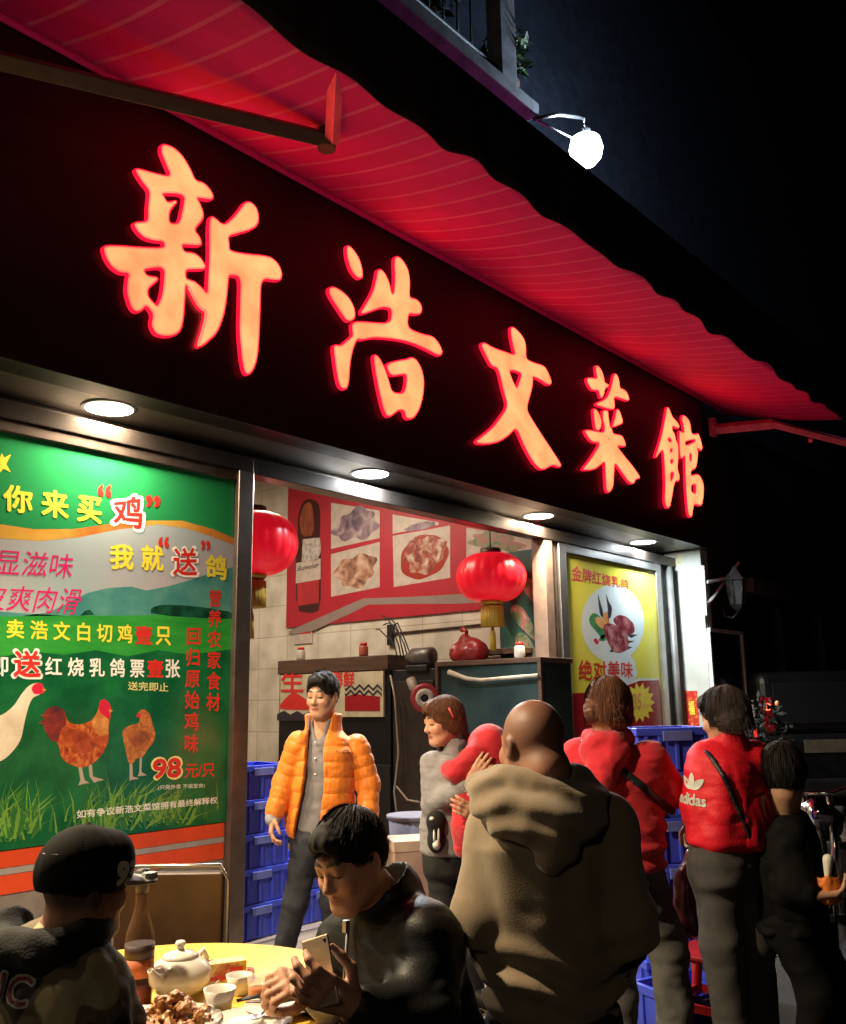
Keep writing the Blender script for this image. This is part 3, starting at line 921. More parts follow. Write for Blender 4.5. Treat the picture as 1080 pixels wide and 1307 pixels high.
for k in range(9):
    a_ = 1.9 + k * 0.17
    bx_, by_ = 245 + 12 * math.cos(a_), 770
    L_ = 75 + 14 * math.sin(k * 2.1)
    ex, ey = bx_ + L_ * math.cos(a_) * 0.95, by_ - L_ * math.sin(a_) * 1.0
    S.add(c4([(bx_ - 10, by_ + 5), (bx_ + 10, by_), (0.5 * (bx_ + ex) + 13, 0.5 * (by_ + ey) - 6), (ex, ey), (0.5 * (bx_ + ex) - 13, 0.5 * (by_ + ey) + 4)]), I_tail, n=n0 + 0.0064 + k * 0.0001, smooth=2)
S.add(c4([(548, 810), (600, 795), (645, 805), (655, 840), (625, 880), (585, 875), (555, 845)]), multi_noise('ink_henwing', [(0.3, (0.14, 0.035, 0.012)), (0.6, (0.40, 0.12, 0.03))], 18, 0.3), n=n0 + 0.006, smooth=2)
S.add(c4([(588, 738), (598, 720), (612, 728), (606, 745)]), I_comb, n=n0 + 0.006, smooth=1)
S.add(c4([(470, 705), (488, 712), (472, 722)]), I_gold, n=n0 + 0.0068)
S.add(c4([(180, 610), (196, 622), (180, 630)]), I_gold, n=n0 + 0.0068)
for a in ([(335, 955), (350, 958), (362, 1015), (385, 1030), (360, 1032), (335, 1040), (345, 1015)], [(380, 945), (395, 950), (400, 1000), (450, 1015), (425, 1020), (405, 1028), (385, 1000)]):
    S.add(c4(a), I_leg, n=n0 + 0.0045)
S.add(c4([(525, 800), (560, 775), (600, 770), (608, 735), (590, 735), (605, 710), (625, 705), (650, 725), (660, 770), (675, 810), (668, 850), (640, 880), (620, 915), (590, 920), (575, 945), (555, 945), (540, 870)]), I_hen, n=n0 + 0.005, smooth=2)
for a in ([(560, 935), (572, 935), (575, 1000), (605, 1010), (570, 1015), (560, 1020)], [(605, 915), (615, 915), (612, 980), (636, 995), (595, 1000), (603, 980)]):
    S.add(c4(a), I_leg, n=n0 + 0.0045)
# grass blades
for k in range(300):
    bx = rng.choice([rng.normal(60, 60), rng.normal(480, 90), rng.normal(720, 60), rng.uniform(-900, 1010)])
    by = 1260 - (bx) * 0.09 + rng.uniform(-40, 30)
    if bx < 0: by = 1270 + rng.uniform(-30, 20)
    hgt = rng.uniform(60, 240) if bx < 600 else rng.uniform(50, 140)
    lean = rng.normal(25, 80)
    w = rng.uniform(3, 7)
    pts = [(bx - w, by), (bx + w, by), (bx + lean * 0.35 + w * 0.7, by - hgt * 0.6), (bx + lean, by - hgt), (bx + lean * 0.3 - w * 0.5, by - hgt * 0.6)]
    uv = PX(c4(pts))
    if min(v for u, v in uv) < z0 + 0.003 or max(u for u, v in uv) > XR or min(u for u, v in uv) < XL: continue
    S.add(uv, I_grass if rng.random() < 0.45 else I_grass2, px=False, n=n0 + 0.004 + k * 1e-5)
S.build('artwork', GP)
nt_ = n0 + 0.0095
q4 = lambda x0, y0, x1, y1, slope, h: [(x0, y0 + h), (x1, y1 + h), (x1, y1), (x0, y0)]


def line(body, corners, m, bold=0.0, shear=0.0, n=nt_, name='lettering', vertical=False):
    return text(frD, body, corners, n, m, GP, bold=bold, shear=shear, px='quad', name=name, vertical=vertical)


c3 = lambda *p: [(x / 3.484, 450 + y / 3.484) for x, y in p]
line('你 来 买', c3((5, 705), (445, 768), (445, 640), (5, 585)), I_yel, 0.03)
line('鸡', c3((478, 785), (640, 806), (640, 620), (478, 640)), I_wht, 0.075, n=nt_ - 0.001)
line('鸡', c3((495, 768), (625, 790), (625, 635), (495, 655)), I_red, 0.025, n=nt_ + 0.001)
for a in (c3((425, 640), (488, 650), (488, 590), (425, 590)), c3((640, 690), (705, 695), (705, 640), (640, 635))):
    line('“' if a[0][0] < 150 else '”', a, I_red, 0.03)
line('我 就', c3((480, 965), (720, 975), (720, 860), (480, 850)), I_yel, 0.03)
line('送', c3((748, 1000), (880, 1005), (880, 858), (748, 862)), I_wht, 0.05, n=nt_ - 0.001)
line('送', c3((760, 992), (868, 995), (868, 868), (760, 872)), I_red, 0.02, n=nt_ + 0.001)
line('“', c3((695, 865), (742, 872), (742, 820), (695, 820)), I_red, 0.02)
line('”', c3((885, 880), (925, 885), (925, 838), (885, 835)), I_red, 0.02)
line('鸽', c3((905, 1000), (1000, 1018), (1000, 905), (905, 900)), I_yel, 0.03)
S = Sheets(frD)
S.add(c3((-45, 480), (-10, 478), (0, 450), (12, 470), (42, 455), (20, 500), (40, 535), (8, 520), (-12, 540), (-15, 510)), I_yel, n=nt_)
S.build('star_mark', GP)
e4 = lambda *p: [(x / 3.439, 700 + y / 3.439) for x, y in p]
line('显滋味', e4((-38, 118), (305, 132), (322, 28), (-18, 2)), I_mag, 0.0, 0.0)
line('皮爽肉滑', e4((-100, 268), (325, 292), (365, 178), (-80, 158)), I_mag, 0.0, 0.0)
line('凡 外 卖 浩 文 白 切 鸡', e4((-205, 385), (572, 418), (572, 335), (-205, 300)), I_yel, 0.02)
line('壹', e4((585, 420), (660, 424), (660, 342), (585, 338)), I_red, 0.025)
line('只', e4((675, 424), (742, 428), (742, 345), (675, 342)), I_yel, 0.025)
line('即', e4((-45, 560), (28, 562), (28, 478), (-45, 475)), I_wht, 0.02)
line('送', e4((38, 575), (182, 578), (182, 438), (38, 436)), I_wht, 0.06, n=nt_ - 0.001)
line('送', e4((50, 566), (172, 568), (172, 450), (50, 448)), I_red, 0.03, n=nt_ + 0.001)
line('红 烧 乳 鸽 票', e4((190, 560), (625, 568), (625, 486), (190, 476)), I_wht, 0.02)
line('壹', e4((638, 566), (708, 568), (708, 490), (638, 488)), I_red, 0.03)
line('张', e4((718, 568), (782, 570), (782, 488), (718, 486)), I_wht, 0.02)
line('送完即止', e4((553, 622), (730, 630), (730, 590), (553, 584)), I_pale, 0.01)
line('回归原始鸡味', e4((798, 895), (862, 897), (875, 350), (808, 350)), I_red, 0.02, vertical=True)
line('营养农家食材', e4((895, 712), (958, 716), (965, 182), (908, 182)), I_red, 0.02, vertical=True)
line('98', e4((648, 1022), (795, 1012), (795, 908), (655, 915)), I_pale, 0.05, n=nt_ - 0.001)
line('98', e4((657, 1014), (787, 1004), (787, 916), (664, 923)), I_red, 0.03, n=nt_ + 0.001)
line('元/只', e4((800, 1008), (932, 1002), (935, 942), (805, 946)), I_red, 0.02)
line('(只做外卖 不做堂食)', e4((685, 1062), (890, 1052), (890, 1030), (685, 1038)), I_wht, 0.0)
line('如有争议新浩文菜馆拥有最终解释权', e4((328, 1185), (945, 1118), (945, 1088), (328, 1148)), I_wht, 0.015)
# stripes on the low wall under the poster
ST = thing('stripe_band', 'two orange bands and silver strips running under the green poster', 'wall band', (-2.0, -0.02, 0.6))
z = lambda y: frD.px(0, y)[1]
za, zb, zc, zd = z(1082), z(1108), z(1117), z(1142)
for lo, hi, mm, nm in ((za - 0.005, 0.838, I_silver, 'silver_strip'), (zb, za - 0.008, I_org, 'orange_band'), (zc, zb - 0.003, I_silver, 'silver_strip'), (zd, zc - 0.003, I_org, 'orange_band')):
    part(MB().box((-4.4, -0.016, lo), (-0.15, -0.0105, hi)), nm, mm, ST)

# ------------------------------------------------------------------ yellow poster on the right window
YP = thing('window_poster', 'yellow and dark red poster with roast pigeon on a pale oval, right window', 'poster', (5.4, -0.03, 0.64))
I_y2 = mat('ink_lime', (0.68, 0.66, 0.07), rough=0.18, col2=(0.74, 0.70, 0.12), vscale=1)
I_r2 = mat('ink_darkred', (0.33, 0.012, 0.022), rough=0.2, var=0.08, vscale=2)
I_bl = mat('ink_paleblue', (0.60, 0.72, 0.76), rough=0.18, col2=(0.72, 0.78, 0.78), vscale=1.5)
part(MB().box((4.325, -0.022, 0.645), (6.425, -0.004, 3.195)), 'poster_sheet', I_y2, YP)
# close the window behind both posters
c7 = lambda *p: [(720 + x / 4.669, 660 + y / 4.669) for x, y in p]
S = Sheets(frD)
frD_n = 0.024
zr = frD.px(*c7((30, 1052))[0])[1]
S.add([(4.33, 0.65), (6.42, 0.65)] + PX(c7((568, 1035), (555, 970), (430, 968), (300, 1005), (120, 1045))) + [(4.33, zr)], I_r2, px=False, n=frD_n)
S.add(c7((100, 1052), (240, 1015), (330, 990), (430, 962), (556, 962), (556, 972), (440, 975), (360, 1005), (240, 1040)), I_bl, n=frD_n + 0.001)
# pale oval with a tail
el_ = []
for k in range(40):
    a = 2 * math.pi * k / 40
    el_.append(c7((280 + 188 * math.cos(a), 635 + 232 * math.sin(a)))[0])
S.add(el_, I_bl, n=frD_n + 0.002)
S.add(c7((210, 830), (330, 800), (400, 830), (420, 900), (430, 960), (330, 990), (250, 985), (230, 900)), I_bl, n=frD_n + 0.0025, smooth=2)
I_meat = multi_noise('ink_roast', [(0.3, (0.10, 0.012, 0.02)), (0.5, (0.26, 0.045, 0.06)), (0.68, (0.50, 0.22, 0.22))], 9, 0.25)
I_dark = ink('ink_dark', (0.03, 0.025, 0.035))
I_grn2 = multi_noise('ink_greens', [(0.35, (0.02, 0.16, 0.07)), (0.6, (0.08, 0.30, 0.10))], 9, 0.3)
I_or2 = multi_noise('ink_carrot', [(0.35, (0.55, 0.18, 0.04)), (0.6, (0.75, 0.42, 0.16))], 9, 0.3)
S.add(c7((135, 610), (160, 570), (190, 580), (220, 610), (240, 700), (220, 740), (190, 690), (150, 650)), I_grn2, n=frD_n + 0.003, smooth=2)
S.add(c7((190, 740), (215, 700), (250, 700), (240, 740)), I_grn2, n=frD_n + 0.003, smooth=1)
S.add(c7((168, 610), (190, 590), (215, 610), (225, 570), (255, 560), (262, 640), (230, 670), (200, 660)), I_or2, n=frD_n + 0.0035, smooth=2)
S.add(c7((160, 735), (180, 718), (200, 745), (188, 765)), I_comb, n=frD_n + 0.0035, smooth=2)
for a in (((190, 450), (205, 505), (222, 560), (225, 600), (205, 590), (196, 530)), ((238, 450), (256, 505), (278, 540), (270, 600), (250, 610), (250, 545))):
    S.add(c7(*a), I_dark, n=frD_n + 0.004, smooth=1)
S.add(c7((275, 615), (310, 582), (360, 590), (410, 640), (412, 690), (370, 705), (330, 680)), I_meat, n=frD_n + 0.0042, smooth=2)
S.add(c7((220, 650), (250, 630), (300, 645), (350, 680), (378, 730), (370, 790), (320, 815), (280, 800), (240, 730)), I_meat, n=frD_n + 0.0047, smooth=2)
for a in (((360, 700), (430, 700), (390, 722)), ((355, 735), (412, 738), (370, 755)), ((345, 765), (398, 775), (350, 800), (260, 805), (275, 780))):
    S.add(c7(*a), I_dark, n=frD_n + 0.0038)
star = []
for k in range(28):
    a = 2 * math.pi * k / 28
    r = 1.0 if k % 2 == 0 else 0.72
    star.append(c7((440 + 92 * r * math.cos(a), 1105 + 122 * r * math.sin(a)))[0])
S.add(star, I_yel, n=frD_n + 0.003)
S.build('artwork', YP)
ny_ = frD_n + 0.007
tx = lambda b, pts, m, bold: text(frD, b, c7(*pts), ny_, m, YP, bold=bold, px='quad')
tx('金牌红烧乳鸽', ((35, 380), (375, 432), (375, 375), (35, 285)), I_red, 0.02)
tx('绝对美味', ((75, 975), (400, 960), (400, 860), (75, 850)), I_red, 0.015)
tx('35', ((400, 1150), (450, 1148), (450, 1050), (400, 1050)), I_or2, 0.03)
tx('元/只', ((455, 1140), (510, 1138), (510, 1112), (455, 1114)), I_or2, 0.0)

# small red new-year paper on the white end wall
CP = thing('couplet_paper', 'small red and gold paper pasted on the white end wall', 'paper', (6.98, -0.25, 1.5))
S = Sheets(fr_end)
a, b_ = fr_end.px(873, 882), fr_end.px(893, 923)
S.add([(a[0], a[1]), (b_[0], a[1]), (b_[0], b_[1] - 0.1), (a[0], b_[1] - 0.1)], multi_noise('red_gold', [(0.35, (0.45, 0.02, 0.015)), (0.55, (0.5, 0.03, 0.02)), (0.7, (0.6, 0.35, 0.05))], 22, 0.4), px=False, n=0.003)
S.build('paper_sheet', CP)
text(fr_end, '福', (a[0] + 0.05, b_[1] + 0.1, b_[0] - 0.05, a[1] - 0.12), 0.005, I_yel, CP, bold=0.02, px=False)

# ------------------------------------------------------------------ inside: red menu board, lanterns, tanks
XW = 4.055
frW = Frame((XW - 0.0285, 0, 0), (0, -1, 0), (0, 0, 1), (-1, 0, 0))
frW.k = 0.15
MBd = thing('menu_board', 'red wall board with food photographs and a beer bottle inside the shop', 'board', (XW - 0.02, 2.2, 2.6))
M_redb = mat('board_red', (0.42, 0.018, 0.035), rough=0.4, var=0.06, vscale=2)
bl, tr = frW.px(365, 806), frW.px(692, 768)
part(MB().box((XW - 0.028, -tr[0], 2.63), (XW - 0.002, -bl[0], 4.62)), 'board_panel', M_redb, MBd)
S = Sheets(frW)
I_gr = mat('ink_grey', (0.28, 0.22, 0.20), rough=0.4, var=0.05)
I_ph = mat('photo_paper', (0.55, 0.48, 0.42), rough=0.35, var=0.1, vscale=8)
c6 = lambda *p: [(340 + x / 3.0, 620 + y / 3.0) for x, y in p]
S.add(c6((78, 560), (180, 515), (300, 462), (370, 432), (560, 425), (720, 416), (1000, 405), (1000, 440), (720, 452), (560, 452), (390, 455), (330, 485), (180, 555), (110, 568)), I_gr, n=0.002)
F1 = multi_noise('food_wings', [(0.3, (0.10, 0.04, 0.03)), (0.45, (0.34, 0.17, 0.11)), (0.6, (0.55, 0.36, 0.26)), (0.75, (0.62, 0.50, 0.42))], 7, 0.35)
F2 = multi_noise('food_fish', [(0.3, (0.06, 0.04, 0.08)), (0.5, (0.26, 0.18, 0.22)), (0.7, (0.50, 0.42, 0.40))], 6, 0.35)
F3 = multi_noise('food_stew', [(0.3, (0.07, 0.02, 0.015)), (0.45, (0.30, 0.05, 0.03)), (0.55, (0.40, 0.22, 0.16)), (0.7, (0.66, 0.55, 0.45))], 9, 0.35)
F4 = multi_noise('food_greens', [(0.3, (0.03, 0.12, 0.05)), (0.5, (0.25, 0.25, 0.15)), (0.6, (0.45, 0.12, 0.14)), (0.72, (0.55, 0.5, 0.4))], 8, 0.35)
for quad, oval, F_ in ((((248, 65), (434, 95), (434, 200), (248, 242)), None, None),
                       (((248, 262), (434, 215), (434, 388), (248, 425)), None, None),
                       (((484, 110), (660, 140), (660, 150), (484, 184)), None, None),
                       (((484, 192), (704, 152), (704, 352), (488, 388)), None, None),
                       (((766, 160), (1026, 205), (1026, 290), (900, 310), (766, 280)), None, None)):
    S.add(c6(*quad), I_ph, n=0.003)


def oval(cx, cy, rx, ry, F_, n, wob=0.12, sk=-0.2):
    pts = []
    for k in range(36):
        a = 2 * math.pi * k / 36
        r = 1 + wob * math.sin(3 * a + cx) * 0.5 + wob * math.sin(7 * a + cy) * 0.5
        x, y = rx * r * math.cos(a), ry * r * math.sin(a)
        pts.append((cx + x, cy + y + sk * x))
    S.add(c6(*pts), F_, n=n)


oval(345, 150, 82, 60, F2, 0.005, 0.25); oval(343, 325, 78, 62, F1, 0.005, 0.2); oval(590, 155, 60, 14, F2, 0.005)
oval(604, 272, 92, 84, ink('plate_red', (0.32, 0.03, 0.02)), 0.0045, 0.05); oval(606, 262, 78, 70, F3, 0.0055, 0.2)
oval(880, 215, 100, 36, F4, 0.005, 0.25, 0.12)
# beer bottle print
M_amb = mat('print_bottle', (0.16, 0.03, 0.015), rough=0.35, col2=(0.42, 0.12, 0.06), vscale=3, stretch=(1, 1, 0.4))
S.add(c6((140, 60), (165, 48), (200, 62), (208, 110), (205, 200), (210, 290), (208, 475), (170, 490), (115, 478), (112, 290), (120, 200), (122, 110)), ink('bottle_dark', (0.05, 0.012, 0.01)), n=0.004, smooth=1)
S.add(c6((142, 75), (165, 60), (178, 80), (184, 190), (136, 196), (126, 130)), M_amb, n=0.005, smooth=1)
S.add(c6((118, 372), (202, 358), (200, 448), (120, 460)), mat('print_red', (0.45, 0.03, 0.04), rough=0.35), n=0.005)
S.add(c6((140, 205), (205, 198), (210, 250), (196, 284), (135, 290)), multi_noise('print_label', [(0.35, (0.30, 0.28, 0.27)), (0.65, (0.6, 0.55, 0.5))], 22, 0.35), n=0.006)
S.add(c6((115, 296), (208, 278), (208, 358), (113, 374)), I_ph, n=0.006)
S.build('artwork', MBd)
text(frW, 'Budweiser', c6((118, 328), (200, 312), (204, 292), (122, 308)), 0.0105, I_dark, MBd, bold=0.01, shear=0.3, px='quad')

# hanging lanterns
M_lan = mat('lantern_silk', (0.55, 0.008, 0.02), rough=0.35, var=0.1, vscale=2, emit=(0.9, 0.006, 0.022), estr=0.5, stretch=(1, 1, 0.2))
M_goldp = mat('gold_card', (0.55, 0.35, 0.06), rough=0.35, metal=0.5, var=0.15)
M_tas = mat('gold_tassel', (0.62, 0.40, 0.04), rough=0.6, var=0.3, vscale=20, stretch=(8, 8, 0.3))
for k, (px, py, yy, r, lab) in enumerate(((627, 737, 0.45, 0.375, 'whole red paper lantern with gold tassel in front of the menu board'),
                                         (322, 694, 0.55, 0.375, 'red lantern half hidden behind the left door post'))):
    c = at(px, py, y=yy)
    L = thing('paper_lantern', lab, 'lantern', c, group='red lanterns inside the doorway')
    nr = 20
    prof = []
    for i in range(25):
        a = -1.22 + 2.44 * i / 24
        prof.append((r * (0.1 + 0.9 * math.cos(a) ** 0.8), c[2] + r * 0.66 * math.sin(a) / math.sin(1.22)))
    part(MB().lathe(prof, None, 120, (c[0], c[1], 0), wob=lambda a, z: 1 - 0.022 * abs(math.cos(a * nr / 2)) ** 6 + 0.0), 'shade', M_lan, L)
    m = MB(); zt = c[2] + r * 0.66
    m.lathe([(0.10, zt - 0.01), (0.115, zt), (0.11, zt + 0.06), (0.0, zt + 0.062)], None, 24, (c[0], c[1], 0))
    part(m, 'top_cap', M_wood, L)
    zb = c[2] - r * 0.66
    part(MB().lathe([(0.0, zb - 0.05), (0.10, zb - 0.05), (0.125, zb - 0.02), (0.12, zb + 0.012)], None, 24, (c[0], c[1], 0)), 'bottom_rim', M_goldp, L)
    part(MB().lathe([(0.0, zb - 0.28), (0.12, zb - 0.27), (0.115, zb - 0.06), (0.0, zb - 0.05)], None, 60, (c[0], c[1], 0), wob=lambda a, z: 1 - 0.05 * math.sin(a * 24)), 'fringe', M_tas, L)
    part(MB().lathe([(0.0, zb - 0.52), (0.034, zb - 0.52), (0.028, zb - 0.34), (0.012, zb - 0.28)], None, 20, (c[0], c[1], 0)), 'tassel', M_tas, L)
    part(MB().lathe([(0.0, zb + 0.014), (0.035, zb + 0.03), (0.04, zb + 0.06), (0.0, zb + 0.10)], None, 16, (c[0] - 0.07, c[1] - 0.09, 0)), 'bulb', emis('lantern_bulb_%d' % k if False else 'lantern_bulb', (1, 0.45, 0.25), 6), L)
    part(MB().tube([(c[0], c[1], zt + 0.06), (c[0], c[1], 4.8)], 0.006, n=6), 'cord', M_black, L)
    ld = bpy.data.lights.new('lantern_glow', 'POINT'); ld.energy = 9; ld.color = (1, 0.42, 0.18); ld.shadow_soft_size = 0.06
    lo = bpy.data.objects.new('glow', ld); COL.objects.link(lo); lo.location = (c[0], c[1], zb - 0.12); adopt(lo, L)

# assumed ceiling tubes of the shop, out of view, added to light the interior
for k, (x, y) in enumerate(((1.9, 2.0), (1.2, 4.2), (-3.0, 2.6))):
    T = thing('assumed_ceiling_light', ['assumed warm tube lamp on the shop ceiling nearest the doorway', 'assumed warm tube lamp deeper inside the shop', 'assumed warm tube lamp behind the green poster'][k], 'light', (x, y, 4.8), group='assumed ceiling tubes inside the shop')
    part(MB().tube([(x - 0.6, y, 4.74), (x + 0.6, y, 4.74)], 0.02, n=10), 'tube', emis('assumed_tube_glow', (1.0, 0.78, 0.55), 6), T)
    part(MB().box((x - 0.65, y - 0.05, 4.76), (x + 0.65, y + 0.05, 4.799)), 'fitting', M_white, T)
    ld = bpy.data.lights.new('assumed_tube_light', 'AREA'); ld.shape = 'RECTANGLE'; ld.size = 1.2; ld.size_y = 0.06
    ld.energy = [120, 100, 10][k]; ld.color = (1.0, 0.80, 0.60)
    lo = bpy.data.objects.new('beam', ld); COL.objects.link(lo); lo.location = (x, y, 4.70); adopt(lo, T)

# ------------------------------------------------------------------ bodies: signed-distance modelling, meshed once per garment
import openvdb

_NT = rng.random((32, 32, 32)).astype(np.float32)


def vnoise(p):
    p = np.asarray(p)
    i = np.floor(p).astype(int)
    f = p - i
    f = f * f * (3 - 2 * f)
    r = 0
    for a in (0, 1):
        wa = f[:, 0] if a else 1 - f[:, 0]
        for b in (0, 1):
            wb = f[:, 1] if b else 1 - f[:, 1]
            for c in (0, 1):
                wc = f[:, 2] if c else 1 - f[:, 2]
                r = r + wa * wb * wc * _NT[(i[:, 0] + a) & 31, (i[:, 1] + b) & 31, (i[:, 2] + c) & 31]
    return r * 2 - 1


def nrm(v):
    v = np.array(v, float)
    return v / (np.linalg.norm(v) + 1e-12)


def J(px, py, Zh):
    """Joint behind a pixel, Zh metres ahead of the photographer (level distance)."""
    d = ray(px, py)
    return CAM + d * (Zh / (d @ HD))


class Sdf:
    def __init__(s, lo, hi, h):
        s.lo = np.array(lo, float); s.h = h
        s.n = np.maximum(np.ceil((np.array(hi) - s.lo) / h).astype(int), 4)
        s.D = np.full(s.n, 0.3, np.float32)

    def win(s, a, b):
        i0 = np.clip(np.floor((a - s.lo) / s.h).astype(int), 0, s.n)
        i1 = np.clip(np.ceil((b - s.lo) / s.h).astype(int) + 1, 0, s.n)
        if (i1 <= i0).any(): return None
        sl = tuple(slice(i, j) for i, j in zip(i0, i1))
        g = [s.lo[k] + s.h * np.arange(i0[k], i1[k], dtype=np.float32) for k in range(3)]
        return sl, g[0][:, None, None], g[1][None, :, None], g[2][None, None, :]

    def comb(s, sl, d, k, op):
        A = s.D[sl]
        if op == 'u':
            h = np.maximum(k - np.abs(A - d), 0) / k if k > 0 else 0
            s.D[sl] = np.minimum(A, d) - (h * h * k * 0.25 if k > 0 else 0)
        else:
            e = -d if op == 's' else d
            h = np.maximum(k - np.abs(A - e), 0) / k if k > 0 else 0
            s.D[sl] = np.maximum(A, e) + (h * h * k * 0.25 if k > 0 else 0)

    def cone(s, a, b, ra, rb, k=0.02, op='u', quilt=None):
        a, b = np.array(a, float), np.array(b, float)
        m = max(ra, rb) + k + 0.03
        w = s.win(np.minimum(a, b) - m, np.maximum(a, b) + m)
        if w is None: return s
        sl, X, Y, Z = w
        ab = b - a; L2 = ab @ ab + 1e-9
        t = np.clip(((X - a[0]) * ab[0] + (Y - a[1]) * ab[1] + (Z - a[2]) * ab[2]) / L2, 0, 1)
        d = np.sqrt((X - a[0] - t * ab[0]) ** 2 + (Y - a[1] - t * ab[1]) ** 2 + (Z - a[2] - t * ab[2]) ** 2)
        r = ra + (rb - ra) * t
        if quilt:
            per, amp = quilt
            r = r + amp * (np.sqrt(np.abs(np.sin(np.pi * t * math.sqrt(L2) / per))) - 0.6)
        s.comb(sl, d - r, k, op)
        return s

    def chain(s, pts, rs, k=0.02, op='u', quilt=None):
        for i in range(len(pts) - 1):
            s.cone(pts[i], pts[i + 1], rs[i], rs[i + 1], k, op, quilt)
        return s

    def ell(s, c, r, k=0.02, R=None, op='u'):
        c, r = np.array(c, float), np.array(r, float)
        m = max(r) + k + 0.03
        w = s.win(c - m, c + m)
        if w is None: return s
        sl, X, Y, Z = w
        R = np.eye(3) if R is None else np.array(R)
        x, y, z = X - c[0], Y - c[1], Z - c[2]
        q = [(R[i, 0] * x + R[i, 1] * y + R[i, 2] * z) / r[i] for i in range(3)]
        k0 = np.sqrt(q[0] ** 2 + q[1] ** 2 + q[2] ** 2)
        k1 = np.sqrt((q[0] / r[0]) ** 2 + (q[1] / r[1]) ** 2 + (q[2] / r[2]) ** 2) + 1e-6
        s.comb(sl, k0 * (k0 - 1) / k1, k, op)
        return s

    def loft(s, p0, p1, right, secs, k=0.02, op='u', n=2.3, quilt=None, cap=0.03):
        """Elliptic tube from p0 to p1. secs: (t, half width, half depth, forward shift)."""
        p0, p1 = np.array(p0, float), np.array(p1, float)
        L = np.linalg.norm(p1 - p0); az = (p1 - p0) / L
        ax = nrm(np.array(right) - az * (np.array(right) @ az)); ay = np.cross(az, ax)
        ts = np.array([q[0] for q in secs]); W = np.array([q[1] for q in secs]); Dp = np.array([q[2] for q in secs]); Sh = np.array([q[3] for q in secs])
        m = max(W.max(), Dp.max() + np.abs(Sh).max()) + k + 0.05
        w = s.win(np.minimum(p0, p1) - m, np.maximum(p0, p1) + m)
        if w is None: return s
        sl, X, Y, Z = w
        x, y, z = X - p0[0], Y - p0[1], Z - p0[2]
        tz = az[0] * x + az[1] * y + az[2] * z
        tt = np.clip(tz / L, ts[0], ts[-1])
        a = np.interp(tt, ts, W); b = np.interp(tt, ts, Dp); sh = np.interp(tt, ts, Sh)
        if quilt:
            per, amp = quilt
            q = amp * (np.sqrt(np.abs(np.sin(np.pi * tz / per))) - 0.6)
            a = a + q; b = b + q
        u = (ax[0] * x + ax[1] * y + ax[2] * z) / a
        v = (ay[0] * x + ay[1] * y + ay[2] * z - sh) / b
        k0 = (np.abs(u) ** n + np.abs(v) ** n) ** (1.0 / n)
        d = (k0 - 1) * np.minimum(a, b) * 0.9
        e = np.maximum(tz - ts[-1] * L, ts[0] * L - tz)
        h = np.maximum(cap - np.abs(d - e), 0) / cap
        d = np.maximum(d, e) + h * h * cap * 0.25
        s.comb(sl, d, k, op)
        return s

    def custom(s, lo, hi, fn, k=0.01, op='s'):
        w = s.win(np.array(lo), np.array(hi))
        if w is None: return s
        sl, X, Y, Z = w
        s.comb(sl, np.broadcast_to(fn(X, Y, Z), s.D[sl].shape).astype(np.float32), k, op)
        return s

    def strap(s, torso, p, n, w, grow=0.008):
        """A band cut from the grown surface: straps that lie on the cloth."""
        q = Sdf.__new__(Sdf); q.lo, q.h, q.n = s.lo, s.h, s.n
        g = [s.lo[k] + s.h * np.arange(s.n[k], dtype=np.float32) for k in range(3)]
        n = nrm(n)
        pl = np.abs((g[0][:, None, None] - p[0]) * n[0] + (g[1][None, :, None] - p[1]) * n[1] + (g[2][None, None, :] - p[2]) * n[2]) - w
        q.D = np.maximum(np.maximum(s.D - grow, pl), torso - 0.035).astype(np.float32)
        return q

    def disp(s, fn, band=0.06):
        idx = np.nonzero(np.abs(s.D) < band)
        p = np.stack([s.lo[k] + s.h * idx[k] for k in range(3)], 1)
        s.D[idx] += fn(p).astype(np.float32)
        return s

    def mesh(s, name, m, parent, color=None, smooth=2, label=None):
        g = openvdb.FloatGrid(0.3)
        A = np.clip(s.D, -0.3, 0.3).astype(np.float32)
        A[0] = A[-1] = 0.3; A[:, 0] = A[:, -1] = 0.3; A[:, :, 0] = A[:, :, -1] = 0.3
        g.copyFromArray(A)
        pts, quads = g.convertToQuads(isovalue=0.0)
        pts = np.asarray(pts, float) * s.h + s.lo
        quads = np.asarray(quads)[:, ::-1]
        me = bpy.data.meshes.new(name)
        nv, nf = len(pts), len(quads)
        me.vertices.add(nv); me.vertices.foreach_set('co', pts.ravel())
        me.loops.add(nf * 4); me.loops.foreach_set('vertex_index', quads.ravel().astype(np.int32))
        me.polygons.add(nf)
        me.polygons.foreach_set('loop_start', np.arange(0, nf * 4, 4, dtype=np.int32))
        me.polygons.foreach_set('use_smooth', np.ones(nf, bool))
        me.update(calc_edges=True); me.validate()
        if color is not None:
            c = color(pts)
            at_ = me.attributes.new('Col', 'FLOAT_COLOR', 'POINT')
            at_.data.foreach_set('color', np.column_stack([c, np.ones(nv)]).astype(np.float32).ravel())
        me.materials.append(m)
        o = bpy.data.objects.new(name, me); COL.objects.link(o)
        if parent is not None: adopt(o, parent)
        if label: o['label'] = label
        return o


def folds(amp, fx, fy, fz, seed=0.0, sharp=False):
    """Cloth creases: stretched noise, ridged when sharp."""
    def fn(p):
        q = p * np.array([fx, fy, fz]) + seed
        a = vnoise(q + 0.7 * vnoise(p * 7 + seed + 3)[:, None])
        b = vnoise(q * 2.1 + 9)
        if sharp: a = 1 - 2 * np.abs(a)
        return amp * (a + 0.4 * b)
    return fn


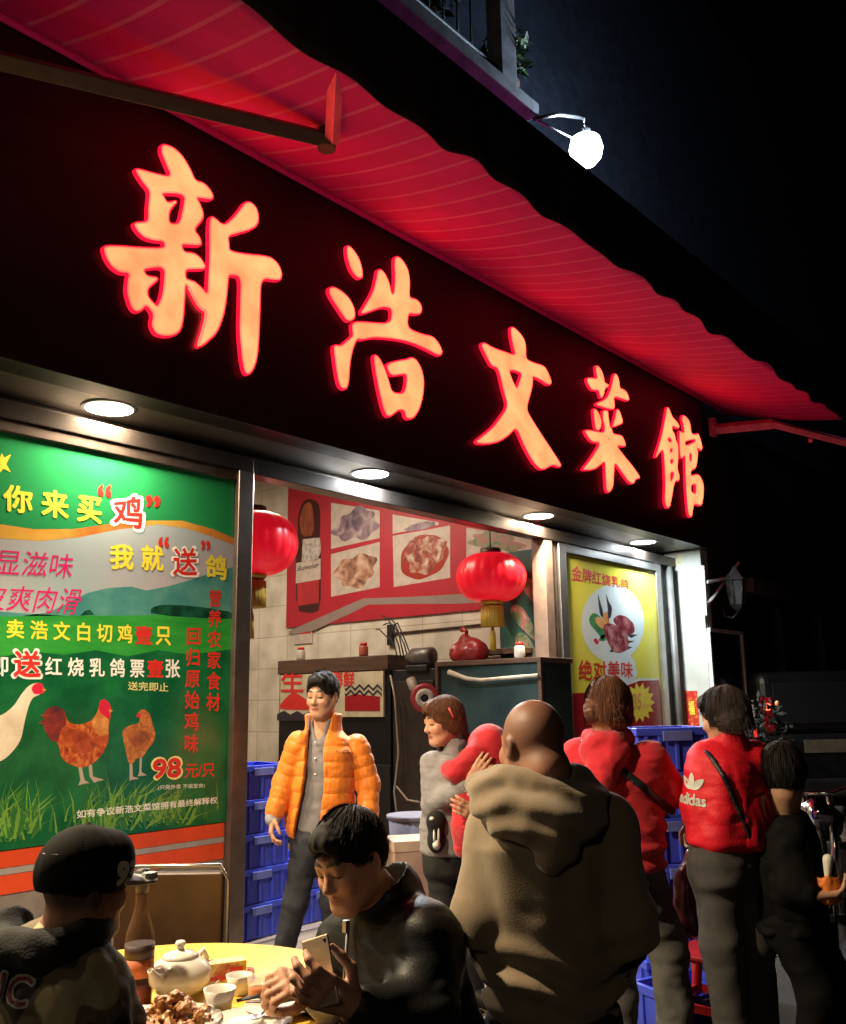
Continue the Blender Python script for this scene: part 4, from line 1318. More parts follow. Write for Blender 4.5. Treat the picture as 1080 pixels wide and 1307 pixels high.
class Head:
    def __init__(s, c, f, u=(0, 0, 1), s_=1.0):
        s.c = np.array(c, float); s.f = nrm(f); u = np.array(u, float)
        s.u = nrm(u - s.f * (u @ s.f)); s.r = np.cross(s.f, s.u); s.s = s_
        s.R = np.array([s.r, s.f, s.u])

    def T(s, x, y, z):
        return s.c + s.s * (x * s.r + y * s.f + z * s.u)

    def loc(s, p):
        return (p - s.c) @ s.R.T / s.s

    def skin(s, S, neck_base, neck_r=0.056, female=False, jaw=1.0, mouth=0.0):
        k = s.s
        E = lambda x, y, z, a, b, c, kk=0.02, op='u': S.ell(s.T(x, y, z), np.array([a, b, c]) * k, kk * k, s.R, op)
        C = lambda a, b, ra, rb, kk=0.01, op='u': S.cone(s.T(*a), s.T(*b), ra * k, rb * k, kk * k, op)
        E(0, -0.012, 0.035, 0.076, 0.096, 0.088)
        E(0, 0.022, -0.025, 0.066 * jaw, 0.072, 0.082, 0.03)
        E(0, 0.055, -0.085, 0.034 * jaw, 0.034, 0.026, 0.04)
        for sg in (-1, 1):
            C((sg * 0.058 * jaw, 0.0, -0.045), (sg * 0.022, 0.07, -0.092), 0.018, 0.017, 0.03)
            E(sg * 0.038, 0.066, -0.022, 0.026, 0.024, 0.024, 0.025)
            E(sg * 0.031, 0.098, 0.010, 0.017, 0.014, 0.012, 0.016, 's')
            E(sg * 0.031, 0.079, 0.010, 0.0155, 0.0135, 0.0125, 0.004)
            E(sg * 0.0125, 0.098, -0.027, 0.0075, 0.009, 0.007, 0.008)
            E(sg * 0.078, -0.008, -0.002, 0.011, 0.021, 0.031, 0.006)
            E(sg * 0.085, 0.000, 0.000, 0.008, 0.011, 0.018, 0.006, 's')
        C((-0.034, 0.080, 0.032), (0.034, 0.080, 0.032), 0.012, 0.012, 0.02)
        C((0, 0.090, 0.014), (0, 0.110, -0.022), 0.007, 0.0115, 0.012)
        C((-0.019, 0.087, -0.053), (0.019, 0.087, -0.053), 0.006, 0.006, 0.008)
        C((0, 0.094, -0.052), (0, 0.093, -0.054), 0.007, 0.007, 0.008)
        C((-0.015, 0.086, -0.064), (0.015, 0.086, -0.064), 0.0075, 0.0075, 0.008)
        C((-0.022, 0.098, -0.0585), (0.022, 0.098, -0.0585), 0.003 + mouth, 0.003 + mouth, 0.004, 's')
        nb = np.array(neck_base, float)
        S.cone(s.T(0, -0.02, -0.06), nb, neck_r * k, neck_r * 1.12 * k, 0.03)

    def color(s, base, lip=(0.36, 0.13, 0.11), brow=(0.03, 0.022, 0.018), scalp=None, brows=True, blush=0.1):
        base = np.array(base)

        def fn(p):
            q = s.loc(p)
            c = np.tile(base, (len(p), 1))
            n = vnoise(p * 38)
            c = c * (1 + 0.06 * n[:, None])
            x, y, z = np.abs(q[:, 0]), q[:, 1], q[:, 2]
            near = (np.linalg.norm(q, axis=1) < 0.2)

            def blend(mask, col):
                m = np.clip(mask, 0, 1)[:, None] * near[:, None]
                c[:] = c * (1 - m) + np.array(col) * m
            ch = np.exp(-((x - 0.04) / 0.02) ** 2 - ((z + 0.025) / 0.02) ** 2) * (y > 0.03)
            blend(ch * blush * 2.0, base * np.array([1.15, 0.75, 0.7]))
            blend((1.25 - np.hypot(x / 0.022, (z + 0.0585) / 0.0115)) * 4 * (y > 0.06), lip)
            blend((1.2 - np.abs(z + 0.0585) / 0.0022) * (x < 0.022) * (y > 0.06), np.array(lip) * 0.35)
            if brows:
                bz = 0.036 + 0.006 * np.sin(np.clip((x - 0.012) / 0.04, 0, 1) * 2.6)
                blend((1.3 - np.hypot((x - 0.031) / 0.021, (z - bz) / 0.0055)) * 3 * (y > 0.03), brow)
            # lowered lids: lash line and a sliver of dark eye
            lz = 0.004 + 0.0 * x
            blend((1.35 - np.hypot((x - 0.031) / 0.0145, (z - lz) / 0.0035)) * 3 * (y > 0.05), (0.02, 0.014, 0.012))
            blend((1.0 - np.hypot((x - 0.0125) / 0.005, (z + 0.0325) / 0.003)) * 2 * (y > 0.07), base * 0.25)
            if scalp is not None:
                sh = np.clip((0.062 - y * 0.9 + (z - 0.02) * 0.6) / 0.03, 0, 1) * np.clip((z + 0.055) / 0.03, 0, 1)
                blend(sh * 0.85, scalp)
            return c
        return fn

    def hair(s, S, length=0.0, top=0.018, side=0.010, fringe=0.03, back=-0.055, noise=0.006, bob=0.0, parting=0.0, spikes=0.0):
        k = s.s
        E = lambda x, y, z, a, b, c, kk=0.01, op='u': S.ell(s.T(x, y, z), np.array([a, b, c]) * k, kk * k, s.R, op)
        E(0, -0.016, 0.036, 0.078 + side, 0.100 + side, 0.092 + top)
        if bob > 0:
            E(0, -0.035, -0.01 - bob * 0.25, 0.082 + side, 0.080 + side, 0.085 + bob * 0.5, 0.03)
        E(0, 0.06, 0.085, 0.05, 0.045, 0.035 + top * 0.5, 0.03)
        # face opening
        E(0, 0.140, -0.035, 0.074, 0.100, 0.035 + fringe + 0.045, 0.012, 's')
        lo = s.c - 0.3; hi = s.c + 0.3
        r_, f_, u_, c_ = s.r, s.f, s.u, s.c

        def below(X, Y, Z):
            zz = (u_[0] * (X - c_[0]) + u_[1] * (Y - c_[1]) + u_[2] * (Z - c_[2])) / k
            yy = (f_[0] * (X - c_[0]) + f_[1] * (Y - c_[1]) + f_[2] * (Z - c_[2])) / k
            edge = np.where(yy > -0.01, 0.0 + back * 0.25 if bob <= 0 else back * 0.8, back)
            edge = back + (edge - back) * np.clip((yy + 0.04) / 0.05, 0, 1)
            return (zz - edge) * k
        S.custom(lo, hi, below, 0.008, 's')

        def strands(p):
            q = s.loc(p)
            ang = np.arctan2(q[:, 0], q[:, 2] + 0.02)
            rad_ = np.linalg.norm(q, axis=1)
            v = np.stack([ang * 9, q[:, 1] * 22, rad_ * 14], 1)
            v2 = np.stack([q[:, 0] * 95, q[:, 1] * 40, q[:, 2] * 28], 1)
            d = noise * k * (0.6 * vnoise(v) + 0.6 * vnoise(v2))
            if spikes:
                d = d - spikes * k * np.clip(vnoise(np.stack([q[:, 0] * 60, q[:, 1] * 55, q[:, 2] * 8], 1)), 0, 1) * np.clip((q[:, 2] - 0.05) / 0.05, 0, 1)
            return d
        S.disp(strands, 0.03)


def strands(H, o, n=900, top=0.018, side=0.010, fringe=0.045, back=-0.055, bob=0.0, lift=0.05, length=0.09, width=0.0026, crown=(0.0, -0.05), fwd=0.0):
    """Locks of hair combed from the crown over the hair mass, merged into the same mesh."""
    R = np.array([0.078 + side, 0.100 + side, 0.092 + top]); c0 = np.array([0, -0.016, 0.036])
    W = np.array([crown[0], crown[1], 0.13])
    bm = bmesh.new(); bm.from_mesh(o.data)
    for _ in range(n):
        d = rng.normal(size=3); d /= np.linalg.norm(d)
        if d[2] < -0.35: d[2] = abs(d[2])
        p = c0 + d * R * 1.005
        if p[1] > 0.05 and p[2] < fringe + 0.02: continue
        L = length * (0.5 + 0.8 * rng.random()); ns = 6
        lf = lift * rng.normal(0.4, 0.6)
        jit = rng.normal(size=3) * 0.35
        pts = []
        for i in range(ns + 1):
            nrm_ = (p - c0) / R ** 2; nrm_ /= np.linalg.norm(nrm_)
            pts.append((p.copy(), nrm_))
            v = (p - W) * np.array([1, 1, 0.6]) + np.array([0, fwd * 0.1, -0.10]) + jit * 0.05
            v -= nrm_ * (v @ nrm_)
            v /= np.linalg.norm(v) + 1e-9
            q = p + v * L / ns
            if q[1] > 0.055 and q[2] < fringe + 0.012 * rng.normal(): break
            if q[1] > -0.015 and q[2] < (0.002 if bob <= 0 else -0.045) + 0.006 * rng.normal(): break
            if q[2] < back - 0.01 + 0.012 * rng.normal(): break
            if bob > 0 and q[2] < c0[2] - 0.02:
                q = p + np.array([0, 0, -1]) * L / ns + jit * 0.002
            else:
                e = (q - c0) / R
                q = c0 + e / np.linalg.norm(e) * R * (1.006 + lf * (i + 1) / ns * 0.5)
            p = q
        if len(pts) < 3: continue
        prev = None
        for i, (p_, n_) in enumerate(pts):
            a, b = pts[max(i - 1, 0)][0], pts[min(i + 1, len(pts) - 1)][0]
            t_ = b - a; w_ = np.cross(t_, n_); w_ /= np.linalg.norm(w_) + 1e-9
            ww = width * (1.0 - 0.85 * i / (len(pts) - 1))
            l_ = bm.verts.new(H.T(*(p_ + w_ * ww)) ); r_ = bm.verts.new(H.T(*(p_ - w_ * ww + n_ * 0.0008)))
            if prev:
                f_ = bm.faces.new((prev[0], prev[1], r_, l_)); f_.smooth = True
            prev = (l_, r_)
    bm.to_mesh(o.data); bm.free()
    o.data.update()


def hand(S, w, d, n, side, curl=(0.35, 0.5, 0.4), s=1.0, thumb=(0.6, 0.75, 0.35), spread=0.06, bend=(1, 1, 1, 1), tcurl=0.4):
    """Palm, four fingers and a thumb. w wrist, d along the hand, n out of the palm, side = direction of the thumb."""
    d = nrm(d); n = nrm(np.array(n) - d * (np.array(n) @ d)); t = nrm(np.array(side) - d * (np.array(side) @ d) - n * (np.array(side) @ n))
    w = np.array(w, float)
    for o in (-0.028, -0.010, 0.010, 0.028):
        S.cone(w + (d * 0.012 + t * o * 0.6) * s, w + (d * 0.085 + t * o) * s, 0.015 * s, 0.0125 * s, 0.014 * s)
    L = [(0.040, 0.026, 0.020), (0.044, 0.029, 0.022), (0.041, 0.027, 0.021), (0.032, 0.021, 0.018)]
    for i, o in enumerate((0.030, 0.010, -0.011, -0.030)):
        p = w + (d * (0.088 - abs(i - 1) * 0.004) + t * o) * s
        a = 0.0
        dd = nrm(d + t * spread * (1.5 - i))
        r = (0.0098, 0.0102, 0.0098, 0.0086)[i]
        for j in range(3):
            a += curl[j] * bend[i]
            q = p + (dd * math.cos(a) + n * math.sin(a)) * L[i][j] * s
            S.cone(p, q, (r - 0.0008 * j) * s, (r - 0.0008 * (j + 1)) * s, 0.006 * s)
            p = q
    p = w + (d * 0.022 + t * 0.026 + n * 0.006) * s
    q = p + nrm(d * thumb[0] + t * thumb[1] + n * thumb[2]) * 0.042 * s
    S.cone(p, q, 0.0145 * s, 0.0115 * s, 0.012 * s)
    v = nrm(d * (thumb[0] + 0.35) + t * (thumb[1] - 0.45 * (1 + tcurl)) + n * (thumb[2] + tcurl * 0.5))
    q2 = q + v * 0.032 * s
    S.cone(q, q2, 0.0112 * s, 0.0100 * s, 0.005 * s)
    q3 = q2 + nrm(v - t * 0.3 * tcurl) * 0.024 * s
    S.cone(q2, q3, 0.0100 * s, 0.0080 * s, 0.005 * s)


def shrink(o, targets, N, off=0.002, reach=0.12):
    """Lay a flat decal onto the garments below it along its normal."""
    from mathutils.bvhtree import BVHTree
    bvs = [BVHTree.FromPolygons([v.co for v in t.data.vertices], [p.vertices for p in t.data.polygons]) for t in (targets if isinstance(targets, list) else [targets])]
    N = Vector([float(c) for c in nrm(N)])
    for v in o.data.vertices:
        hs = [h for h in (b.ray_cast(v.co + N * reach, -N, reach * 2) for b in bvs) if h[0] is not None]
        if hs: v.co = min(hs, key=lambda h: h[3])[0] + N * off


def bounds(pts, m):
    p = np.array(pts)
    return p.min(0) - m, p.max(0) + m


def shoe(name, ankle, toe_dir, m, parent, s=1.0):
    a = np.array(ankle, float); t = nrm(np.array([toe_dir[0], toe_dir[1], 0]))
    S = Sdf(a - 0.3, a + 0.3, 0.008)
    z0 = 0.002
    heel = np.array([a[0], a[1], 0.05]) - t * 0.04 * s
    toe = np.array([a[0], a[1], 0.04]) + t * 0.17 * s
    S.cone(heel, toe, 0.048 * s, 0.040 * s, 0.02)
    S.cone(np.array([a[0], a[1], a[2]]), heel + t * 0.05, 0.05 * s, 0.05 * s, 0.03)
    S.custom(a - 0.3, a + 0.3, lambda X, Y, Z: (Z - z0) + 0 * X + 0 * Y, 0.004, 's')
    return S.mesh(name, m, parent)


def skinmat(name, rough=0.5):
    m = mat(name, (0.5, 0.3, 0.2), rough=rough, attr=True, var=0.0, bump=0.06, bscale=260, spec=0.35)
    b = m.node_tree.nodes['Principled BSDF']
    b.inputs['Subsurface Weight'].default_value = 0.06
    b.inputs['Subsurface Radius'].default_value = (0.012, 0.004, 0.002)
    return m


M_skin = skinmat('skin')
SK1 = (0.50, 0.27, 0.17)
SK2 = (0.36, 0.185, 0.115)
M_hair = mat('black_hair', (0.012, 0.010, 0.009), rough=0.6, var=0.2, vscale=60, bump=0.4, bscale=260, stretch=(3, 3, 0.6), spec=0.2)
M_hairb = mat('brown_hair', (0.15, 0.052, 0.02), rough=0.6, var=0.3, vscale=50, bump=0.5, bscale=240, stretch=(3, 3, 0.5), spec=0.4)
M_denim = mat('dark_denim', (0.030, 0.034, 0.045), rough=0.8, var=0.2, vscale=14, bump=0.3, bscale=300)
M_greytr = mat('grey_trousers', (0.115, 0.11, 0.105), rough=0.85, var=0.15, vscale=9, bump=0.3, bscale=260)
M_dgrey = mat('charcoal_trousers', (0.060, 0.056, 0.054), rough=0.85, var=0.15, vscale=9, bump=0.3, bscale=260)
M_blacktr = mat('black_trousers', (0.015, 0.015, 0.016), rough=0.8, var=0.15, bump=0.2, bscale=200)
M_shoe = mat('dark_shoe', (0.02, 0.018, 0.017), rough=0.5, var=0.15)


def trousers(pel, right, hips, knees, ankles, m, parent, h=0.009, r=(0.098, 0.072, 0.06), waist=0.165, depth=0.125, top=0.10, fold=0.006, seed=1.0):
    pts = [pel + np.array([0, 0, top + 0.05])] + list(hips) + list(knees) + list(ankles)
    lo, hi = bounds(pts, 0.2)
    S = Sdf(lo, hi, h)
    up = np.array([0, 0, 1.0])
    S.loft(pel - up * 0.12, pel + up * top, right, [(0, waist * 0.95, depth * 1.0, 0), (0.5, waist * 1.05, depth * 1.08, 0), (1, waist * 0.95, depth * 0.95, 0)], 0.03)
    for hp, kn, an in zip(hips, knees, ankles):
        S.chain([hp, kn, an], r, 0.04)
    S.disp(folds(fold, 9, 9, 14, seed), 0.04)
    S.disp(folds(fold * 0.5, 5, 5, 13, seed + 4, True), 0.04)
    zcut = min(a[2] for a in ankles) - 0.02
    S.custom(lo, hi, lambda X, Y, Z: (Z - zcut) + 0 * X + 0 * Y, 0.01, 's')
    return S.mesh('trousers', m, parent)

UP = np.array([0, 0, 1.0])


def base_of(p):
    return (float(p[0]), float(p[1]), 0.0)


# ================= man in the orange puffer jacket
def orange_man():
    Z = 6.30
    hc = J(412, 889, Z); pel = J(408, 1064, Z + 0.02)
    T = thing('person', 'standing man in open orange puffer jacket over grey shirt, looking down', 'person', base_of(pel))
    f = nrm(-HD * 0.93 - RT * 0.30); r = np.cross(f, UP)
    nb = J(413, 935, Z + 0.03)
    sL, sR = J(382, 949, Z - 0.02), J(455, 953, Z + 0.03)
    eL, eR = J(364, 995, Z - 0.02), J(470, 1000, Z + 0.02)
    wL, wR = J(349, 1043, Z - 0.10), J(470, 1055, Z - 0.10)
    hL, hR = J(392, 1075, Z), J(424, 1075, Z)
    kL, kR = J(378, 1150, Z - 0.02), J(425, 1150, Z + 0.02)
    aL = J(362, 1218, Z); aL[2] = 0.09; aR = J(428, 1215, Z + 0.1); aR[2] = 0.09
    H = Head(hc, nrm(f + RT * -0.10 - UP * 0.14), (0.02, 0.0, 1), 1.17)
    lo, hi = bounds([hc + UP * 0.2, aL, aR, wL - UP * 0.25, wR, eR], 0.22)
    S = Sdf(lo, hi, 0.0075)
    H.skin(S, nb, 0.055)
    S.loft(pel, nb, r, [(0, 0.15, 0.10, 0), (0.5, 0.14, 0.10, 0), (0.85, 0.16, 0.09, 0), (1, 0.07, 0.06, 0)], 0.03)
    for a, b, c in ((sL, eL, wL), (sR, eR, wR)): S.chain([a, b, c], [0.05, 0.04, 0.03], 0.03)
    for a, b, c in ((hL, kL, aL), (hR, kR, aR)): S.chain([a, b, c], [0.075, 0.055, 0.04], 0.03)
    hand(S, wL, nrm(J(344, 1075, Z - 0.15) - wL), nrm(RT + HD * 0.2), f, (0.5, 0.6, 0.5), 1.15)
    hand(S, wR, -UP + f * 0.2, -RT, f, (0.5, 0.6, 0.5), 1.15)
    S.mesh('body', M_skin, T, H.color(SK1))
    S = Sdf(*bounds([hc], 0.24), 0.006)
    H.hair(S, top=0.014, side=0.004, fringe=0.05, noise=0.004, spikes=0.014)
    strands(H, S.mesh('hair', M_hair, T), 1100, 0.016, 0.005, 0.062, -0.05, lift=0.22, length=0.07, width=0.0028, fwd=0.6)
    # grey shirt
    S = Sdf(*bounds([nb, pel - UP * 0.05, sL, sR], 0.2), 0.008)
    b0 = pel - UP * 0.07
    S.loft(b0, nb, r, [(0, 0.19, 0.135, 0.0), (0.3, 0.175, 0.13, 0), (0.75, 0.19, 0.12, 0), (0.93, 0.12, 0.09, 0), (1.0, 0.075, 0.075, 0.0)], 0.02)
    S.cone(nb - UP * 0.03, nb + UP * 0.045 + f * 0.01, 0.082, 0.086, 0.01)
    S.cone(nb + f * 0.10 - UP * 0.02, nb + f * 0.02 + UP * 0.16, 0.03, 0.075, 0.01, 's')
    S.disp(folds(0.005, 14, 14, 22, 3), 0.04)
    S.mesh('shirt', mat('grey_shirt', (0.20, 0.19, 0.20), rough=0.8, var=0.12, vscale=10, bump=0.3, bscale=280), T)
    for z_ in (0.06, 0.16, 0.26, 0.37):
        p = nb - UP * z_ + f * (0.128)
        m = MB(); m.lathe([(0.0, -0.003), (0.008, -0.002), (0.008, 0.003), (0, 0.004)], None, 10, p, R=np.array([r, UP, f]).T)
        part(m, 'button', M_white, T)
    # puffer jacket, open in front
    S = Sdf(*bounds([nb + UP * 0.1, pel - UP * 0.1, wL, wR, eL, eR, sL, sR], 0.24), 0.0058)
    b0 = pel - UP * 0.03
    qu = (0.098, 0.011)
    S.loft(b0, nb + UP * 0.02, r, [(0, 0.205, 0.17, 0.0), (0.12, 0.225, 0.185, 0), (0.55, 0.22, 0.18, 0.0), (0.8, 0.22, 0.165, 0), (0.93, 0.16, 0.13, 0), (1.0, 0.11, 0.115, 0)], 0.02, quilt=qu)
    for a, b, c, q in ((sL, eL, wL, 0.84), (sR, eR, wR, 0.9)):
        c2 = b + (c - b) * q
        S.chain([a, b, c2], [0.084, 0.076, 0.064], 0.018, quilt=(0.07, 0.0065))
    S.disp(folds(0.006, 5, 5, 7, 5), 0.05)
    S.disp(folds(0.002, 26, 26, 44, 8), 0.05)
    # stand collar
    S.loft(nb - UP * 0.03, nb + UP * 0.125, r, [(0, 0.125, 0.12, 0), (0.6, 0.118, 0.115, 0.0), (1, 0.125, 0.12, 0)], 0.02, cap=0.02)
    S.loft(nb - UP * 0.06, nb + UP * 0.2, r, [(0, 0.08, 0.085, 0.02), (1, 0.10, 0.10, 0.03)], 0.01, op='s')
    # take out the inside and the front gap
    S.loft(b0 - UP * 0.1, nb + UP * 0.0, r, [(0, 0.20, 0.145, 0), (0.55, 0.205, 0.145, 0), (0.85, 0.16, 0.12, 0), (1.0, 0.08, 0.09, 0)], 0.01, op='s')
    zt, zb = nb[2] + 0.15, b0[2] - 0.1

    def gap(X, Y, Zz):
        x = (X - pel[0]) * r[0] + (Y - pel[1]) * r[1]
        y = (X - pel[0]) * f[0] + (Y - pel[1]) * f[1]
        t = np.clip((Zz - zb) / (zt - zb), 0, 1)
        cx = -0.012 - 0.05 * (t - 0.5) + 0.012 * np.sin(t * 9)
        w_ = 0.058 + 0.05 * (1 - t) ** 2 + 0.03 * np.clip(t - 0.75, 0, 1) * 4
        return np.maximum(np.abs(x - cx) - w_, 0.03 - y)
    S.custom(lo, hi, gap, 0.012, 's')
    M_puff = mat('orange_nylon', (0.83, 0.225, 0.018), rough=0.5, var=0.08, vscale=9, bump=0.6, bscale=26, sheen=0.2, stretch=(1.6, 1.6, 0.5), spec=0.35)
    jk = S.mesh('jacket', M_puff, T)
    frC = Frame(J(449, 958, Z) + f * 0.2, -r, UP, f)
    shrink(text(frC, 'NICO', (-0.04, -0.011, 0.04, 0.011), 0.0, M_wood, T, px=False, name='chest_lettering'), jk, f)
    S = Sdf(*bounds([wL], 0.16), 0.007)
    S.cone(eL + (wL - eL) * 0.78, eL + (wL - eL) * 1.04, 0.056, 0.05, 0.01)
    S.disp(folds(0.004, 20, 20, 40, 2), 0.03)
    S.mesh('shirt_cuff', mat('pale_cuff', (0.35, 0.35, 0.38), rough=0.8, bump=0.3, bscale=200), T)
    trousers(pel, r, [hL, hR], [kL, kR], [aL, aR], M_denim, T, r=(0.105, 0.08, 0.068), waist=0.185, seed=2)
    for a in (aL, aR): shoe('shoe', a, f, M_shoe, T, 1.15)


# ================= woman in grey carrying a child
def mother_child():
    Z = 5.45
    hc = J(566, 922, Z); pel = J(576, 1088, Z)
    T = thing('person', 'woman in grey sweatshirt with brown hair and red clip holding a child', 'person', base_of(pel))
    f = nrm(RT * 0.62 - HD * 0.78); r = np.cross(f, UP)
    nb = J(580, 958, Z + 0.02)
    sA, sB = J(553, 975, Z), J(618, 972, Z + 0.08)
    eA = J(555, 1026, Z - 0.08); wA = J(600, 1000, Z - 0.36)
    eB = J(640, 1035, Z - 0.05); wB = J(615, 1040, Z - 0.38)
    hA, hB = J(563, 1095, Z), J(592, 1095, Z + 0.05)
    kA, kB = J(568, 1180, Z - 0.03), J(598, 1180, Z + 0.03)
    aA, aB = J(575, 1262, Z), J(603, 1262, Z + 0.05)
    aA[2] = aB[2] = 0.08
    H = Head(hc, nrm(-RT * 0.86 - HD * 0.42 - UP * 0.18), (0.05, 0.0, 1), 1.07)
    lo, hi = bounds([hc + UP * 0.2, aA, aB, wA, wB, eA], 0.2)
    S = Sdf(lo, hi, 0.007)
    H.skin(S, nb, 0.046, True, jaw=0.94)
    S.loft(pel, nb, r, [(0, 0.14, 0.10, 0), (0.5, 0.12, 0.09, 0), (0.85, 0.14, 0.08, 0), (1, 0.06, 0.05, 0)], 0.03)
    for a, b, c in ((sA, eA, wA), (sB, eB, wB)): S.chain([a, b, c], [0.045, 0.036, 0.026], 0.03)
    for a, b, c in ((hA, kA, aA), (hB, kB, aB)): S.chain([a, b, c], [0.07, 0.05, 0.038], 0.03)
    hand(S, wA, nrm(J(622, 968, Z - 0.42) - wA), HD * 0.9 + RT * 0.2, -RT * 0.6 + UP * 0.7, (0.25, 0.3, 0.3), 1.05, thumb=(0.4, 0.9, 0.1), tcurl=0.1)
    hand(S, wB, nrm(J(586, 1030, Z - 0.44) - wB), HD * 0.9 + UP * 0.2, UP, (0.2, 0.3, 0.3), 1.05)
    S.mesh('body', M_skin, T, H.color((0.55, 0.30, 0.19), blush=0.3))
    S = Sdf(*bounds([hc], 0.26), 0.006)
    H.hair(S, top=0.014, side=0.010, fringe=0.03, back=-0.075, noise=0.006, bob=0.02)
    S.cone(H.T(0, -0.10, -0.02), H.T(0.01, -0.125, -0.13), 0.032, 0.022, 0.02)
    strands(H, S.mesh('hair', M_hairb, T), 1500, 0.016, 0.012, 0.045, -0.075, bob=0.02, lift=0.10, length=0.11)
    m = MB(); m.tube([H.T(-0.083, -0.005, 0.075), H.T(-0.092, -0.012, 0.045), H.T(-0.093, -0.02, 0.015)], 0.008, n=8)
    part(m, 'hair_clip', mat('clip_red', (0.6, 0.08, 0.07), rough=0.3), T)
    S = Sdf(*bounds([nb + UP * 0.05, pel - UP * 0.05, wA, wB, eA, eB, sA, sB], 0.2), 0.0075)
    S.loft(pel - UP * 0.02, nb, r, [(0, 0.185, 0.145, 0), (0.35, 0.185, 0.15, 0.0), (0.75, 0.185, 0.135, 0.01), (0.92, 0.13, 0.10, 0), (1, 0.07, 0.07, 0)], 0.03)
    S.cone(nb - UP * 0.03, nb + UP * 0.03, 0.085, 0.075, 0.01)
    S.cone(nb, nb + UP * 0.12, 0.05, 0.06, 0.01, 's')
    S.chain([sA, eA, eA + (wA - eA) * 0.9], [0.078, 0.068, 0.050], 0.03)
    S.chain([sB, eB, eB + (wB - eB) * 0.9], [0.078, 0.066, 0.050], 0.03)
    S.disp(folds(0.006, 7, 7, 10, 6), 0.04)
    S.disp(folds(0.003, 12, 12, 34, 1, True), 0.04)
    M_sw = mat('grey_sweatshirt', (0.27, 0.26, 0.27), rough=0.9, var=0.12, vscale=12, bump=0.3, bscale=240)
    S.mesh('sweatshirt', M_sw, T)
    S = Sdf(*bounds([nb], 0.2), 0.006)
    S.chain([nb + r * 0.06 - f * 0.03, nb + f * 0.06 + UP * 0.0, nb - r * 0.06 - f * 0.02], [0.03, 0.032, 0.03], 0.02)
    S.disp(folds(0.006, 30, 30, 40, 3), 0.03)
    S.mesh('neck_scarf', mat('dark_scarf', (0.09, 0.09, 0.085), rough=0.85, var=0.35, vscale=20, bump=0.3), T)
    trousers(pel, r, [hA, hB], [kA, kB], [aA, aB], M_blacktr, T, r=(0.09, 0.075, 0.065), waist=0.165, seed=5)
    for a in (aA, aB): shoe('shoe', a, f, M_shoe, T, 1.0)
    m = MB()
    dW = nrm(wA - eA)
    e1 = nrm(np.cross(dW, UP)); e2 = np.cross(dW, e1)
    for k in range(14):
        a = 2 * math.pi * k / 14
        m.lathe([(0.0, -0.009), (0.009, 0.0), (0.0, 0.009)], None, 8, wA - dW * 0.02 + (e1 * math.cos(a) + e2 * math.sin(a)) * 0.042)
    part(m, 'bead_bracelet', mat('pearl', (0.7, 0.62, 0.52), rough=0.3), T)
    # pouch with a pale rabbit shape, on her hip
    c = J(557, 1062, Z - 0.17)
    B_ = thing('pouch', 'small black pouch with a pale animal shape at the hip of the woman in grey', 'bag', c)
    S = Sdf(c - 0.2, c + 0.2, 0.006)
    S.ell(c + UP * 0.055, (0.062, 0.05, 0.06), 0.02); S.ell(c - UP * 0.04, (0.058, 0.045, 0.07), 0.03)
    S.mesh('pouch_body', mat('black_plush', (0.012, 0.012, 0.014), rough=0.9, bump=0.4, bscale=200), B_)
    fo = -HD * 0.052
    m = MB()
    Rm = np.array([RT, UP, -HD]).T
    for (x, z_, a, b) in ((-0.022, 0.075, 0.015, 0.012), (-0.012, -0.015, 0.007, 0.036), (0.012, -0.012, 0.007, 0.038), (0.0, -0.06, 0.022, 0.026)):
        m.lathe([(0.0, -0.004), (1.0, 0.0), (0.0, 0.006)], None, 16, c + RT * x + UP * z_ + fo, R=Rm @ np.diag([a, b, 1]))
    part(m, 'pale_shape', M_white, B_)
    part(MB().tube([c + UP * 0.1, c + UP * 0.22 + HD * 0.05 + RT * 0.03], 0.006, n=6), 'strap', M_black, B_)
    # the child, in red from hood to hem, held against her front
    Zc = Z - 0.24
    h2 = J(624, 953, Zc); p2 = J(600, 1052, Zc)
    C = thing('person', 'small child in red hooded coat held in the arms of the woman in grey', 'person', (float(p2[0]), float(p2[1]), float(p2[2]) - 0.12))
    f2 = nrm(-f * 0.5 + RT * 0.5 + HD * 0.4)
    H2 = Head(h2, f2, (0, 0, 1), 0.82)
    lo, hi = bounds([h2, p2, J(580, 990, Zc)], 0.25)
    S = Sdf(lo, hi, 0.008)
    H2.skin(S, h2 - UP * 0.12, 0.05)
    S.cone(h2 - UP * 0.12, p2, 0.07, 0.07, 0.03)
    S.cone(p2, p2 - UP * 0.12 + HD * 0.04, 0.05, 0.04, 0.03)
    S.mesh('body', M_skin, C, H2.color((0.58, 0.34, 0.24)))
    S = Sdf(lo, hi, 0.0075)
    S.ell(h2 + UP * 0.005, (0.115, 0.118, 0.118), 0.02)
    S.ell(h2 + f2 * 0.12 - UP * 0.01, (0.06, 0.06, 0.075), 0.01, None, 's')
    mid = J(612, 1000, Zc)
    S.cone(h2 - UP * 0.10, mid, 0.105, 0.145, 0.05)
    S.cone(mid, J(603, 1050, Zc), 0.145, 0.115, 0.05)
    S.cone(J(603, 1050, Zc), J(592, 1082, Zc), 0.10, 0.055, 0.04)
    S.chain([J(606, 962, Zc - 0.08), J(582, 985, Zc - 0.09), J(574, 983, Zc - 0.06)], [0.062, 0.058, 0.05], 0.03)
    S.disp(folds(0.006, 8, 8, 8, 8), 0.05)
    S.disp(folds(0.003, 12, 12, 34, 3, True), 0.05)
    S.mesh('hooded_coat', mat('child_red', (0.55, 0.008, 0.022), rough=0.75, var=0.08, vscale=8, bump=0.4, bscale=160, sheen=0.3), C)


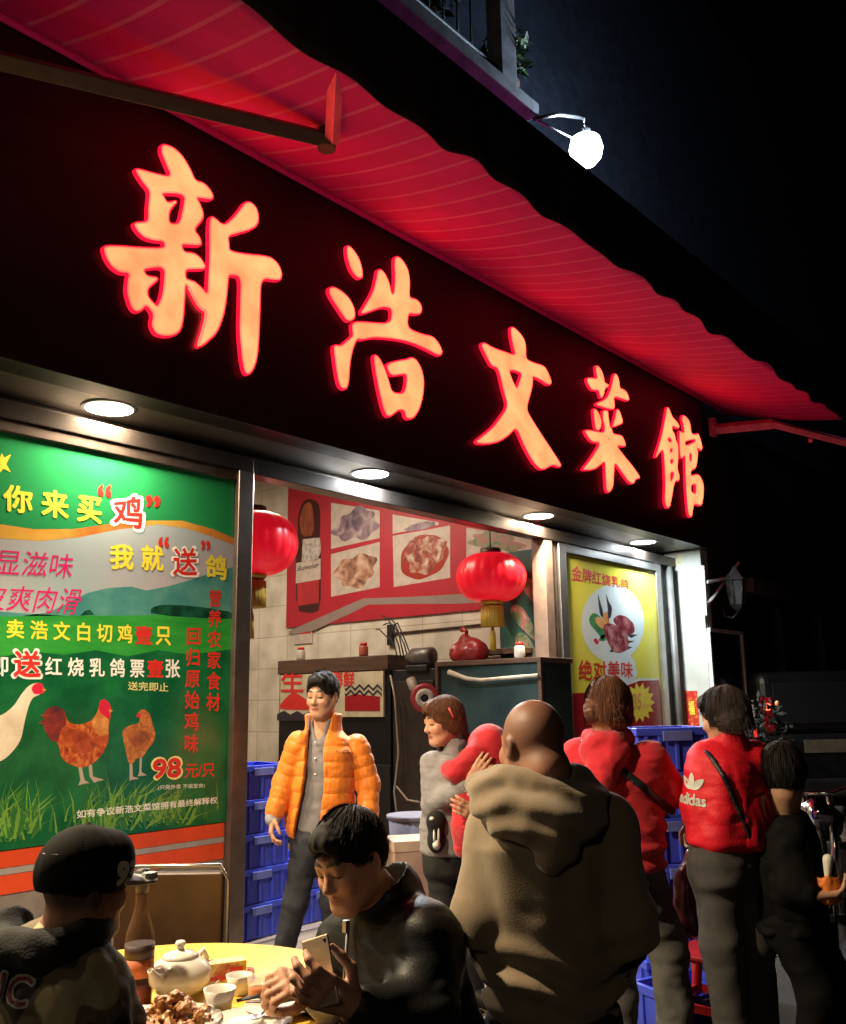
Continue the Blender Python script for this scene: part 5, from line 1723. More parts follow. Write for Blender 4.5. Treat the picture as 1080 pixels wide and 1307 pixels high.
# ================= bald man in the khaki hoodie, seen from behind
def bald_man():
    Z = 2.70
    hc = J(680, 953, Z); pel = J(706, 1296, Z)
    T = thing('person', 'bald man in khaki hoodie standing with his back to the viewer', 'person', base_of(pel))
    f = nrm(HD * 0.97 - RT * 0.22); r = np.cross(f, UP)
    nb = J(686, 1026, Z)
    sL, sR = J(637, 1064, Z + 0.02), J(770, 1058, Z + 0.04)
    eL, eR = J(614, 1172, Z - 0.03), J(798, 1176, Z - 0.03)
    wL, wR = J(648, 1216, Z + 0.22), J(775, 1226, Z + 0.22)
    hL, hR = J(668, 1330, Z), J(742, 1330, Z)
    g = plan(0, 0)
    kL = hL - UP * 0.37 + f * 0.03; kR = hR - UP * 0.37 + f * 0.03
    aL = hL.copy(); aL[2] = 0.09; aR = hR.copy(); aR[2] = 0.09
    H = Head(hc, nrm(f - RT * 0.25 - UP * 0.10), UP, 1.05)
    lo, hi = bounds([hc + UP * 0.2, aL, aR, eL, eR, wL, wR], 0.2)
    S = Sdf(lo, hi, 0.0065)
    H.skin(S, nb, 0.062)
    S.cone(H.T(0, -0.07, -0.06), nb - f * 0.03, 0.06, 0.07, 0.03)
    S.loft(pel, nb, r, [(0, 0.15, 0.10, 0), (0.5, 0.15, 0.11, 0), (0.85, 0.17, 0.10, 0), (1, 0.07, 0.06, 0)], 0.03)
    for a, b, c in ((sL, eL, wL), (sR, eR, wR)): S.chain([a, b, c], [0.05, 0.042, 0.032], 0.03)
    for a, b, c in ((hL, kL, aL), (hR, kR, aR)): S.chain([a, b, c], [0.08, 0.058, 0.042], 0.03)
    hand(S, wL, RT * 0.7 + HD * 0.5, -f, UP, (0.4, 0.5, 0.4), 1.1)
    hand(S, wR, -RT * 0.7 + HD * 0.5, -f, UP, (0.4, 0.5, 0.4), 1.1)
    S.mesh('body', mat_skin_gloss, T, H.color((0.31, 0.15, 0.092), scalp=(0.16, 0.075, 0.048)))
    # hoodie
    S = Sdf(*bounds([nb + UP * 0.12, pel - UP * 0.04, eL, eR, wL, wR], 0.22), 0.0068)
    b0 = pel - UP * 0.015
    S.loft(b0, nb, r, [(0, 0.165, 0.13, 0.0), (0.08, 0.175, 0.135, 0), (0.22, 0.19, 0.15, 0), (0.6, 0.195, 0.15, 0.0), (0.82, 0.205, 0.14, 0), (0.93, 0.15, 0.11, 0), (1, 0.09, 0.09, 0)], 0.03)
    S.chain([sL, eL, eL + (wL - eL) * 0.95], [0.092, 0.086, 0.062], 0.022)
    S.chain([sR, eR, eR + (wR - eR) * 0.95], [0.092, 0.088, 0.062], 0.022)
    S.cone(sL, nb - UP * 0.02, 0.085, 0.085, 0.05); S.cone(sR, nb - UP * 0.02, 0.085, 0.085, 0.05)

    def hem(p):
        z_ = p[:, 2] - b0[2]
        x = (p - pel) @ r
        w_ = np.exp(-((z_ - 0.12) / 0.10) ** 2)
        wave = np.sin(z_ * 72 + 2.2 * np.sin(x * 11 + 1) + 1.6 * vnoise(p * 9))
        return -0.017 * w_ * (wave * 0.7 + 0.3)
    S.disp(hem, 0.06)

    def arm(p):
        # long creases that run from the armpit down the sleeve and the back
        x = (p - pel) @ r; z_ = p[:, 2] - pel[2]
        a = vnoise(np.stack([x * 13, (p @ f) * 9, z_ * 2.2 + x * 3], 1))
        return 0.0075 * a * np.clip(z_ / 0.25, 0, 1)
    S.disp(arm, 0.06)
    S.disp(folds(0.004, 6, 6, 4, 6), 0.05)
    S.disp(folds(0.0045, 9, 9, 2.4, 11, True), 0.05)
    M_kh = mat('khaki_fleece', (0.235, 0.178, 0.112), rough=0.95, var=0.10, vscale=7, bump=0.15, bscale=240, sheen=0.25)
    S.mesh('hoodie', M_kh, T)
    # hood lying on the shoulders: rolls round the neck
    S = Sdf(*bounds([nb + UP * 0.12, nb - UP * 0.14, J(612, 1000, Z), J(735, 1000, Z)], 0.16), 0.0065)
    ring = []
    for k in range(9):
        a = math.pi * (0.02 + 0.96 * k / 8)
        ring.append(nb + UP * (0.075 - 0.03 * math.sin(a)) + r * 0.105 * math.cos(a) - f * (0.105 * math.sin(a) - 0.01))
    S.chain(ring, [0.034, 0.04, 0.042, 0.044, 0.046, 0.044, 0.042, 0.04, 0.034], 0.02)
    ring = []
    for k in range(9):
        a = math.pi * (-0.05 + 1.1 * k / 8)
        ring.append(nb + UP * (0.045 - 0.085 * max(0, math.sin(a))) + r * (0.15 * math.cos(a) - 0.01) - f * (0.15 * math.sin(a)))
    S.chain(ring, [0.04, 0.048, 0.054, 0.058, 0.058, 0.056, 0.054, 0.048, 0.04], 0.03)
    S.cone(nb - f * 0.12 - UP * 0.03, nb - f * 0.15 - UP * 0.11 - r * 0.01, 0.075, 0.05, 0.05)
    S.ell(H.c + H.u * 0.02 - UP * 0.0, np.array([0.078, 0.10, 0.10]) * 1.06, 0.008, H.R, 's')

    def hfold(p):
        q = p - nb
        return 0.006 * np.sin((q @ UP) * 80 + 3.0 * np.sin((q @ r) * 14) + 2.0 * vnoise(p * 8)) + 0.003 * vnoise(p * 14)
    S.disp(hfold, 0.05)
    S.mesh('hood', M_kh, T)
    trousers(pel - UP * 0.06, r, [hL, hR], [kL, kR], [aL, aR], M_blacktr, T, h=0.011, r=(0.105, 0.08, 0.065), waist=0.18, seed=7)
    for a in (aL, aR): shoe('shoe', a, f, M_shoe, T, 1.1)


# ================= woman in the red hooded jacket, from behind
def red_hood_woman():
    Z = 4.45
    hc = J(778, 908, Z); pel = J(790, 1105, Z)
    T = thing('person', 'woman in red hooded jacket with brown bob and black cross strap, seen from behind', 'person', base_of(pel))
    f = nrm(HD * 0.9 + RT * 0.35); r = np.cross(f, UP)
    nb = J(776, 950, Z)
    sL, sR = J(742, 968, Z + 0.05), J(826, 972, Z - 0.04)
    eL, eR = J(728, 1020, Z + 0.05), J(848, 1008, Z + 0.0)
    wL, wR = J(745, 1030, Z + 0.3), J(832, 1018, Z + 0.24)
    hL, hR = J(768, 1125, Z + 0.03), J(815, 1125, Z - 0.03)
    kL, kR = J(790, 1215, Z + 0.1), J(852, 1205, Z + 0.02)
    aL = J(792, 1320, Z + 0.1); aL[2] = 0.09; aR = J(866, 1318, Z + 0.0); aR[2] = 0.09
    H = Head(hc, nrm(f - UP * 0.22), UP, 1.13)
    lo, hi = bounds([hc + UP * 0.2, aL, aR, eL, eR, wL, wR], 0.2)
    S = Sdf(lo, hi, 0.008)
    H.skin(S, nb, 0.05, True)
    S.loft(pel, nb, r, [(0, 0.16, 0.11, 0), (0.5, 0.15, 0.11, 0), (0.85, 0.16, 0.09, 0), (1, 0.06, 0.05, 0)], 0.03)
    for a, b, c in ((sL, eL, wL), (sR, eR, wR)): S.chain([a, b, c], [0.05, 0.04, 0.03], 0.03)
    for a, b, c in ((hL, kL, aL), (hR, kR, aR)): S.chain([a, b, c], [0.08, 0.055, 0.042], 0.03)
    hand(S, wL, nrm(HD + RT * 0.2), -UP, RT, (0.3, 0.4, 0.3), 1.0)
    hand(S, wR, nrm(HD * 0.9 - RT * 0.4 - UP * 0.15), -UP, -RT, (0.3, 0.4, 0.3), 1.05)
    S.mesh('body', M_skin, T, H.color((0.50, 0.28, 0.18)))
    S = Sdf(*bounds([hc], 0.26), 0.006)
    H.hair(S, top=0.016, side=0.016, fringe=0.03, back=-0.055, noise=0.006, bob=0.02)
    strands(H, S.mesh('hair', M_hairb, T), 2600, 0.017, 0.017, 0.04, -0.06, bob=0.03, lift=0.08, length=0.13, width=0.0022)
    M_r = mat('red_cotton', (0.52, 0.008, 0.022), rough=0.85, var=0.10, vscale=8, bump=0.3, bscale=200, sheen=0.2)
    S = Sdf(*bounds([nb + UP * 0.1, pel - UP * 0.08, eL, eR, wL, wR], 0.22), 0.0078)
    b0 = pel - UP * 0.02
    S.loft(b0, nb, r, [(0, 0.205, 0.155, 0), (0.3, 0.225, 0.175, 0), (0.7, 0.225, 0.16, 0.0), (0.88, 0.18, 0.13, 0), (1, 0.09, 0.085, 0)], 0.03)
    tors = S.D.copy()
    S.chain([sL, eL, eL + (wL - eL) * 0.9], [0.10, 0.088, 0.058], 0.05)
    S.chain([sR, eR, eR + (wR - eR) * 0.9], [0.10, 0.090, 0.058], 0.05)
    S.disp(folds(0.008, 5, 5, 7, 2), 0.05)
    S.disp(folds(0.0035, 10, 10, 30, 9, True), 0.05)

    def roll(p):
        z_ = p[:, 2] - b0[2]
        return -0.008 * np.exp(-((z_ - 0.08) / 0.09) ** 2) * np.sin(z_ * 70 + 1.5 * vnoise(p * 7))
    S.disp(roll, 0.05)
    pa, pb_ = J(765, 960, Z - 0.2), J(832, 1012, Z - 0.2)
    bs = S.strap(tors, pa, np.cross(pb_ - pa, HD), 0.018)
    S.mesh('jacket', M_r, T)
    S = Sdf(*bounds([nb + UP * 0.05, nb - UP * 0.2], 0.22), 0.007)
    S.chain([nb + r * 0.09 + UP * 0.03, nb - f * 0.10 + UP * 0.01, nb - r * 0.09 + UP * 0.03], [0.04, 0.05, 0.04], 0.04)
    S.cone(nb - f * 0.10 - UP * 0.02 + r * 0.05, nb - f * 0.17 - UP * 0.14, 0.07, 0.05, 0.05)
    S.cone(nb - f * 0.10 - UP * 0.02 - r * 0.06, nb - f * 0.17 - UP * 0.14, 0.06, 0.05, 0.05)
    S.disp(folds(0.008, 18, 18, 22, 3), 0.04)
    S.mesh('hood', M_r, T)
    bs.mesh('bag_strap', M_black, T)
    trousers(pel, r, [hL, hR], [kL, kR], [aL, aR], M_greytr, T, r=(0.115, 0.088, 0.075), waist=0.19, depth=0.14, seed=3, fold=0.010)
    for a in (aL, aR): shoe('shoe', a, f, M_shoe, T)


# ================= woman in the red sports jacket
def red_jacket_woman():
    Z = 4.35
    hc = J(925, 917, Z); pel = J(928, 1095, Z)
    T = thing('person', 'dark-haired woman in red sports jacket and charcoal trousers, turned from the viewer', 'person', base_of(pel))
    f = nrm(HD * 0.82 - RT * 0.58); r = np.cross(f, UP)
    nb = J(932, 956, Z)
    sL, sR = J(905, 972, Z + 0.0), J(962, 972, Z + 0.02)
    eL, eR = J(899, 1030, Z - 0.02), J(970, 1030, Z + 0.05)
    wL, wR = J(884, 1048, Z + 0.24), J(950, 1050, Z + 0.28)
    hL, hR = J(915, 1115, Z), J(950, 1115, Z + 0.02)
    kL, kR = J(922, 1205, Z - 0.03), J(962, 1205, Z + 0.04)
    aL = J(938, 1325, Z - 0.03); aL[2] = 0.09; aR = J(975, 1322, Z + 0.08); aR[2] = 0.09
    H = Head(hc, nrm(f - RT * 0.25 - UP * 0.25), UP, 1.0)
    lo, hi = bounds([hc + UP * 0.2, aL, aR, eL, eR, wL, wR], 0.2)
    S = Sdf(lo, hi, 0.008)
    H.skin(S, nb, 0.05, True)
    S.loft(pel, nb, r, [(0, 0.15, 0.11, 0), (0.5, 0.14, 0.10, 0), (0.85, 0.15, 0.09, 0), (1, 0.06, 0.05, 0)], 0.03)
    for a, b, c in ((sL, eL, wL), (sR, eR, wR)): S.chain([a, b, c], [0.05, 0.04, 0.03], 0.03)
    for a, b, c in ((hL, kL, aL), (hR, kR, aR)): S.chain([a, b, c], [0.08, 0.055, 0.042], 0.03)
    hand(S, wL, nrm(-UP * 0.8 + HD * 0.4), -HD, -RT, (0.9, 0.9, 0.6), 1.0)
    hand(S, wR, nrm(HD - RT * 0.4), -UP, -RT, (0.4, 0.4, 0.4), 1.0)
    S.mesh('body', M_skin, T, H.color((0.48, 0.27, 0.18)))
    S = Sdf(*bounds([hc], 0.26), 0.006)
    H.hair(S, top=0.020, side=0.010, fringe=0.03, back=-0.07, noise=0.007, bob=0.012)
    strands(H, S.mesh('hair', mat('dark_brown_hair', (0.022, 0.011, 0.007), rough=0.55, var=0.2, vscale=50, bump=0.5, bscale=240, stretch=(3, 3, 0.5)), T), 2400, 0.021, 0.011, 0.04, -0.08, bob=0.012, lift=0.16, length=0.10, width=0.0022)
    M_r = mat('red_track', (0.68, 0.006, 0.022), rough=0.6, var=0.07, vscale=7, bump=0.25, bscale=120)
    S = Sdf(*bounds([nb + UP * 0.1, pel - UP * 0.08, eL, eR, wL, wR], 0.22), 0.0078)
    b0 = pel + UP * 0.03
    S.loft(b0, nb, r, [(0, 0.185, 0.14, 0), (0.08, 0.20, 0.155, 0), (0.4, 0.205, 0.16, 0), (0.75, 0.205, 0.15, 0.0), (0.9, 0.16, 0.12, 0), (1, 0.085, 0.08, 0)], 0.03)
    tors = S.D.copy()
    S.chain([sL, eL, eL + (wL - eL) * 0.9], [0.098, 0.088, 0.056], 0.05)
    S.chain([sR, eR, eR + (wR - eR) * 0.9], [0.098, 0.088, 0.056], 0.05)
    S.cone(nb - UP * 0.03, nb + UP * 0.03, 0.085, 0.08, 0.02)
    S.disp(folds(0.006, 14, 14, 3.5, 4), 0.05)
    S.disp(folds(0.0025, 9, 9, 30, 9, True), 0.05)
    pa, pb_ = J(915, 968, Z - 0.2), J(958, 1062, Z - 0.2)
    bs = S.strap(tors, pa, np.cross(pb_ - pa, HD), 0.011)
    jk = S.mesh('jacket', M_r, T)
    # white badge on the sleeve: three leaves over lettering
    fo = -HD * 0.075 - RT * 0.085
    c = sL + (eL - sL) * 0.55 + fo
    ud = nrm(sL - eL)
    frB = Frame(c, nrm(np.cross(ud, -nrm(HD * 0.72 + RT * 0.69))), ud, -nrm(HD * 0.72 + RT * 0.69))
    S2 = Sheets(frB)
    leaf = [(0, -0.01), (0.018, 0.016), (0.015, 0.05), (0, 0.075), (-0.015, 0.05), (-0.018, 0.016)]
    for ang, ox in ((0, 0), (0.85, -0.008), (-0.85, 0.008)):
        pts = [(x * math.cos(ang) - y * math.sin(ang) + ox, x * math.sin(ang) + y * math.cos(ang)) for x, y in leaf]
        S2.add(pts, M_white, px=False, n=0.012 + 0.0005 * abs(ang), smooth=2)
    shrink(S2.build('sleeve_emblem', T), jk, frB.N, 0.004)
    shrink(text(frB, 'adidas', (-0.075, -0.072, 0.075, -0.022), 0.012, M_white, T, bold=0.03, px=False), jk, frB.N, 0.004)
    trousers(pel, r, [hL, hR], [kL, kR], [aL, aR], M_dgrey, T, r=(0.112, 0.088, 0.072), waist=0.18, depth=0.14, seed=9)
    for a in (aL, aR): shoe('shoe', a, f, M_shoe, T)
    # shiny red shoulder bag on her right and a maroon bag in her left hand
    c = J(966, 1045, Z - 0.10)
    B_ = thing('shoulder_bag', 'shiny red shoulder bag on a dark strap behind the woman in red sports jacket', 'bag', c)
    S = Sdf(c - 0.25, c + 0.25, 0.007)
    S.loft(c - UP * 0.13, c + UP * 0.12, nrm(RT + HD * 0.6), [(0, 0.105, 0.045, 0), (0.5, 0.11, 0.05, 0), (1, 0.075, 0.03, 0)], 0.02, cap=0.03)
    S.disp(folds(0.008, 20, 20, 12, 5), 0.04)
    S.mesh('bag_body', mat('red_patent', (0.42, 0.006, 0.022), rough=0.22, var=0.1, vscale=5), B_)
    bs.mesh('strap', M_black, B_)
    p = wL + np.array([0, 0, -0.07])
    B_ = thing('plastic_bag', 'maroon carrier bag hanging from the hand of the woman in red sports jacket', 'bag', p - UP * 0.45)
    S = Sdf(p - np.array([0.25, 0.25, 0.55]), p + 0.2, 0.008)
    S.loft(p - UP * 0.44, p - UP * 0.06, nrm(RT + HD * 0.3), [(0, 0.10, 0.075, 0), (0.12, 0.125, 0.09, 0), (0.6, 0.10, 0.07, 0), (1, 0.035, 0.03, 0)], 0.02)
    S.disp(folds(0.018, 14, 14, 5, 5), 0.06)
    S.mesh('bag_body', mat('maroon_plastic', (0.10, 0.008, 0.014), rough=0.3, var=0.15, vscale=6), B_)
    m = MB(); m.tube([p - UP * 0.07, p + UP * 0.0, p + UP * 0.03], [0.02, 0.01, 0.008], n=8); part(m, 'handles', mat('maroon_plastic', (0.10, 0.008, 0.014), rough=0.3), B_)


# ================= dark figure by the motorcycle
def dark_person():
    Z = 4.3
    hc = J(999, 995, Z); pel = J(1010, 1170, Z + 0.05)
    T = thing('person', 'dim figure in black hunched beside the motorcycle, holding an orange packet', 'person', base_of(pel))
    f = nrm(RT * 0.75 - HD * 0.5); r = np.cross(f, UP)
    nb = J(1000, 1040, Z + 0.02)
    sL, sR = J(985, 1062, Z + 0.14), J(1008, 1065, Z - 0.14)
    eL, eR = J(1008, 1125, Z + 0.1), J(1014, 1130, Z - 0.16)
    wL, wR = J(1040, 1128, Z - 0.05), J(1036, 1143, Z - 0.22)
    hL, hR = pel + r * -0.09, pel + r * 0.09
    kL = hL + f * 0.14 - UP * 0.28; kR = hR + f * 0.10 - UP * 0.28
    aL = hL + f * 0.06; aL[2] = 0.09; aR = hR + f * 0.04; aR[2] = 0.09
    H = Head(hc, nrm(RT * 0.3 + HD * 0.75 - UP * 0.3), UP, 1.1)
    lo, hi = bounds([hc + UP * 0.2, aL, aR, wL, wR, kL, kR, eL, eR], 0.2)
    S = Sdf(lo, hi, 0.008)
    H.skin(S, nb, 0.055)
    S.loft(pel, nb, r, [(0, 0.15, 0.11, 0), (0.5, 0.14, 0.10, 0), (0.85, 0.16, 0.09, 0), (1, 0.06, 0.05, 0)], 0.03)
    for a, b, c in ((sL, eL, wL), (sR, eR, wR)): S.chain([a, b, c], [0.05, 0.04, 0.03], 0.03)
    for a, b, c in ((hL, kL, aL), (hR, kR, aR)): S.chain([a, b, c], [0.08, 0.055, 0.042], 0.03)
    hand(S, wL, nrm(RT * 0.9 - HD * 0.4), -UP, -HD, (0.4, 0.5, 0.4), 1.1)
    hand(S, wR, nrm(RT * 0.95 + UP * 0.1), UP, HD, (0.5, 0.5, 0.4), 1.1)
    S.mesh('body', M_skin, T, H.color((0.45, 0.25, 0.16)))
    S = Sdf(*bounds([hc], 0.26), 0.007)
    H.hair(S, top=0.022, side=0.014, fringe=0.02, back=-0.06, noise=0.006)
    strands(H, S.mesh('hair', M_hair, T), 900, 0.023, 0.015, 0.03, -0.06, lift=0.15, length=0.1)
    S = Sdf(*bounds([nb, pel, eL, eR, wL, wR], 0.22), 0.009)
    S.loft(pel - UP * 0.05, nb + UP * 0.02, r, [(0, 0.19, 0.15, 0), (0.5, 0.19, 0.15, 0), (0.85, 0.19, 0.13, 0), (1, 0.09, 0.09, 0)], 0.03)
    for a, b, c in ((sL, eL, wL), (sR, eR, wR)): S.chain([a, b, b + (c - b) * 0.8], [0.085, 0.075, 0.052], 0.04)
    S.disp(folds(0.010, 12, 12, 14, 2), 0.05)
    S.mesh('coat', mat('black_coat', (0.004, 0.004, 0.004), rough=0.8, var=0.15, bump=0.3, bscale=150, spec=0.15), T)
    trousers(pel, r, [hL, hR], [kL, kR], [aL, aR], mat('black_cloth', (0.004, 0.004, 0.004), rough=0.85, var=0.1, spec=0.15), T, h=0.011, r=(0.10, 0.08, 0.065), seed=4)
    for a in (aL, aR): shoe('shoe', a, f, M_shoe, T)
    c = J(1058, 1139, Z - 0.22)
    K = thing('snack_packet', 'orange paper packet in the hands of the dim figure', 'packet', c)
    S = Sdf(c - 0.15, c + 0.15, 0.006)
    S.loft(c - UP * 0.05, c + UP * 0.06, RT, [(0, 0.03, 0.025, 0), (0.6, 0.045, 0.03, 0), (1, 0.05, 0.02, 0)], 0.01, cap=0.01)
    S.disp(folds(0.008, 40, 40, 30, 2), 0.03)
    S.mesh('wrapper', mat('orange_paper', (0.75, 0.20, 0.03), rough=0.6), K)
    S = Sdf(c - 0.1, c + 0.2, 0.006)
    S.cone(c + UP * 0.06, c + UP * 0.13 + RT * 0.01, 0.012, 0.022, 0.01)
    S.mesh('filling', mat('pale_food', (0.7, 0.68, 0.6), rough=0.6), K)


# ================= man in the cap, at the table, back to the viewer
def cap_man():
    Z = 2.18
    hc = J(107, 1134, Z); pel = J(10, 1400, Z - 0.02); pel[2] = 0.57
    T = thing('person', 'seated man in black cap and camouflage hooded jacket, back to the viewer', 'person', base_of(pel))
    ft = nrm(HD * 0.9 + RT * 0.35); r = np.cross(ft, UP)
    nb = J(70, 1212, Z)
    sL, sR = J(-50, 1262, Z + 0.02), J(98, 1262, Z - 0.04)
    eL, eR = J(-80, 1365, Z + 0.1), J(100, 1385, Z + 0.06)
    wL, wR = J(-20, 1370, Z + 0.35), J(140, 1365, Z + 0.30)
    hL, hR = pel - r * 0.09, pel + r * 0.09
    kL = hL + ft * 0.42 - UP * 0.06; kR = hR + ft * 0.42 - UP * 0.06
    aL = kL.copy(); aL[2] = 0.09; aR = kR.copy(); aR[2] = 0.09
    H = Head(hc, nrm(RT * 0.66 + HD * 0.74 - UP * 0.10), UP, 0.93)
    lo, hi = bounds([hc + UP * 0.2, pel, wL, wR, aL, aR, eL, eR], 0.2)
    S = Sdf(lo, hi, 0.0065)
    H.skin(S, nb, 0.06)
    S.loft(pel, nb, r, [(0, 0.15, 0.11, 0), (0.5, 0.14, 0.10, 0), (0.85, 0.17, 0.09, 0), (1, 0.06, 0.05, 0)], 0.03)
    for a, b, c in ((sL, eL, wL), (sR, eR, wR)): S.chain([a, b, c], [0.05, 0.04, 0.03], 0.03)
    for a, b, c in ((hL, kL, aL), (hR, kR, aR)): S.chain([a, b, c], [0.08, 0.06, 0.042], 0.03)
    hand(S, wL, ft, -UP, RT, (0.4, 0.4, 0.4), 1.05); hand(S, wR, ft, -UP, -RT, (0.4, 0.4, 0.4), 1.05)
    S.mesh('body', M_skin, T, H.color(SK2, scalp=(0.03, 0.02, 0.015)))
    # cap crown and brim
    S = Sdf(*bounds([hc], 0.3), 0.0055)
    k = H.s
    S.ell(H.T(0, -0.012, 0.040), np.array([0.092, 0.112, 0.106]) * k, 0.01, H.R)
    S.ell(H.T(0, 0.070, 0.065), np.array([0.062, 0.036, 0.062]) * k, 0.04, H.R)
    S.ell(H.T(0, -0.012, 0.030), np.array([0.080, 0.100, 0.092]) * k, 0.005, H.R, 's')
    S.custom(H.c - 0.3, H.c + 0.3, lambda X, Y, Zz: (H.u[0] * (X - H.c[0]) + H.u[1] * (Y - H.c[1]) + H.u[2] * (Zz - H.c[2])) - (-0.004), 0.004, 's')
    def seam(p):
        q = H.loc(p)
        a = np.arctan2(q[:, 0], q[:, 1] + 0.012)
        return 0.0016 * np.exp(-(np.sin(a * 3) / 0.10) ** 2) * (q[:, 2] > 0.01)
    S.disp(seam, 0.03)
    S.cone(H.T(0, -0.012, 0.143), H.T(0, -0.012, 0.148), 0.009, 0.006, 0.003)
    M_cap = mat('cap_cotton', (0.010, 0.009, 0.008), rough=0.85, var=0.2, vscale=12, bump=0.12, bscale=320, spec=0.12)
    capo = S.mesh('cap', M_cap, T)
    S = Sdf(*bounds([H.T(0, 0.12, 0.0)], 0.2), 0.005)
    S.ell(H.T(0, 0.105, 0.016), np.array([0.078, 0.085, 0.012]) * k, 0.004, H.R)
    S.ell(H.T(0, 0.0, 0.0), np.array([0.080, 0.098, 0.08]) * k, 0.004, H.R, 's')
    br = S.mesh('brim', mat('brim_grey', (0.30, 0.29, 0.28), rough=0.7, var=0.15), T)
    # number on the front right of the crown, label tab behind, emblem on the brim
    def decal(pt, nv, up, body, w, h, name, off=0.004, bold=0.07):
        nv = nrm(nv); up = nrm(up - nv * (up @ nv)); U = np.cross(up, nv)
        fr = Frame(pt, U, up, nv)
        o_ = text(fr, body, (-w / 2, -h / 2, w / 2, h / 2), off, M_white, T, bold=bold, px=False, name=name)
        shrink(o_, capo, nv, 0.002)
        return o_
    pt = H.T(0.070, 0.062, 0.040); decal(pt, H.r * 0.78 + H.f * 0.62, H.u, '93', 0.066, 0.054, 'cap_number', 0.014)
    for t0 in (0.28, 0.55):
        m = MB(); pts = []
        for q in range(6):
            t_ = t0 + 0.22 * q / 5
            d_ = nrm(-HD * math.cos(t_) - RT * math.sin(t_))
            rho = 1.0 / math.sqrt(((d_ @ H.r) / 0.092) ** 2 + ((d_ @ H.f) / 0.112) ** 2)
            pts.append(H.T(0, -0.012, 0.040 + 0.050) + d_ * rho * 0.885 * k)
        m.tube(pts, 0.0036, n=6)
        part(m, 'label_tab', M_tab, T)
    m = MB()
    for (x, y) in ((0.045, 0.15), (0.03, 0.165), (0.05, 0.135), (0.035, 0.15)):
        p = H.T(x, y, 0.0265); m.box(p - 0.008, p + 0.008, R=H.R.T)
    part(m, 'brim_emblem', M_white, T)
    # hooded jacket
    S = Sdf(*bounds([nb + UP * 0.1, pel, eL, eR, wL, wR], 0.24), 0.0068)
    S.loft(pel - UP * 0.04, nb, r, [(0, 0.20, 0.16, 0), (0.5, 0.215, 0.16, 0), (0.8, 0.22, 0.14, 0), (0.93, 0.16, 0.12, 0), (1, 0.09, 0.09, 0)], 0.03)
    for a, b, c in ((sL, eL, wL), (sR, eR, wR)): S.chain([a, b, b + (c - b) * 0.85], [0.092, 0.08, 0.058], 0.06)
    S.cone(sR, nb - UP * 0.02, 0.085, 0.08, 0.05); S.cone(sL, nb - UP * 0.02, 0.085, 0.08, 0.05)
    S.disp(folds(0.012, 10, 10, 10, 3), 0.05)
    S.disp(folds(0.005, 26, 26, 26, 6), 0.05)
    jk = S.mesh('jacket', M_camo, T)
    S = Sdf(*bounds([nb + UP * 0.1, nb - UP * 0.12, sL], 0.22), 0.0068)
    ring = []
    for q in range(9):
        a = math.pi * (-0.08 + 1.16 * q / 8)
        ring.append(nb + UP * (0.035 - 0.03 * math.sin(a)) + r * (0.115 * math.cos(a) - 0.02) - ft * (0.10 * math.sin(a) - 0.0))
    S.chain(ring, [0.036] + [0.042] * 7 + [0.036], 0.03)
    S.cone(nb - ft * 0.08 - UP * 0.03 - r * 0.06, nb - ft * 0.12 - UP * 0.09 - r * 0.10, 0.07, 0.055, 0.05)
    S.ell(H.T(0, -0.012, 0.02), np.array([0.085, 0.105, 0.105]) * k, 0.008, H.R, 's')
    S.disp(folds(0.011, 14, 14, 20, 4), 0.05)
    hd2 = S.mesh('hood', mat('black_hood', (0.006, 0.0055, 0.005), rough=0.9, var=0.15, bump=0.3, bscale=180), T)
    # big letters over the shoulder blade
    pt = J(10, 1262, Z - 0.15)
    nv = nrm(-HD + RT * 0.12 + UP * 0.22)
    nv = nrm(nv); up = nrm(UP + RT * 0.22 - nv * (UP @ nv)); U = np.cross(up, nv)
    fr = Frame(pt, U, up, nv)
    L1 = text(fr, 'NC', (-0.070, -0.032, 0.050, 0.032), 0.022, mat('letter_felt', (0.5, 0.47, 0.42), rough=0.9), T, bold=0.06, px=False, name='back_lettering')
    L2 = text(fr, 'NC', (-0.064, -0.027, 0.044, 0.027), 0.0235, mat('letter_red', (0.20, 0.04, 0.03), rough=0.9), T, bold=0.0, px=False, name='back_lettering')
    shrink(L1, [jk, hd2], nv, 0.003); shrink(L2, [jk, hd2], nv, 0.006)
    trousers(pel, r, [hL, hR], [kL, kR], [aL, aR], M_blacktr, T, h=0.012, r=(0.10, 0.08, 0.065), seed=4)
    for a in (aL, aR): shoe('shoe', a, ft, M_shoe, T)


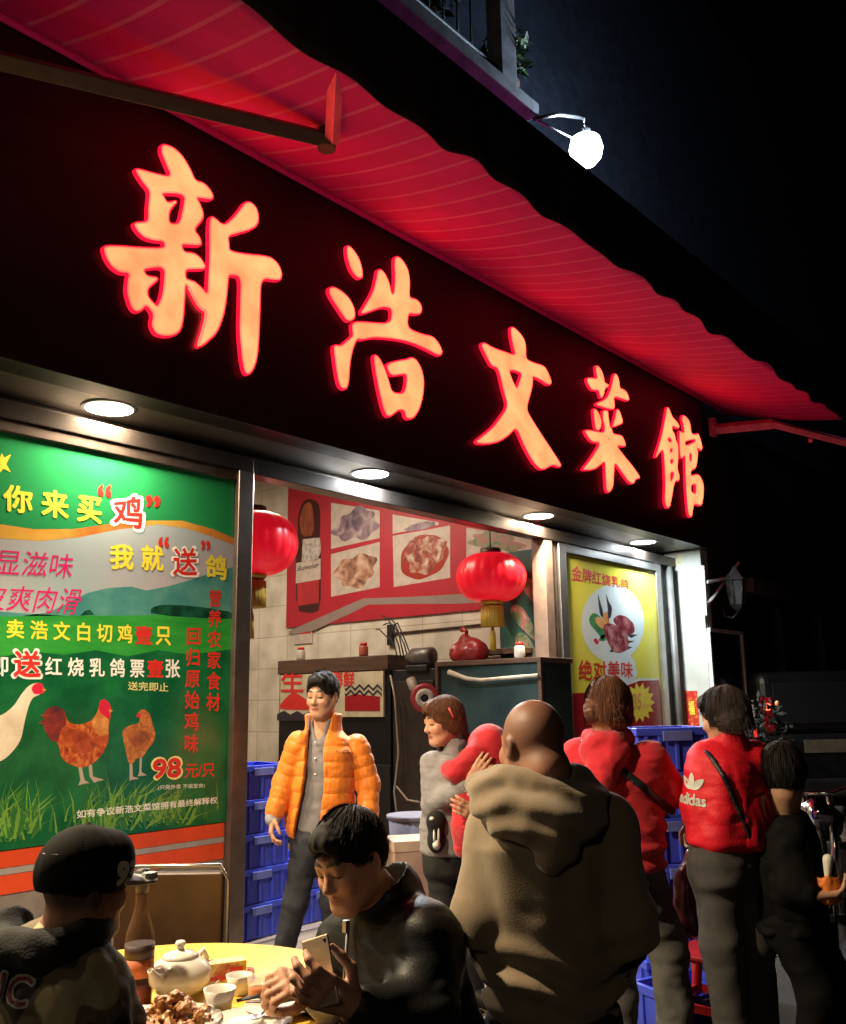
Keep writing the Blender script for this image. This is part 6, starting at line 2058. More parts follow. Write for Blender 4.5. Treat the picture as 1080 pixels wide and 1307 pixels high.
# ================= man looking at his phone
def phone_man():
    Z = 2.66
    hc = J(449, 1100, Z - 0.05); pel = J(560, 1420, Z + 0.12); pel[2] = 0.57
    T = thing('person', 'seated man in black leather jacket looking down at a gold phone', 'person', base_of(pel))
    f = nrm(-RT * 0.80 - HD * 0.45); r = np.cross(f, UP)
    nb = J(494, 1160, Z + 0.03)
    sL, sR = J(544, 1204, Z - 0.10), J(446, 1204, Z + 0.15)
    eL, eR = J(538, 1302, Z - 0.20), J(420, 1285, Z + 0.22)
    wL = J(452, 1282, Z - 0.30); wR = J(398, 1262, Z + 0.08)
    hL, hR = pel - r * 0.09, pel + r * 0.09
    kL = hL + f * 0.42 - UP * 0.06; kR = hR + f * 0.42 - UP * 0.06
    aL = kL.copy(); aL[2] = 0.09; aR = kR.copy(); aR[2] = 0.09
    H = Head(hc, nrm(-RT * 0.60 - HD * 0.72 - UP * 0.36), nrm(UP - RT * 0.12), 0.99)
    lo, hi = bounds([hc + UP * 0.2, pel, wL, wR, J(345, 1250, Z - 0.1), aL, aR, eL, eR], 0.18)
    S = Sdf(lo, hi, 0.0048)
    H.skin(S, nb, 0.060, jaw=1.04)
    S.loft(pel, nb, r, [(0, 0.15, 0.11, 0), (0.5, 0.14, 0.10, 0), (0.85, 0.17, 0.09, 0), (1, 0.06, 0.05, 0)], 0.03)
    for a, b, c in ((sL, eL, wL), (sR, eR, wR)): S.chain([a, b, c], [0.05, 0.042, 0.031], 0.03)
    for a, b, c in ((hL, kL, aL), (hR, kR, aR)): S.chain([a, b, c], [0.08, 0.06, 0.042], 0.03)
    # his left hand carries the phone, palm up and towards his face; the right one is a loose fist on the table edge
    ph = J(409, 1240, Z - 0.34)
    pu = nrm(-RT * 0.22 + HD * 0.30 + UP * 0.92)        # along the phone
    pn = nrm(HD * 0.80 + RT * 0.35 - UP * 0.15)         # out of the screen, towards his face
    hand(S, wL, nrm(J(408, 1264, Z - 0.36) - wL), pn, UP * 0.9 + RT * 0.2, (0.15, 0.7, 0.7), 1.15, thumb=(0.55, 0.75, 0.35), tcurl=0.2)
    hand(S, wR, nrm(J(352, 1250, Z - 0.02) - wR), -UP * 0.6 + HD * 0.5, UP * 0.5 - HD * 0.6, (0.9, 1.2, 0.8), 1.2, thumb=(0.7, 0.4, 0.5), tcurl=0.6)
    S.mesh('body', M_skin, T, H.color((0.46, 0.235, 0.145)))
    S = Sdf(*bounds([hc], 0.25), 0.0048)
    H.hair(S, top=0.016, side=0.002, fringe=0.046, back=-0.055, noise=0.004, spikes=0.006)
    strands(H, S.mesh('hair', M_hair, T), 4200, 0.017, 0.003, 0.056, -0.055, lift=0.16, length=0.085, width=0.0015, fwd=1.2)
    M_lea = mat('black_leather', (0.007, 0.007, 0.0075), rough=0.5, var=0.2, vscale=10, bump=0.12, bscale=160, spec=0.3)
    S = Sdf(*bounds([nb + UP * 0.1, pel, eL, eR, wL, wR], 0.22), 0.0062)
    S.loft(pel - UP * 0.06, nb, r, [(0, 0.20, 0.17, 0.0), (0.4, 0.205, 0.17, 0.0), (0.75, 0.215, 0.15, 0), (0.92, 0.16, 0.12, 0), (1, 0.10, 0.095, 0)], 0.03)
    S.chain([sL, eL, eL + (wL - eL) * 0.86], [0.095, 0.082, 0.054], 0.05)
    S.chain([sR, eR, eR + (wR - eR) * 0.75], [0.092, 0.08, 0.054], 0.05)
    S.cone(sL, nb - UP * 0.02, 0.085, 0.08, 0.05); S.cone(sR, nb - UP * 0.02, 0.085, 0.08, 0.05)
    S.cone(nb - UP * 0.04, nb + UP * 0.045, 0.098, 0.092, 0.02)
    S.disp(folds(0.007, 8, 8, 9, 7), 0.05)
    S.disp(folds(0.003, 10, 10, 26, 2, True), 0.05)
    S.cone(nb - UP * 0.0, nb + UP * 0.15 + f * 0.05, 0.072, 0.086, 0.01, 's')
    S.mesh('leather_jacket', M_lea, T)
    m = MB()
    z0_ = nb + f * 0.115 - UP * 0.015
    m.tube([z0_, z0_ + f * 0.02 - UP * 0.25], 0.005, n=6); m.box(z0_ - (0.006, 0.006, 0.03) + f * 0.008, z0_ + (0.006, 0.006, 0.0) + f * 0.012)
    part(m, 'zip', M_steel, T)
    m = MB()
    dW = nrm(wL - eL)
    m.tube([eL + (wL - eL) * 0.84, eL + (wL - eL) * 0.93], [0.046, 0.042], n=20); part(m, 'shirt_cuff', M_white, T)
    trousers(pel, r, [hL, hR], [kL, kR], [aL, aR], M_blacktr, T, h=0.012, r=(0.10, 0.08, 0.065), seed=4)
    for a in (aL, aR): shoe('shoe', a, f, M_shoe, T)
    # phone
    px_ = nrm(np.cross(pu, pn))
    K = thing('phone', 'gold-backed phone held up by the man in black leather jacket', 'phone', ph)
    Rm = np.array([px_, pu, pn]).T
    m = MB(); m.box((-0.036, -0.074, -0.004), (0.036, 0.074, 0.004))
    o = m.build('back_shell', mat('gold_metal', (0.62, 0.48, 0.32), rough=0.32, metal=0.6, var=0.05), None, 0.003, 3)
    o.data.transform(Matrix(np.vstack([np.hstack([Rm, ph[:, None]]), [0, 0, 0, 1]]).tolist())); adopt(o, K)
    m = MB(); m.box((-0.033, -0.062, 0.0041), (0.033, 0.062, 0.0050))
    o = m.build('screen', emis('phone_screen', (0.85, 0.9, 1.0), 0.8), None)
    o.data.transform(Matrix(np.vstack([np.hstack([Rm, ph[:, None]]), [0, 0, 0, 1]]).tolist())); adopt(o, K)
    m = MB(); m.lathe([(0.0, -0.0052), (0.0042, -0.005), (0.0042, -0.0038)], None, 12, (-0.026, 0.064, 0))
    o = m.build('camera_lens', M_black, None)
    o.data.transform(Matrix(np.vstack([np.hstack([Rm, ph[:, None]]), [0, 0, 0, 1]]).tolist())); adopt(o, K)


M_tab = mat('tab_khaki', (0.45, 0.40, 0.27), rough=0.7)
mat_skin_gloss = skinmat('skin_shaved', 0.5)
M_camo = multi_noise('camouflage_cloth', [(0.36, (0.02, 0.018, 0.014)), (0.45, (0.02, 0.018, 0.014)), (0.46, (0.12, 0.09, 0.05)), (0.53, (0.13, 0.10, 0.055)), (0.54, (0.36, 0.30, 0.16)), (0.7, (0.40, 0.34, 0.19))], 8, 0.85, detail=1.0, distort=0.3)
orange_man(); mother_child(); bald_man(); red_hood_woman(); red_jacket_woman(); dark_person(); cap_man(); phone_man()

# ------------------------------------------------------------------ fish tanks and clutter along the inner side wall
XT = 3.45
frT = Frame((XT, 0, 0), (0, -1, 0), (0, 0, 1), (-1, 0, 0))


def pt(px, py): return frT.px(px, py)


TK = thing('fish_tank', 'dark wooden stand and tank with a cream sign reading 生 beside the doorway', 'tank', (XT + 0.3, 3.0, 0))
yL, yR = -pt(355, 900)[0], -pt(497, 900)[0]
z_top = pt(425, 843)[1]; z_s1 = pt(425, 858)[1]; z_s0 = pt(425, 915)[1]
part(MB().box((XT - 0.02, yR, z_s1), (XT + 0.6, yL, z_top + 0.03)), 'hood', M_wood, TK, 0.01)
part(MB().box((XT + 0.02, yR, 0.95), (XT + 0.6, yL, z_s1)), 'glass_case', M_glassdark, TK)
part(MB().box((XT + 0.0, yR, 0), (XT + 0.6, yL, 0.95)), 'stand', M_black, TK, 0.01)
sy = MB().box((XT - 0.012, yR + 0.08, z_s0), (XT + 0.018, yL - 0.05, z_s1 - 0.01))
I_cream = mat('sign_cream', (0.58, 0.52, 0.36), rough=0.5, var=0.12, vscale=5)
part(sy, 'sign_plate', I_cream, TK)
frT2 = Frame((XT - 0.014, 0, 0), (0, -1, 0), (0, 0, 1), (-1, 0, 0))
S = Sheets(frT2)
c1 = lambda *p: [(310 + x / 4.909, 830 + y / 4.909) for x, y in p]
S.add(c1((225, 372), (240, 330), (290, 280), (318, 258), (350, 275), (400, 310), (470, 360), (470, 372)), I_red, n=0.002, smooth=1)
zig = [(640, 232)]
for k in range(9): zig.append((648 + k * 28, 210 if k % 2 else 240))
zz = zig + [(x, y + 16) for x, y in zig[::-1]]
S.add(c1(*zz), I_dark, n=0.002)
S.add(c1(*[(x, y + 34) for x, y in zz]), I_dark, n=0.002)
S.add(c1((215, 400), (260, 378), (300, 402), (340, 380), (380, 402), (420, 385), (440, 440), (215, 440)), I_dark, n=0.002)
S.add(c1((640, 290), (700, 275), (860, 290), (860, 380), (640, 380)), I_r2, n=0.002)
S.build('artwork', TK)
text(frT2, '生', c1((240, 262), (382, 262), (382, 125), (240, 125)), 0.003, I_red, TK, bold=0.02, px='quad')
text(frT2, '海鲜', c1((560, 230), (700, 230), (700, 130), (560, 130)), 0.003, I_red, TK, bold=0.02, px='quad')
T2 = thing('fish_tank', 'teal glass fish tank with white pipe over it, nearer the right door post', 'tank', (XT + 0.3, 1.0, 0))
y2L, y2R = -pt(556, 900)[0], -pt(692, 900)[0]
zt2 = pt(620, 848)[1]
M_teal = mat('tank_glass', (0.03, 0.05, 0.048), rough=0.08, col2=(0.015, 0.025, 0.03), vscale=1.5)
part(MB().box((XT + 0.03, y2R + 0.02, 1.0), (XT + 0.58, y2L - 0.02, zt2)), 'glass_case', M_teal, T2)
part(MB().box((XT + 0.0, y2R, 0), (XT + 0.6, y2L, 0.99)), 'stand', M_black, T2, 0.01)
m = MB(); m.box((XT, y2R, zt2), (XT + 0.6, y2L, zt2 + 0.05))
for y_ in (y2R, y2L - 0.04): m.box((XT - 0.002, y_, 0.99), (XT + 0.038, y_ + 0.04, zt2))
part(m, 'rim_frame', M_wood, T2, 0.004)
m = MB(); m.tube([frT.w(*pt(577, 858), 0.05), frT.w(*pt(600, 866), 0.06), frT.w(*pt(618, 868), 0.05), frT.w(*pt(690, 862), 0.04)], [0.03, 0.022, 0.018, 0.018], n=12)
part(m, 'pipe', mat('old_pvc', (0.5, 0.42, 0.32), rough=0.5, var=0.2), T2)
# dark cabinet between the tanks
CB = thing('cabinet', 'black cabinet standing between the two fish tanks', 'cabinet', (XT + 0.3, 2.0, 0))
m = MB(); m.box((XT + 0.04, y2L + 0.01, 0), (XT + 0.6, yR - 0.01, 1.98)); part(m, 'carcass', M_black, CB, 0.01)
m = MB(); m.box((XT + 0.025, y2L + 0.05, 0.1), (XT + 0.039, yR - 0.05, 1.85)); part(m, 'door', mat('cabinet_brown', (0.03, 0.02, 0.016), rough=0.5, var=0.2), CB, 0.004)
# pump on the cabinet
c = frT.w(*pt(530, 838), -0.1)
PU = thing('air_pump', 'grey air pump with loose cables on top of the black cabinet', 'pump', c)
Rp = np.array([[0, 0, 1], [1, 0, 0], [0, 1, 0]], float)
part(MB().lathe([(0, -0.18), (0.07, -0.18), (0.10, -0.16), (0.10, 0.10), (0.07, 0.13), (0.05, 0.2), (0, 0.2)], None, 24, c, R=np.array([[0, 1, 0], [0, 0, 1], [1, 0, 0]], float)), 'motor', mat('pump_grey', (0.16, 0.15, 0.14), rough=0.4, metal=0.4, var=0.2), PU)
part(MB().box(c + (-0.09, -0.16, -0.16), c + (0.09, 0.16, -0.09)), 'foot', M_black, PU, 0.01)
m = MB()
for k in range(5):
    q = [c + np.array([0, 0.15 + 0.05 * k, 0.0])]
    for j in range(6): q.append(q[-1] + np.array([0.015 * rng.normal(), 0.07, 0.16 - 0.03 * j + 0.03 * rng.normal()]) * 0.8)
    m.tube(q, 0.008, n=6)
part(m, 'cables', M_black, PU)
m = MB()
m.box((XW - 0.05, -frW.px(500, 835)[0] - 0.03, 2.3), (XW - 0.005, -frW.px(500, 835)[0] + 0.06, 2.55)); 
SKT = thing('wall_socket', 'dark wall socket with a cable under the red menu board', 'socket', (XW - 0.03, 2.4, 2.4))
part(m, 'socket_box', M_black, SKT, 0.005)
yy = -frW.px(500, 835)[0]
part(MB().tube([(XW - 0.02, yy, 2.44), (XW - 0.02, yy - 0.6, 2.45), (XW - 0.02, 0.5, 2.47)], 0.012, n=6), 'cable', M_wood, SKT)
# red bag on the tank
c = frT.w(*pt(588, 832), -0.15)
RB = thing('plastic_bag', 'bulging red plastic bag on top of the teal fish tank', 'bag', c - np.array([0, 0, 0.12]))
S = Sdf(c - 0.4, c + 0.4, 0.012)
S.ell(c, (0.16, 0.24, 0.15), 0.03); S.ell(c + (0, 0.05, 0.12), (0.06, 0.07, 0.06), 0.05)
S.disp(folds(0.02, 9, 9, 9, 3), 0.06)
S.mesh('bag_body', mat('red_plastic', (0.30, 0.015, 0.015), rough=0.35, var=0.15, vscale=6), RB)
part(MB().tube([c + (0, 0.05, 0.15), c + (0, 0.03, 0.22), c + (0, 0.09, 0.25)], [0.03, 0.02, 0.035], n=10), 'knot', mat('red_plastic', (0.30, 0.015, 0.015), rough=0.35), RB)
# reel hanging at the tank end
c = frT.w(*pt(550, 891), 0.10)
RL = thing('hose_reel', 'red and white round reel hanging behind the woman in grey', 'reel', c)
nR = nrm(-HD)
Rr = np.array([RT, np.cross(nR, RT), nR]).T
part(MB().lathe([(0.085, -0.03), (0.15, -0.03), (0.155, 0.0), (0.15, 0.03), (0.085, 0.03), (0.085, -0.03)], None, 30, c, R=Rr), 'outer_ring', mat('reel_red', (0.36, 0.03, 0.04), rough=0.4), RL)
part(MB().lathe([(0.04, -0.025), (0.1, -0.025), (0.1, 0.034), (0.04, 0.034), (0.04, -0.025)], None, 30, c, R=Rr), 'hub', mat('reel_white', (0.5, 0.45, 0.38), rough=0.5), RL)
part(MB().lathe([(0, -0.02), (0.04, -0.02), (0.04, 0.02), (0, 0.02)], None, 20, c, R=Rr), 'axle', M_black, RL)
m = MB(); cc = frT.w(*pt(533, 878), 0.06)
m.tube([cc + (0, 0.05, 0.1), cc, c + (0, 0.05, 0.02)], [0.05, 0.055, 0.03], n=10); part(m, 'arm', mat('reel_grey', (0.28, 0.23, 0.19), rough=0.5), RL)
# green fish picture right of the lantern and the shelf under it
FB = thing('picture_board', 'dark green picture board with fish behind the whole lantern', 'board', (XW - 0.04, 0.6, 2.2))
a, b = frW.px(640, 832), frW.px(688, 700)
part(MB().box((XW - 0.045, -b[0], a[1] - 0.1), (XW - 0.029, -a[0], b[1])), 'board_panel', mat('board_green', (0.03, 0.11, 0.09), rough=0.4, var=0.2, vscale=4), FB)
frW2 = Frame((XW - 0.046, 0, 0), (0, -1, 0), (0, 0, 1), (-1, 0, 0))
S = Sheets(frW2)
for dx, dy in ((0, 0), (14, -34), (6, 36)):
    S.add([(650 + dx, 782 + dy), (656 + dx, 770 + dy), (668 + dx, 775 + dy), (682 + dx, 800 + dy), (688 + dx, 822 + dy), (676 + dx, 812 + dy), (662 + dx, 798 + dy)], F4, n=0.002 + abs(dy) * 1e-5, smooth=2)
S.build('artwork', FB)
part(MB().box((XT + 0.35, 0.22, 2.11), (XW - 0.05, 1.0, 2.17)), 'shelf', M_wood, FB, 0.004)
part(MB().box((XW - 0.02, 3.7, 2.40), (XW - 0.004, 4.05, 2.58)), 'notice', I_ph, thing('wall_notice', 'small white notice with red heading on the cream tiles', 'notice', (XW - 0.01, 3.9, 2.4)))
m = MB(); m.box((XW - 0.024, 3.72, 2.53), (XW - 0.0205, 4.03, 2.57)); o = part(m, 'red_heading', I_red, bpy.data.objects['wall_notice'])
HS = thing('air_hose', 'thin pale hose hanging down in front of the black cabinet', 'hose', frT.w(*pt(513, 900), 0.03))
part(MB().tube([frT.w(*pt(500, 862), 0.02), frT.w(*pt(508, 890), 0.05), frT.w(*pt(512, 960), 0.04), frT.w(*pt(508, 1010), 0.06), frT.w(*pt(516, 1062), 0.08)], 0.011, n=8), 'hose', mat('hose_pale', (0.30, 0.25, 0.20), rough=0.5), HS)
part(MB().tube([frT.w(*pt(510, 1003), 0.05), frT.w(*pt(530, 1020), 0.12), frT.w(*pt(548, 1022), 0.15)], 0.010, n=8), 'branch', mat('hose_pale', (0.30, 0.25, 0.20), rough=0.5), HS)
for k, (px, py, col_, lab) in enumerate(((655, 846, (0.62, 0.58, 0.5), 'cream plastic jar on the right end of the teal fish tank'), (455, 838, (0.35, 0.08, 0.05), 'dark red jar on the hood of the wooden fish tank'), (375, 832, (0.5, 0.46, 0.38), 'pale jar on the left end of the wooden fish tank'))):
    c = frT.w(*pt(px, py), -0.12); c[2] = (zt2 + 0.052) if k == 0 else (z_top + 0.032)
    JR = thing('jar', lab, 'jar', c, group='jars on the fish tanks')
    part(MB().lathe([(0, 0), (0.05, 0), (0.055, 0.02), (0.055, 0.11), (0.04, 0.13), (0, 0.13)], None, 20, c), 'body', mat('jar_plastic', col_, rough=0.35), JR)
    part(MB().lathe([(0, 0.131), (0.043, 0.131), (0.043, 0.16), (0, 0.163)], None, 20, c), 'lid', I_red, JR)
# carton and bin on the floor
c = J(527, 1130, 6.3); c[2] = 0.0
CT = thing('carton', 'pinkish cardboard carton beside the woman in grey', 'carton', c)
ax = nrm(RT + HD * 0.25); ay = np.cross(UP_ := np.array([0, 0, 1.0]), ax)
Rc = np.array([ax, ay, UP_]).T
zc1 = J(527, 1072, 6.3)[2]
part(MB().box(c + (-0.15, -0.15, 0.004), c + (0.15, 0.15, zc1), R=Rc), 'box', mat('carton_pink', (0.42, 0.28, 0.22), rough=0.8, var=0.15, vscale=4), CT, 0.004)
part(MB().box(c + (-0.155, -0.155, zc1 - 0.05), c + (0.155, 0.155, zc1 + 0.015), R=Rc), 'lid', mat('carton_top', (0.5, 0.36, 0.27), rough=0.8, var=0.15), CT, 0.004)
c = J(530, 1062, 6.9); c[2] = 0
BN = thing('bin', 'blue grey plastic bin behind the pink carton', 'bin', c)
zb1 = J(530, 1040, 6.9)[2]
part(MB().lathe([(0, 0.004), (0.14, 0.004), (0.19, zb1), (0.175, zb1), (0.13, 0.05), (0, 0.05)], None, 24, c), 'tub', mat('bin_grey', (0.13, 0.13, 0.18), rough=0.5, var=0.15), BN)
part(MB().lathe([(0.19, zb1 - 0.03), (0.205, zb1 - 0.02), (0.205, zb1 + 0.004), (0.188, zb1 + 0.004)], None, 24, c), 'rim', mat('bin_rim', (0.17, 0.17, 0.22), rough=0.5), BN)

# ------------------------------------------------------------------ blue crates
M_blue = mat('crate_blue', (0.055, 0.09, 0.70), rough=0.42, var=0.10, vscale=5, bump=0.1, bscale=40)
M_label = mat('crate_tag', (0.14, 0.18, 0.55), rough=0.5)


def crate(loc, rz, label, w=0.55, d=0.40, h=0.235):
    L = thing('plastic_crate', label, 'crate', loc, rz, group='stacked blue plastic crates')
    m = MB()
    t = 0.012
    for lo, hi in (((-w / 2, -d / 2, 0), (w / 2, -d / 2 + t, h - 0.03)), ((-w / 2, d / 2 - t, 0), (w / 2, d / 2, h - 0.03)),
                   ((-w / 2, -d / 2 + t, 0), (-w / 2 + t, d / 2 - t, h - 0.03)), ((w / 2 - t, -d / 2 + t, 0), (w / 2, d / 2 - t, h - 0.03)), ((-w / 2 + t, -d / 2 + t, 0), (w / 2 - t, d / 2 - t, t))):
        m.box(lo, hi)
    for x in (-0.40, -0.22, 0.0, 0.22, 0.40):
        for sy_ in (-1, 1):
            y_ = sy_ * d / 2
            m.box((x * w - 0.012, min(y_, y_ + sy_ * 0.014), 0.012), (x * w + 0.012, max(y_, y_ + sy_ * 0.014), h - 0.046))
    for y in (-0.3, 0.3):
        for sx_ in (-1, 1):
            x_ = sx_ * w / 2
            m.box((min(x_, x_ + sx_ * 0.014), y * d - 0.012, 0.012), (max(x_, x_ + sx_ * 0.014), y * d + 0.012, h - 0.046))
    o = m.build('tub', M_blue, L, 0.004)
    m = MB()
    e = 0.016
    for lo, hi in (((-w / 2 - e, -d / 2 - e, h - 0.045), (w / 2 + e, -d / 2 + t, h - 0.002)), ((-w / 2 - e, d / 2 - t, h - 0.045), (w / 2 + e, d / 2 + e, h - 0.002)),
                   ((-w / 2 - e, -d / 2 + t, h - 0.045), (-w / 2 + t, d / 2 - t, h - 0.002)), ((w / 2 - t, -d / 2 + t, h - 0.045), (w / 2 + e, d / 2 - t, h - 0.002))):
        m.box(lo, hi)
    m.build('rim', M_blue, L, 0.004)
    m = MB(); m.box((-0.09, -d / 2 - e - 0.014, h - 0.075), (0.09, -d / 2 - e - 0.001, h - 0.02)); m.build('handle', M_label, L, 0.004)
    return L


RZ_V = math.atan2(RT[1], RT[0])
bR = J(857, 1180, 5.55); bR[2] = 0
words = ['lowest', 'second', 'third', 'fourth', 'fifth', 'topmost']
for k in range(6):
    p = bR + np.array([0.01 * math.sin(k * 3), 0.01 * math.cos(k * 2), 0.004 + 0.243 * k])
    crate(p, RZ_V + 0.22 + 0.03 * math.sin(k * 5), '%s blue plastic crate of the tall stack between the two women in red' % words[k], w=0.46, d=0.36, h=0.243)
p = J(878, 1262, 5.1); p[2] = 0.004
crate(p, RZ_V + 0.5, 'single blue crate on the pavement in front of the tall crate stack', w=0.42, d=0.34, h=0.2)
for k in range(5):
    p = np.array([0.27 + 0.008 * math.sin(k * 4), 0.30, 0.006 + 0.237 * k])
    crate(p, 0.03 * math.sin(k * 3), '%s blue crate of the stack just inside the left door post' % words[k], w=0.50, d=0.40, h=0.237)
for k in range(2):
    p = np.array([0.92, 0.36, 0.006 + 0.237 * k])
    crate(p, 0.05, '%s blue crate of the low pair behind the man in orange' % ('lower', 'upper')[k], w=0.56, d=0.40, h=0.237)

# ------------------------------------------------------------------ dining table and what stands on it
ZTb = 0.78
tc = plan(-0.80, 2.98)
TB = thing('dining_table', 'round dining table under a yellow plastic cloth at the front left', 'table', (tc[0], tc[1], 0))
M_cloth = mat('yellow_cloth', (0.78, 0.50, 0.07), rough=0.38, var=0.08, vscale=4, bump=0.15, bscale=8)
RTB = 0.62
part(MB().lathe([(0, ZTb - 0.03), (RTB - 0.01, ZTb - 0.03), (RTB - 0.01, ZTb - 0.004), (0, ZTb - 0.004)], None, 60, (tc[0], tc[1], 0)), 'tabletop', M_wood, TB)
part(MB().lathe([(0.0, ZTb), (RTB - 0.02, ZTb), (RTB + 0.004, ZTb - 0.006), (RTB + 0.012, ZTb - 0.03), (RTB + 0.03, ZTb - 0.22), (RTB + 0.022, ZTb - 0.22), (RTB + 0.004, ZTb - 0.035), (RTB - 0.005, ZTb - 0.0035)], None, 120, (tc[0], tc[1], 0), wob=lambda a, z: 1 + (0.03 * math.sin(a * 11) * (1 if z < ZTb - 0.1 else 0))), 'tablecloth', M_cloth, TB)
for k in range(4):
    a = math.pi / 4 + k * math.pi / 2
    p0 = np.array([tc[0] + 0.42 * math.cos(a), tc[1] + 0.42 * math.sin(a), ZTb - 0.03]); p1 = np.array([tc[0] + 0.46 * math.cos(a), tc[1] + 0.46 * math.sin(a), 0.004])
    part(MB().tube([p0, p1], 0.018, n=10), 'leg', M_steel, TB)


def on(px, py, dz=0.0):
    """Spot on the table top behind a pixel."""
    p = at(px, py, z=ZTb + 0.001)
    return np.array([p[0], p[1], ZTb + 0.0015 + dz])


# beer bottle
c = on(175, 1286)
kb = 1.12
BT = thing('beer_bottle', 'half full dark-capped glass bottle on the table beside the man in the cap', 'bottle', c)
M_bg = mat('amber_glass', (0.13, 0.07, 0.04), rough=0.05, var=0.0, alpha=0.4)
prof = [(0.0, 0.0), (0.034, 0.0), (0.037, 0.006), (0.037, 0.155), (0.034, 0.180), (0.022, 0.215), (0.0155, 0.245), (0.0145, 0.30), (0.0145, 0.312)]
part(MB().lathe([(r_ * kb, z_ * kb) for r_, z_ in prof], None, 32, c), 'glass', M_bg, BT)
part(MB().lathe([(0.0, 0.004 * kb), (0.034 * kb, 0.004 * kb), (0.0345 * kb, 0.06 * kb), (0.0, 0.06 * kb)], None, 28, c), 'drink', mat('red_drink', (0.55, 0.06, 0.015), rough=0.15), BT)
part(MB().lathe([(0.0377 * kb, 0.075 * kb), (0.0378 * kb, 0.118 * kb)], None, 32, c), 'label_band', mat('label_tan', (0.48, 0.13, 0.05), rough=0.6, var=0.15, vscale=20), BT)
part(MB().lathe([(0.0377 * kb, 0.120 * kb), (0.0378 * kb, 0.152 * kb)], None, 32, c), 'label_band', mat('label_dark', (0.05, 0.025, 0.03), rough=0.5), BT)
part(MB().lathe([(0.0378 * kb, 0.052 * kb), (0.0379 * kb, 0.064 * kb)], None, 32, c), 'label_band', mat('label_brown', (0.10, 0.02, 0.015), rough=0.5), BT)
part(MB().lathe([(0.016 * kb, 0.275 * kb), (0.019 * kb, 0.30 * kb), (0.021 * kb, 0.315 * kb), (0.019 * kb, 0.332 * kb), (0.0, 0.335 * kb)], None, 14, c, wob=lambda a, z: 1 + 0.12 * math.sin(a * 7)), 'cap', M_black, BT)
# teapot
c = on(228, 1273)
M_por = mat('white_porcelain', (0.70, 0.67, 0.60), rough=0.14, var=0.05, vscale=10, coat=0.3)
TP = thing('teapot', 'round white porcelain teapot on the yellow cloth', 'teapot', c)
S = Sdf(c - np.array([0.2, 0.2, 0.02]), c + np.array([0.2, 0.2, 0.22]), 0.0032)
S.ell(c + (0, 0, 0.060), (0.093, 0.093, 0.060), 0.01)
S.custom(c - 0.2, c + 0.2, lambda X, Y, Z_: Z_ - c[2] + 0 * X + 0 * Y, 0.008, 's')
v = nrm(-RT * 0.35 - HD * 0.95)
S.chain([c + v * 0.075 + (0, 0, 0.045), c + v * 0.115 + (0, 0, 0.075), c + v * 0.14 + (0, 0, 0.105)], [0.021, 0.015, 0.010], 0.02)
S.cone(c + v * 0.142 + (0, 0, 0.108), c + v * 0.16 + (0, 0, 0.12), 0.006, 0.007, 0.002, 's')
S.mesh('pot', M_por, TP)
v2 = -v
hd_ = [c + v2 * 0.085 + (0, 0, 0.085), c + v2 * 0.12 + (0, 0, 0.10), c + v2 * 0.142 + (0, 0, 0.075), c + v2 * 0.125 + (0, 0, 0.045), c + v2 * 0.088 + (0, 0, 0.035)]
part(MB().tube(hd_, 0.009, n=10), 'handle', M_por, TP)
part(MB().lathe([(0.052, 0.108), (0.054, 0.112), (0.046, 0.121), (0.02, 0.128), (0.011, 0.131), (0.010, 0.137), (0.017, 0.146), (0.012, 0.155), (0, 0.157)], None, 30, c), 'lid', M_por, TP)


def bowl(name, label, cat, px, py, r, h, m_, fill=None, group=None, foot=0.5):
    c = on(px, py)
    o = thing(name, label, cat, c, group=group)
    part(MB().lathe([(0, 0.004), (r * foot, 0.0), (r * foot, 0.006), (r * 0.8, h * 0.45), (r, h), (r * 0.94, h), (r * 0.72, h * 0.45), (r * foot * 0.8, 0.012), (0, 0.010)], None, 36, c), 'vessel', m_, o)
    if fill: part(MB().lathe([(0, h * 0.62), (r * 0.82, h * 0.62)], None, 30, c), 'tea', fill, o)
    return o


M_tea = mat('tea', (0.45, 0.20, 0.05), rough=0.1)
bowl('tea_cup', 'small white tea cup beside the teapot', 'cup', 280, 1292, 0.046, 0.062, M_por, M_tea, foot=0.72)
bowl('rice_bowl', 'white bowl under the hands of the man with the phone', 'bowl', 418, 1303, 0.068, 0.055, M_por)
c = on(329, 1280)
GT = thing('tea_glass', 'short clear glass of amber tea on the yellow cloth', 'glass', c)
part(MB().lathe([(0, 0.0), (0.024, 0), (0.034, 0.083), (0.0325, 0.083), (0.0225, 0.006), (0, 0.006)], None, 28, c), 'glass', mat('clear_glass', (0.8, 0.78, 0.72), rough=0.03, var=0.0, alpha=0.22), GT)
part(MB().lathe([(0, 0.007), (0.0228, 0.007), (0.0275, 0.04), (0, 0.04)], None, 24, c), 'tea', mat('amber_tea', (0.55, 0.15, 0.02), rough=0.1), GT)
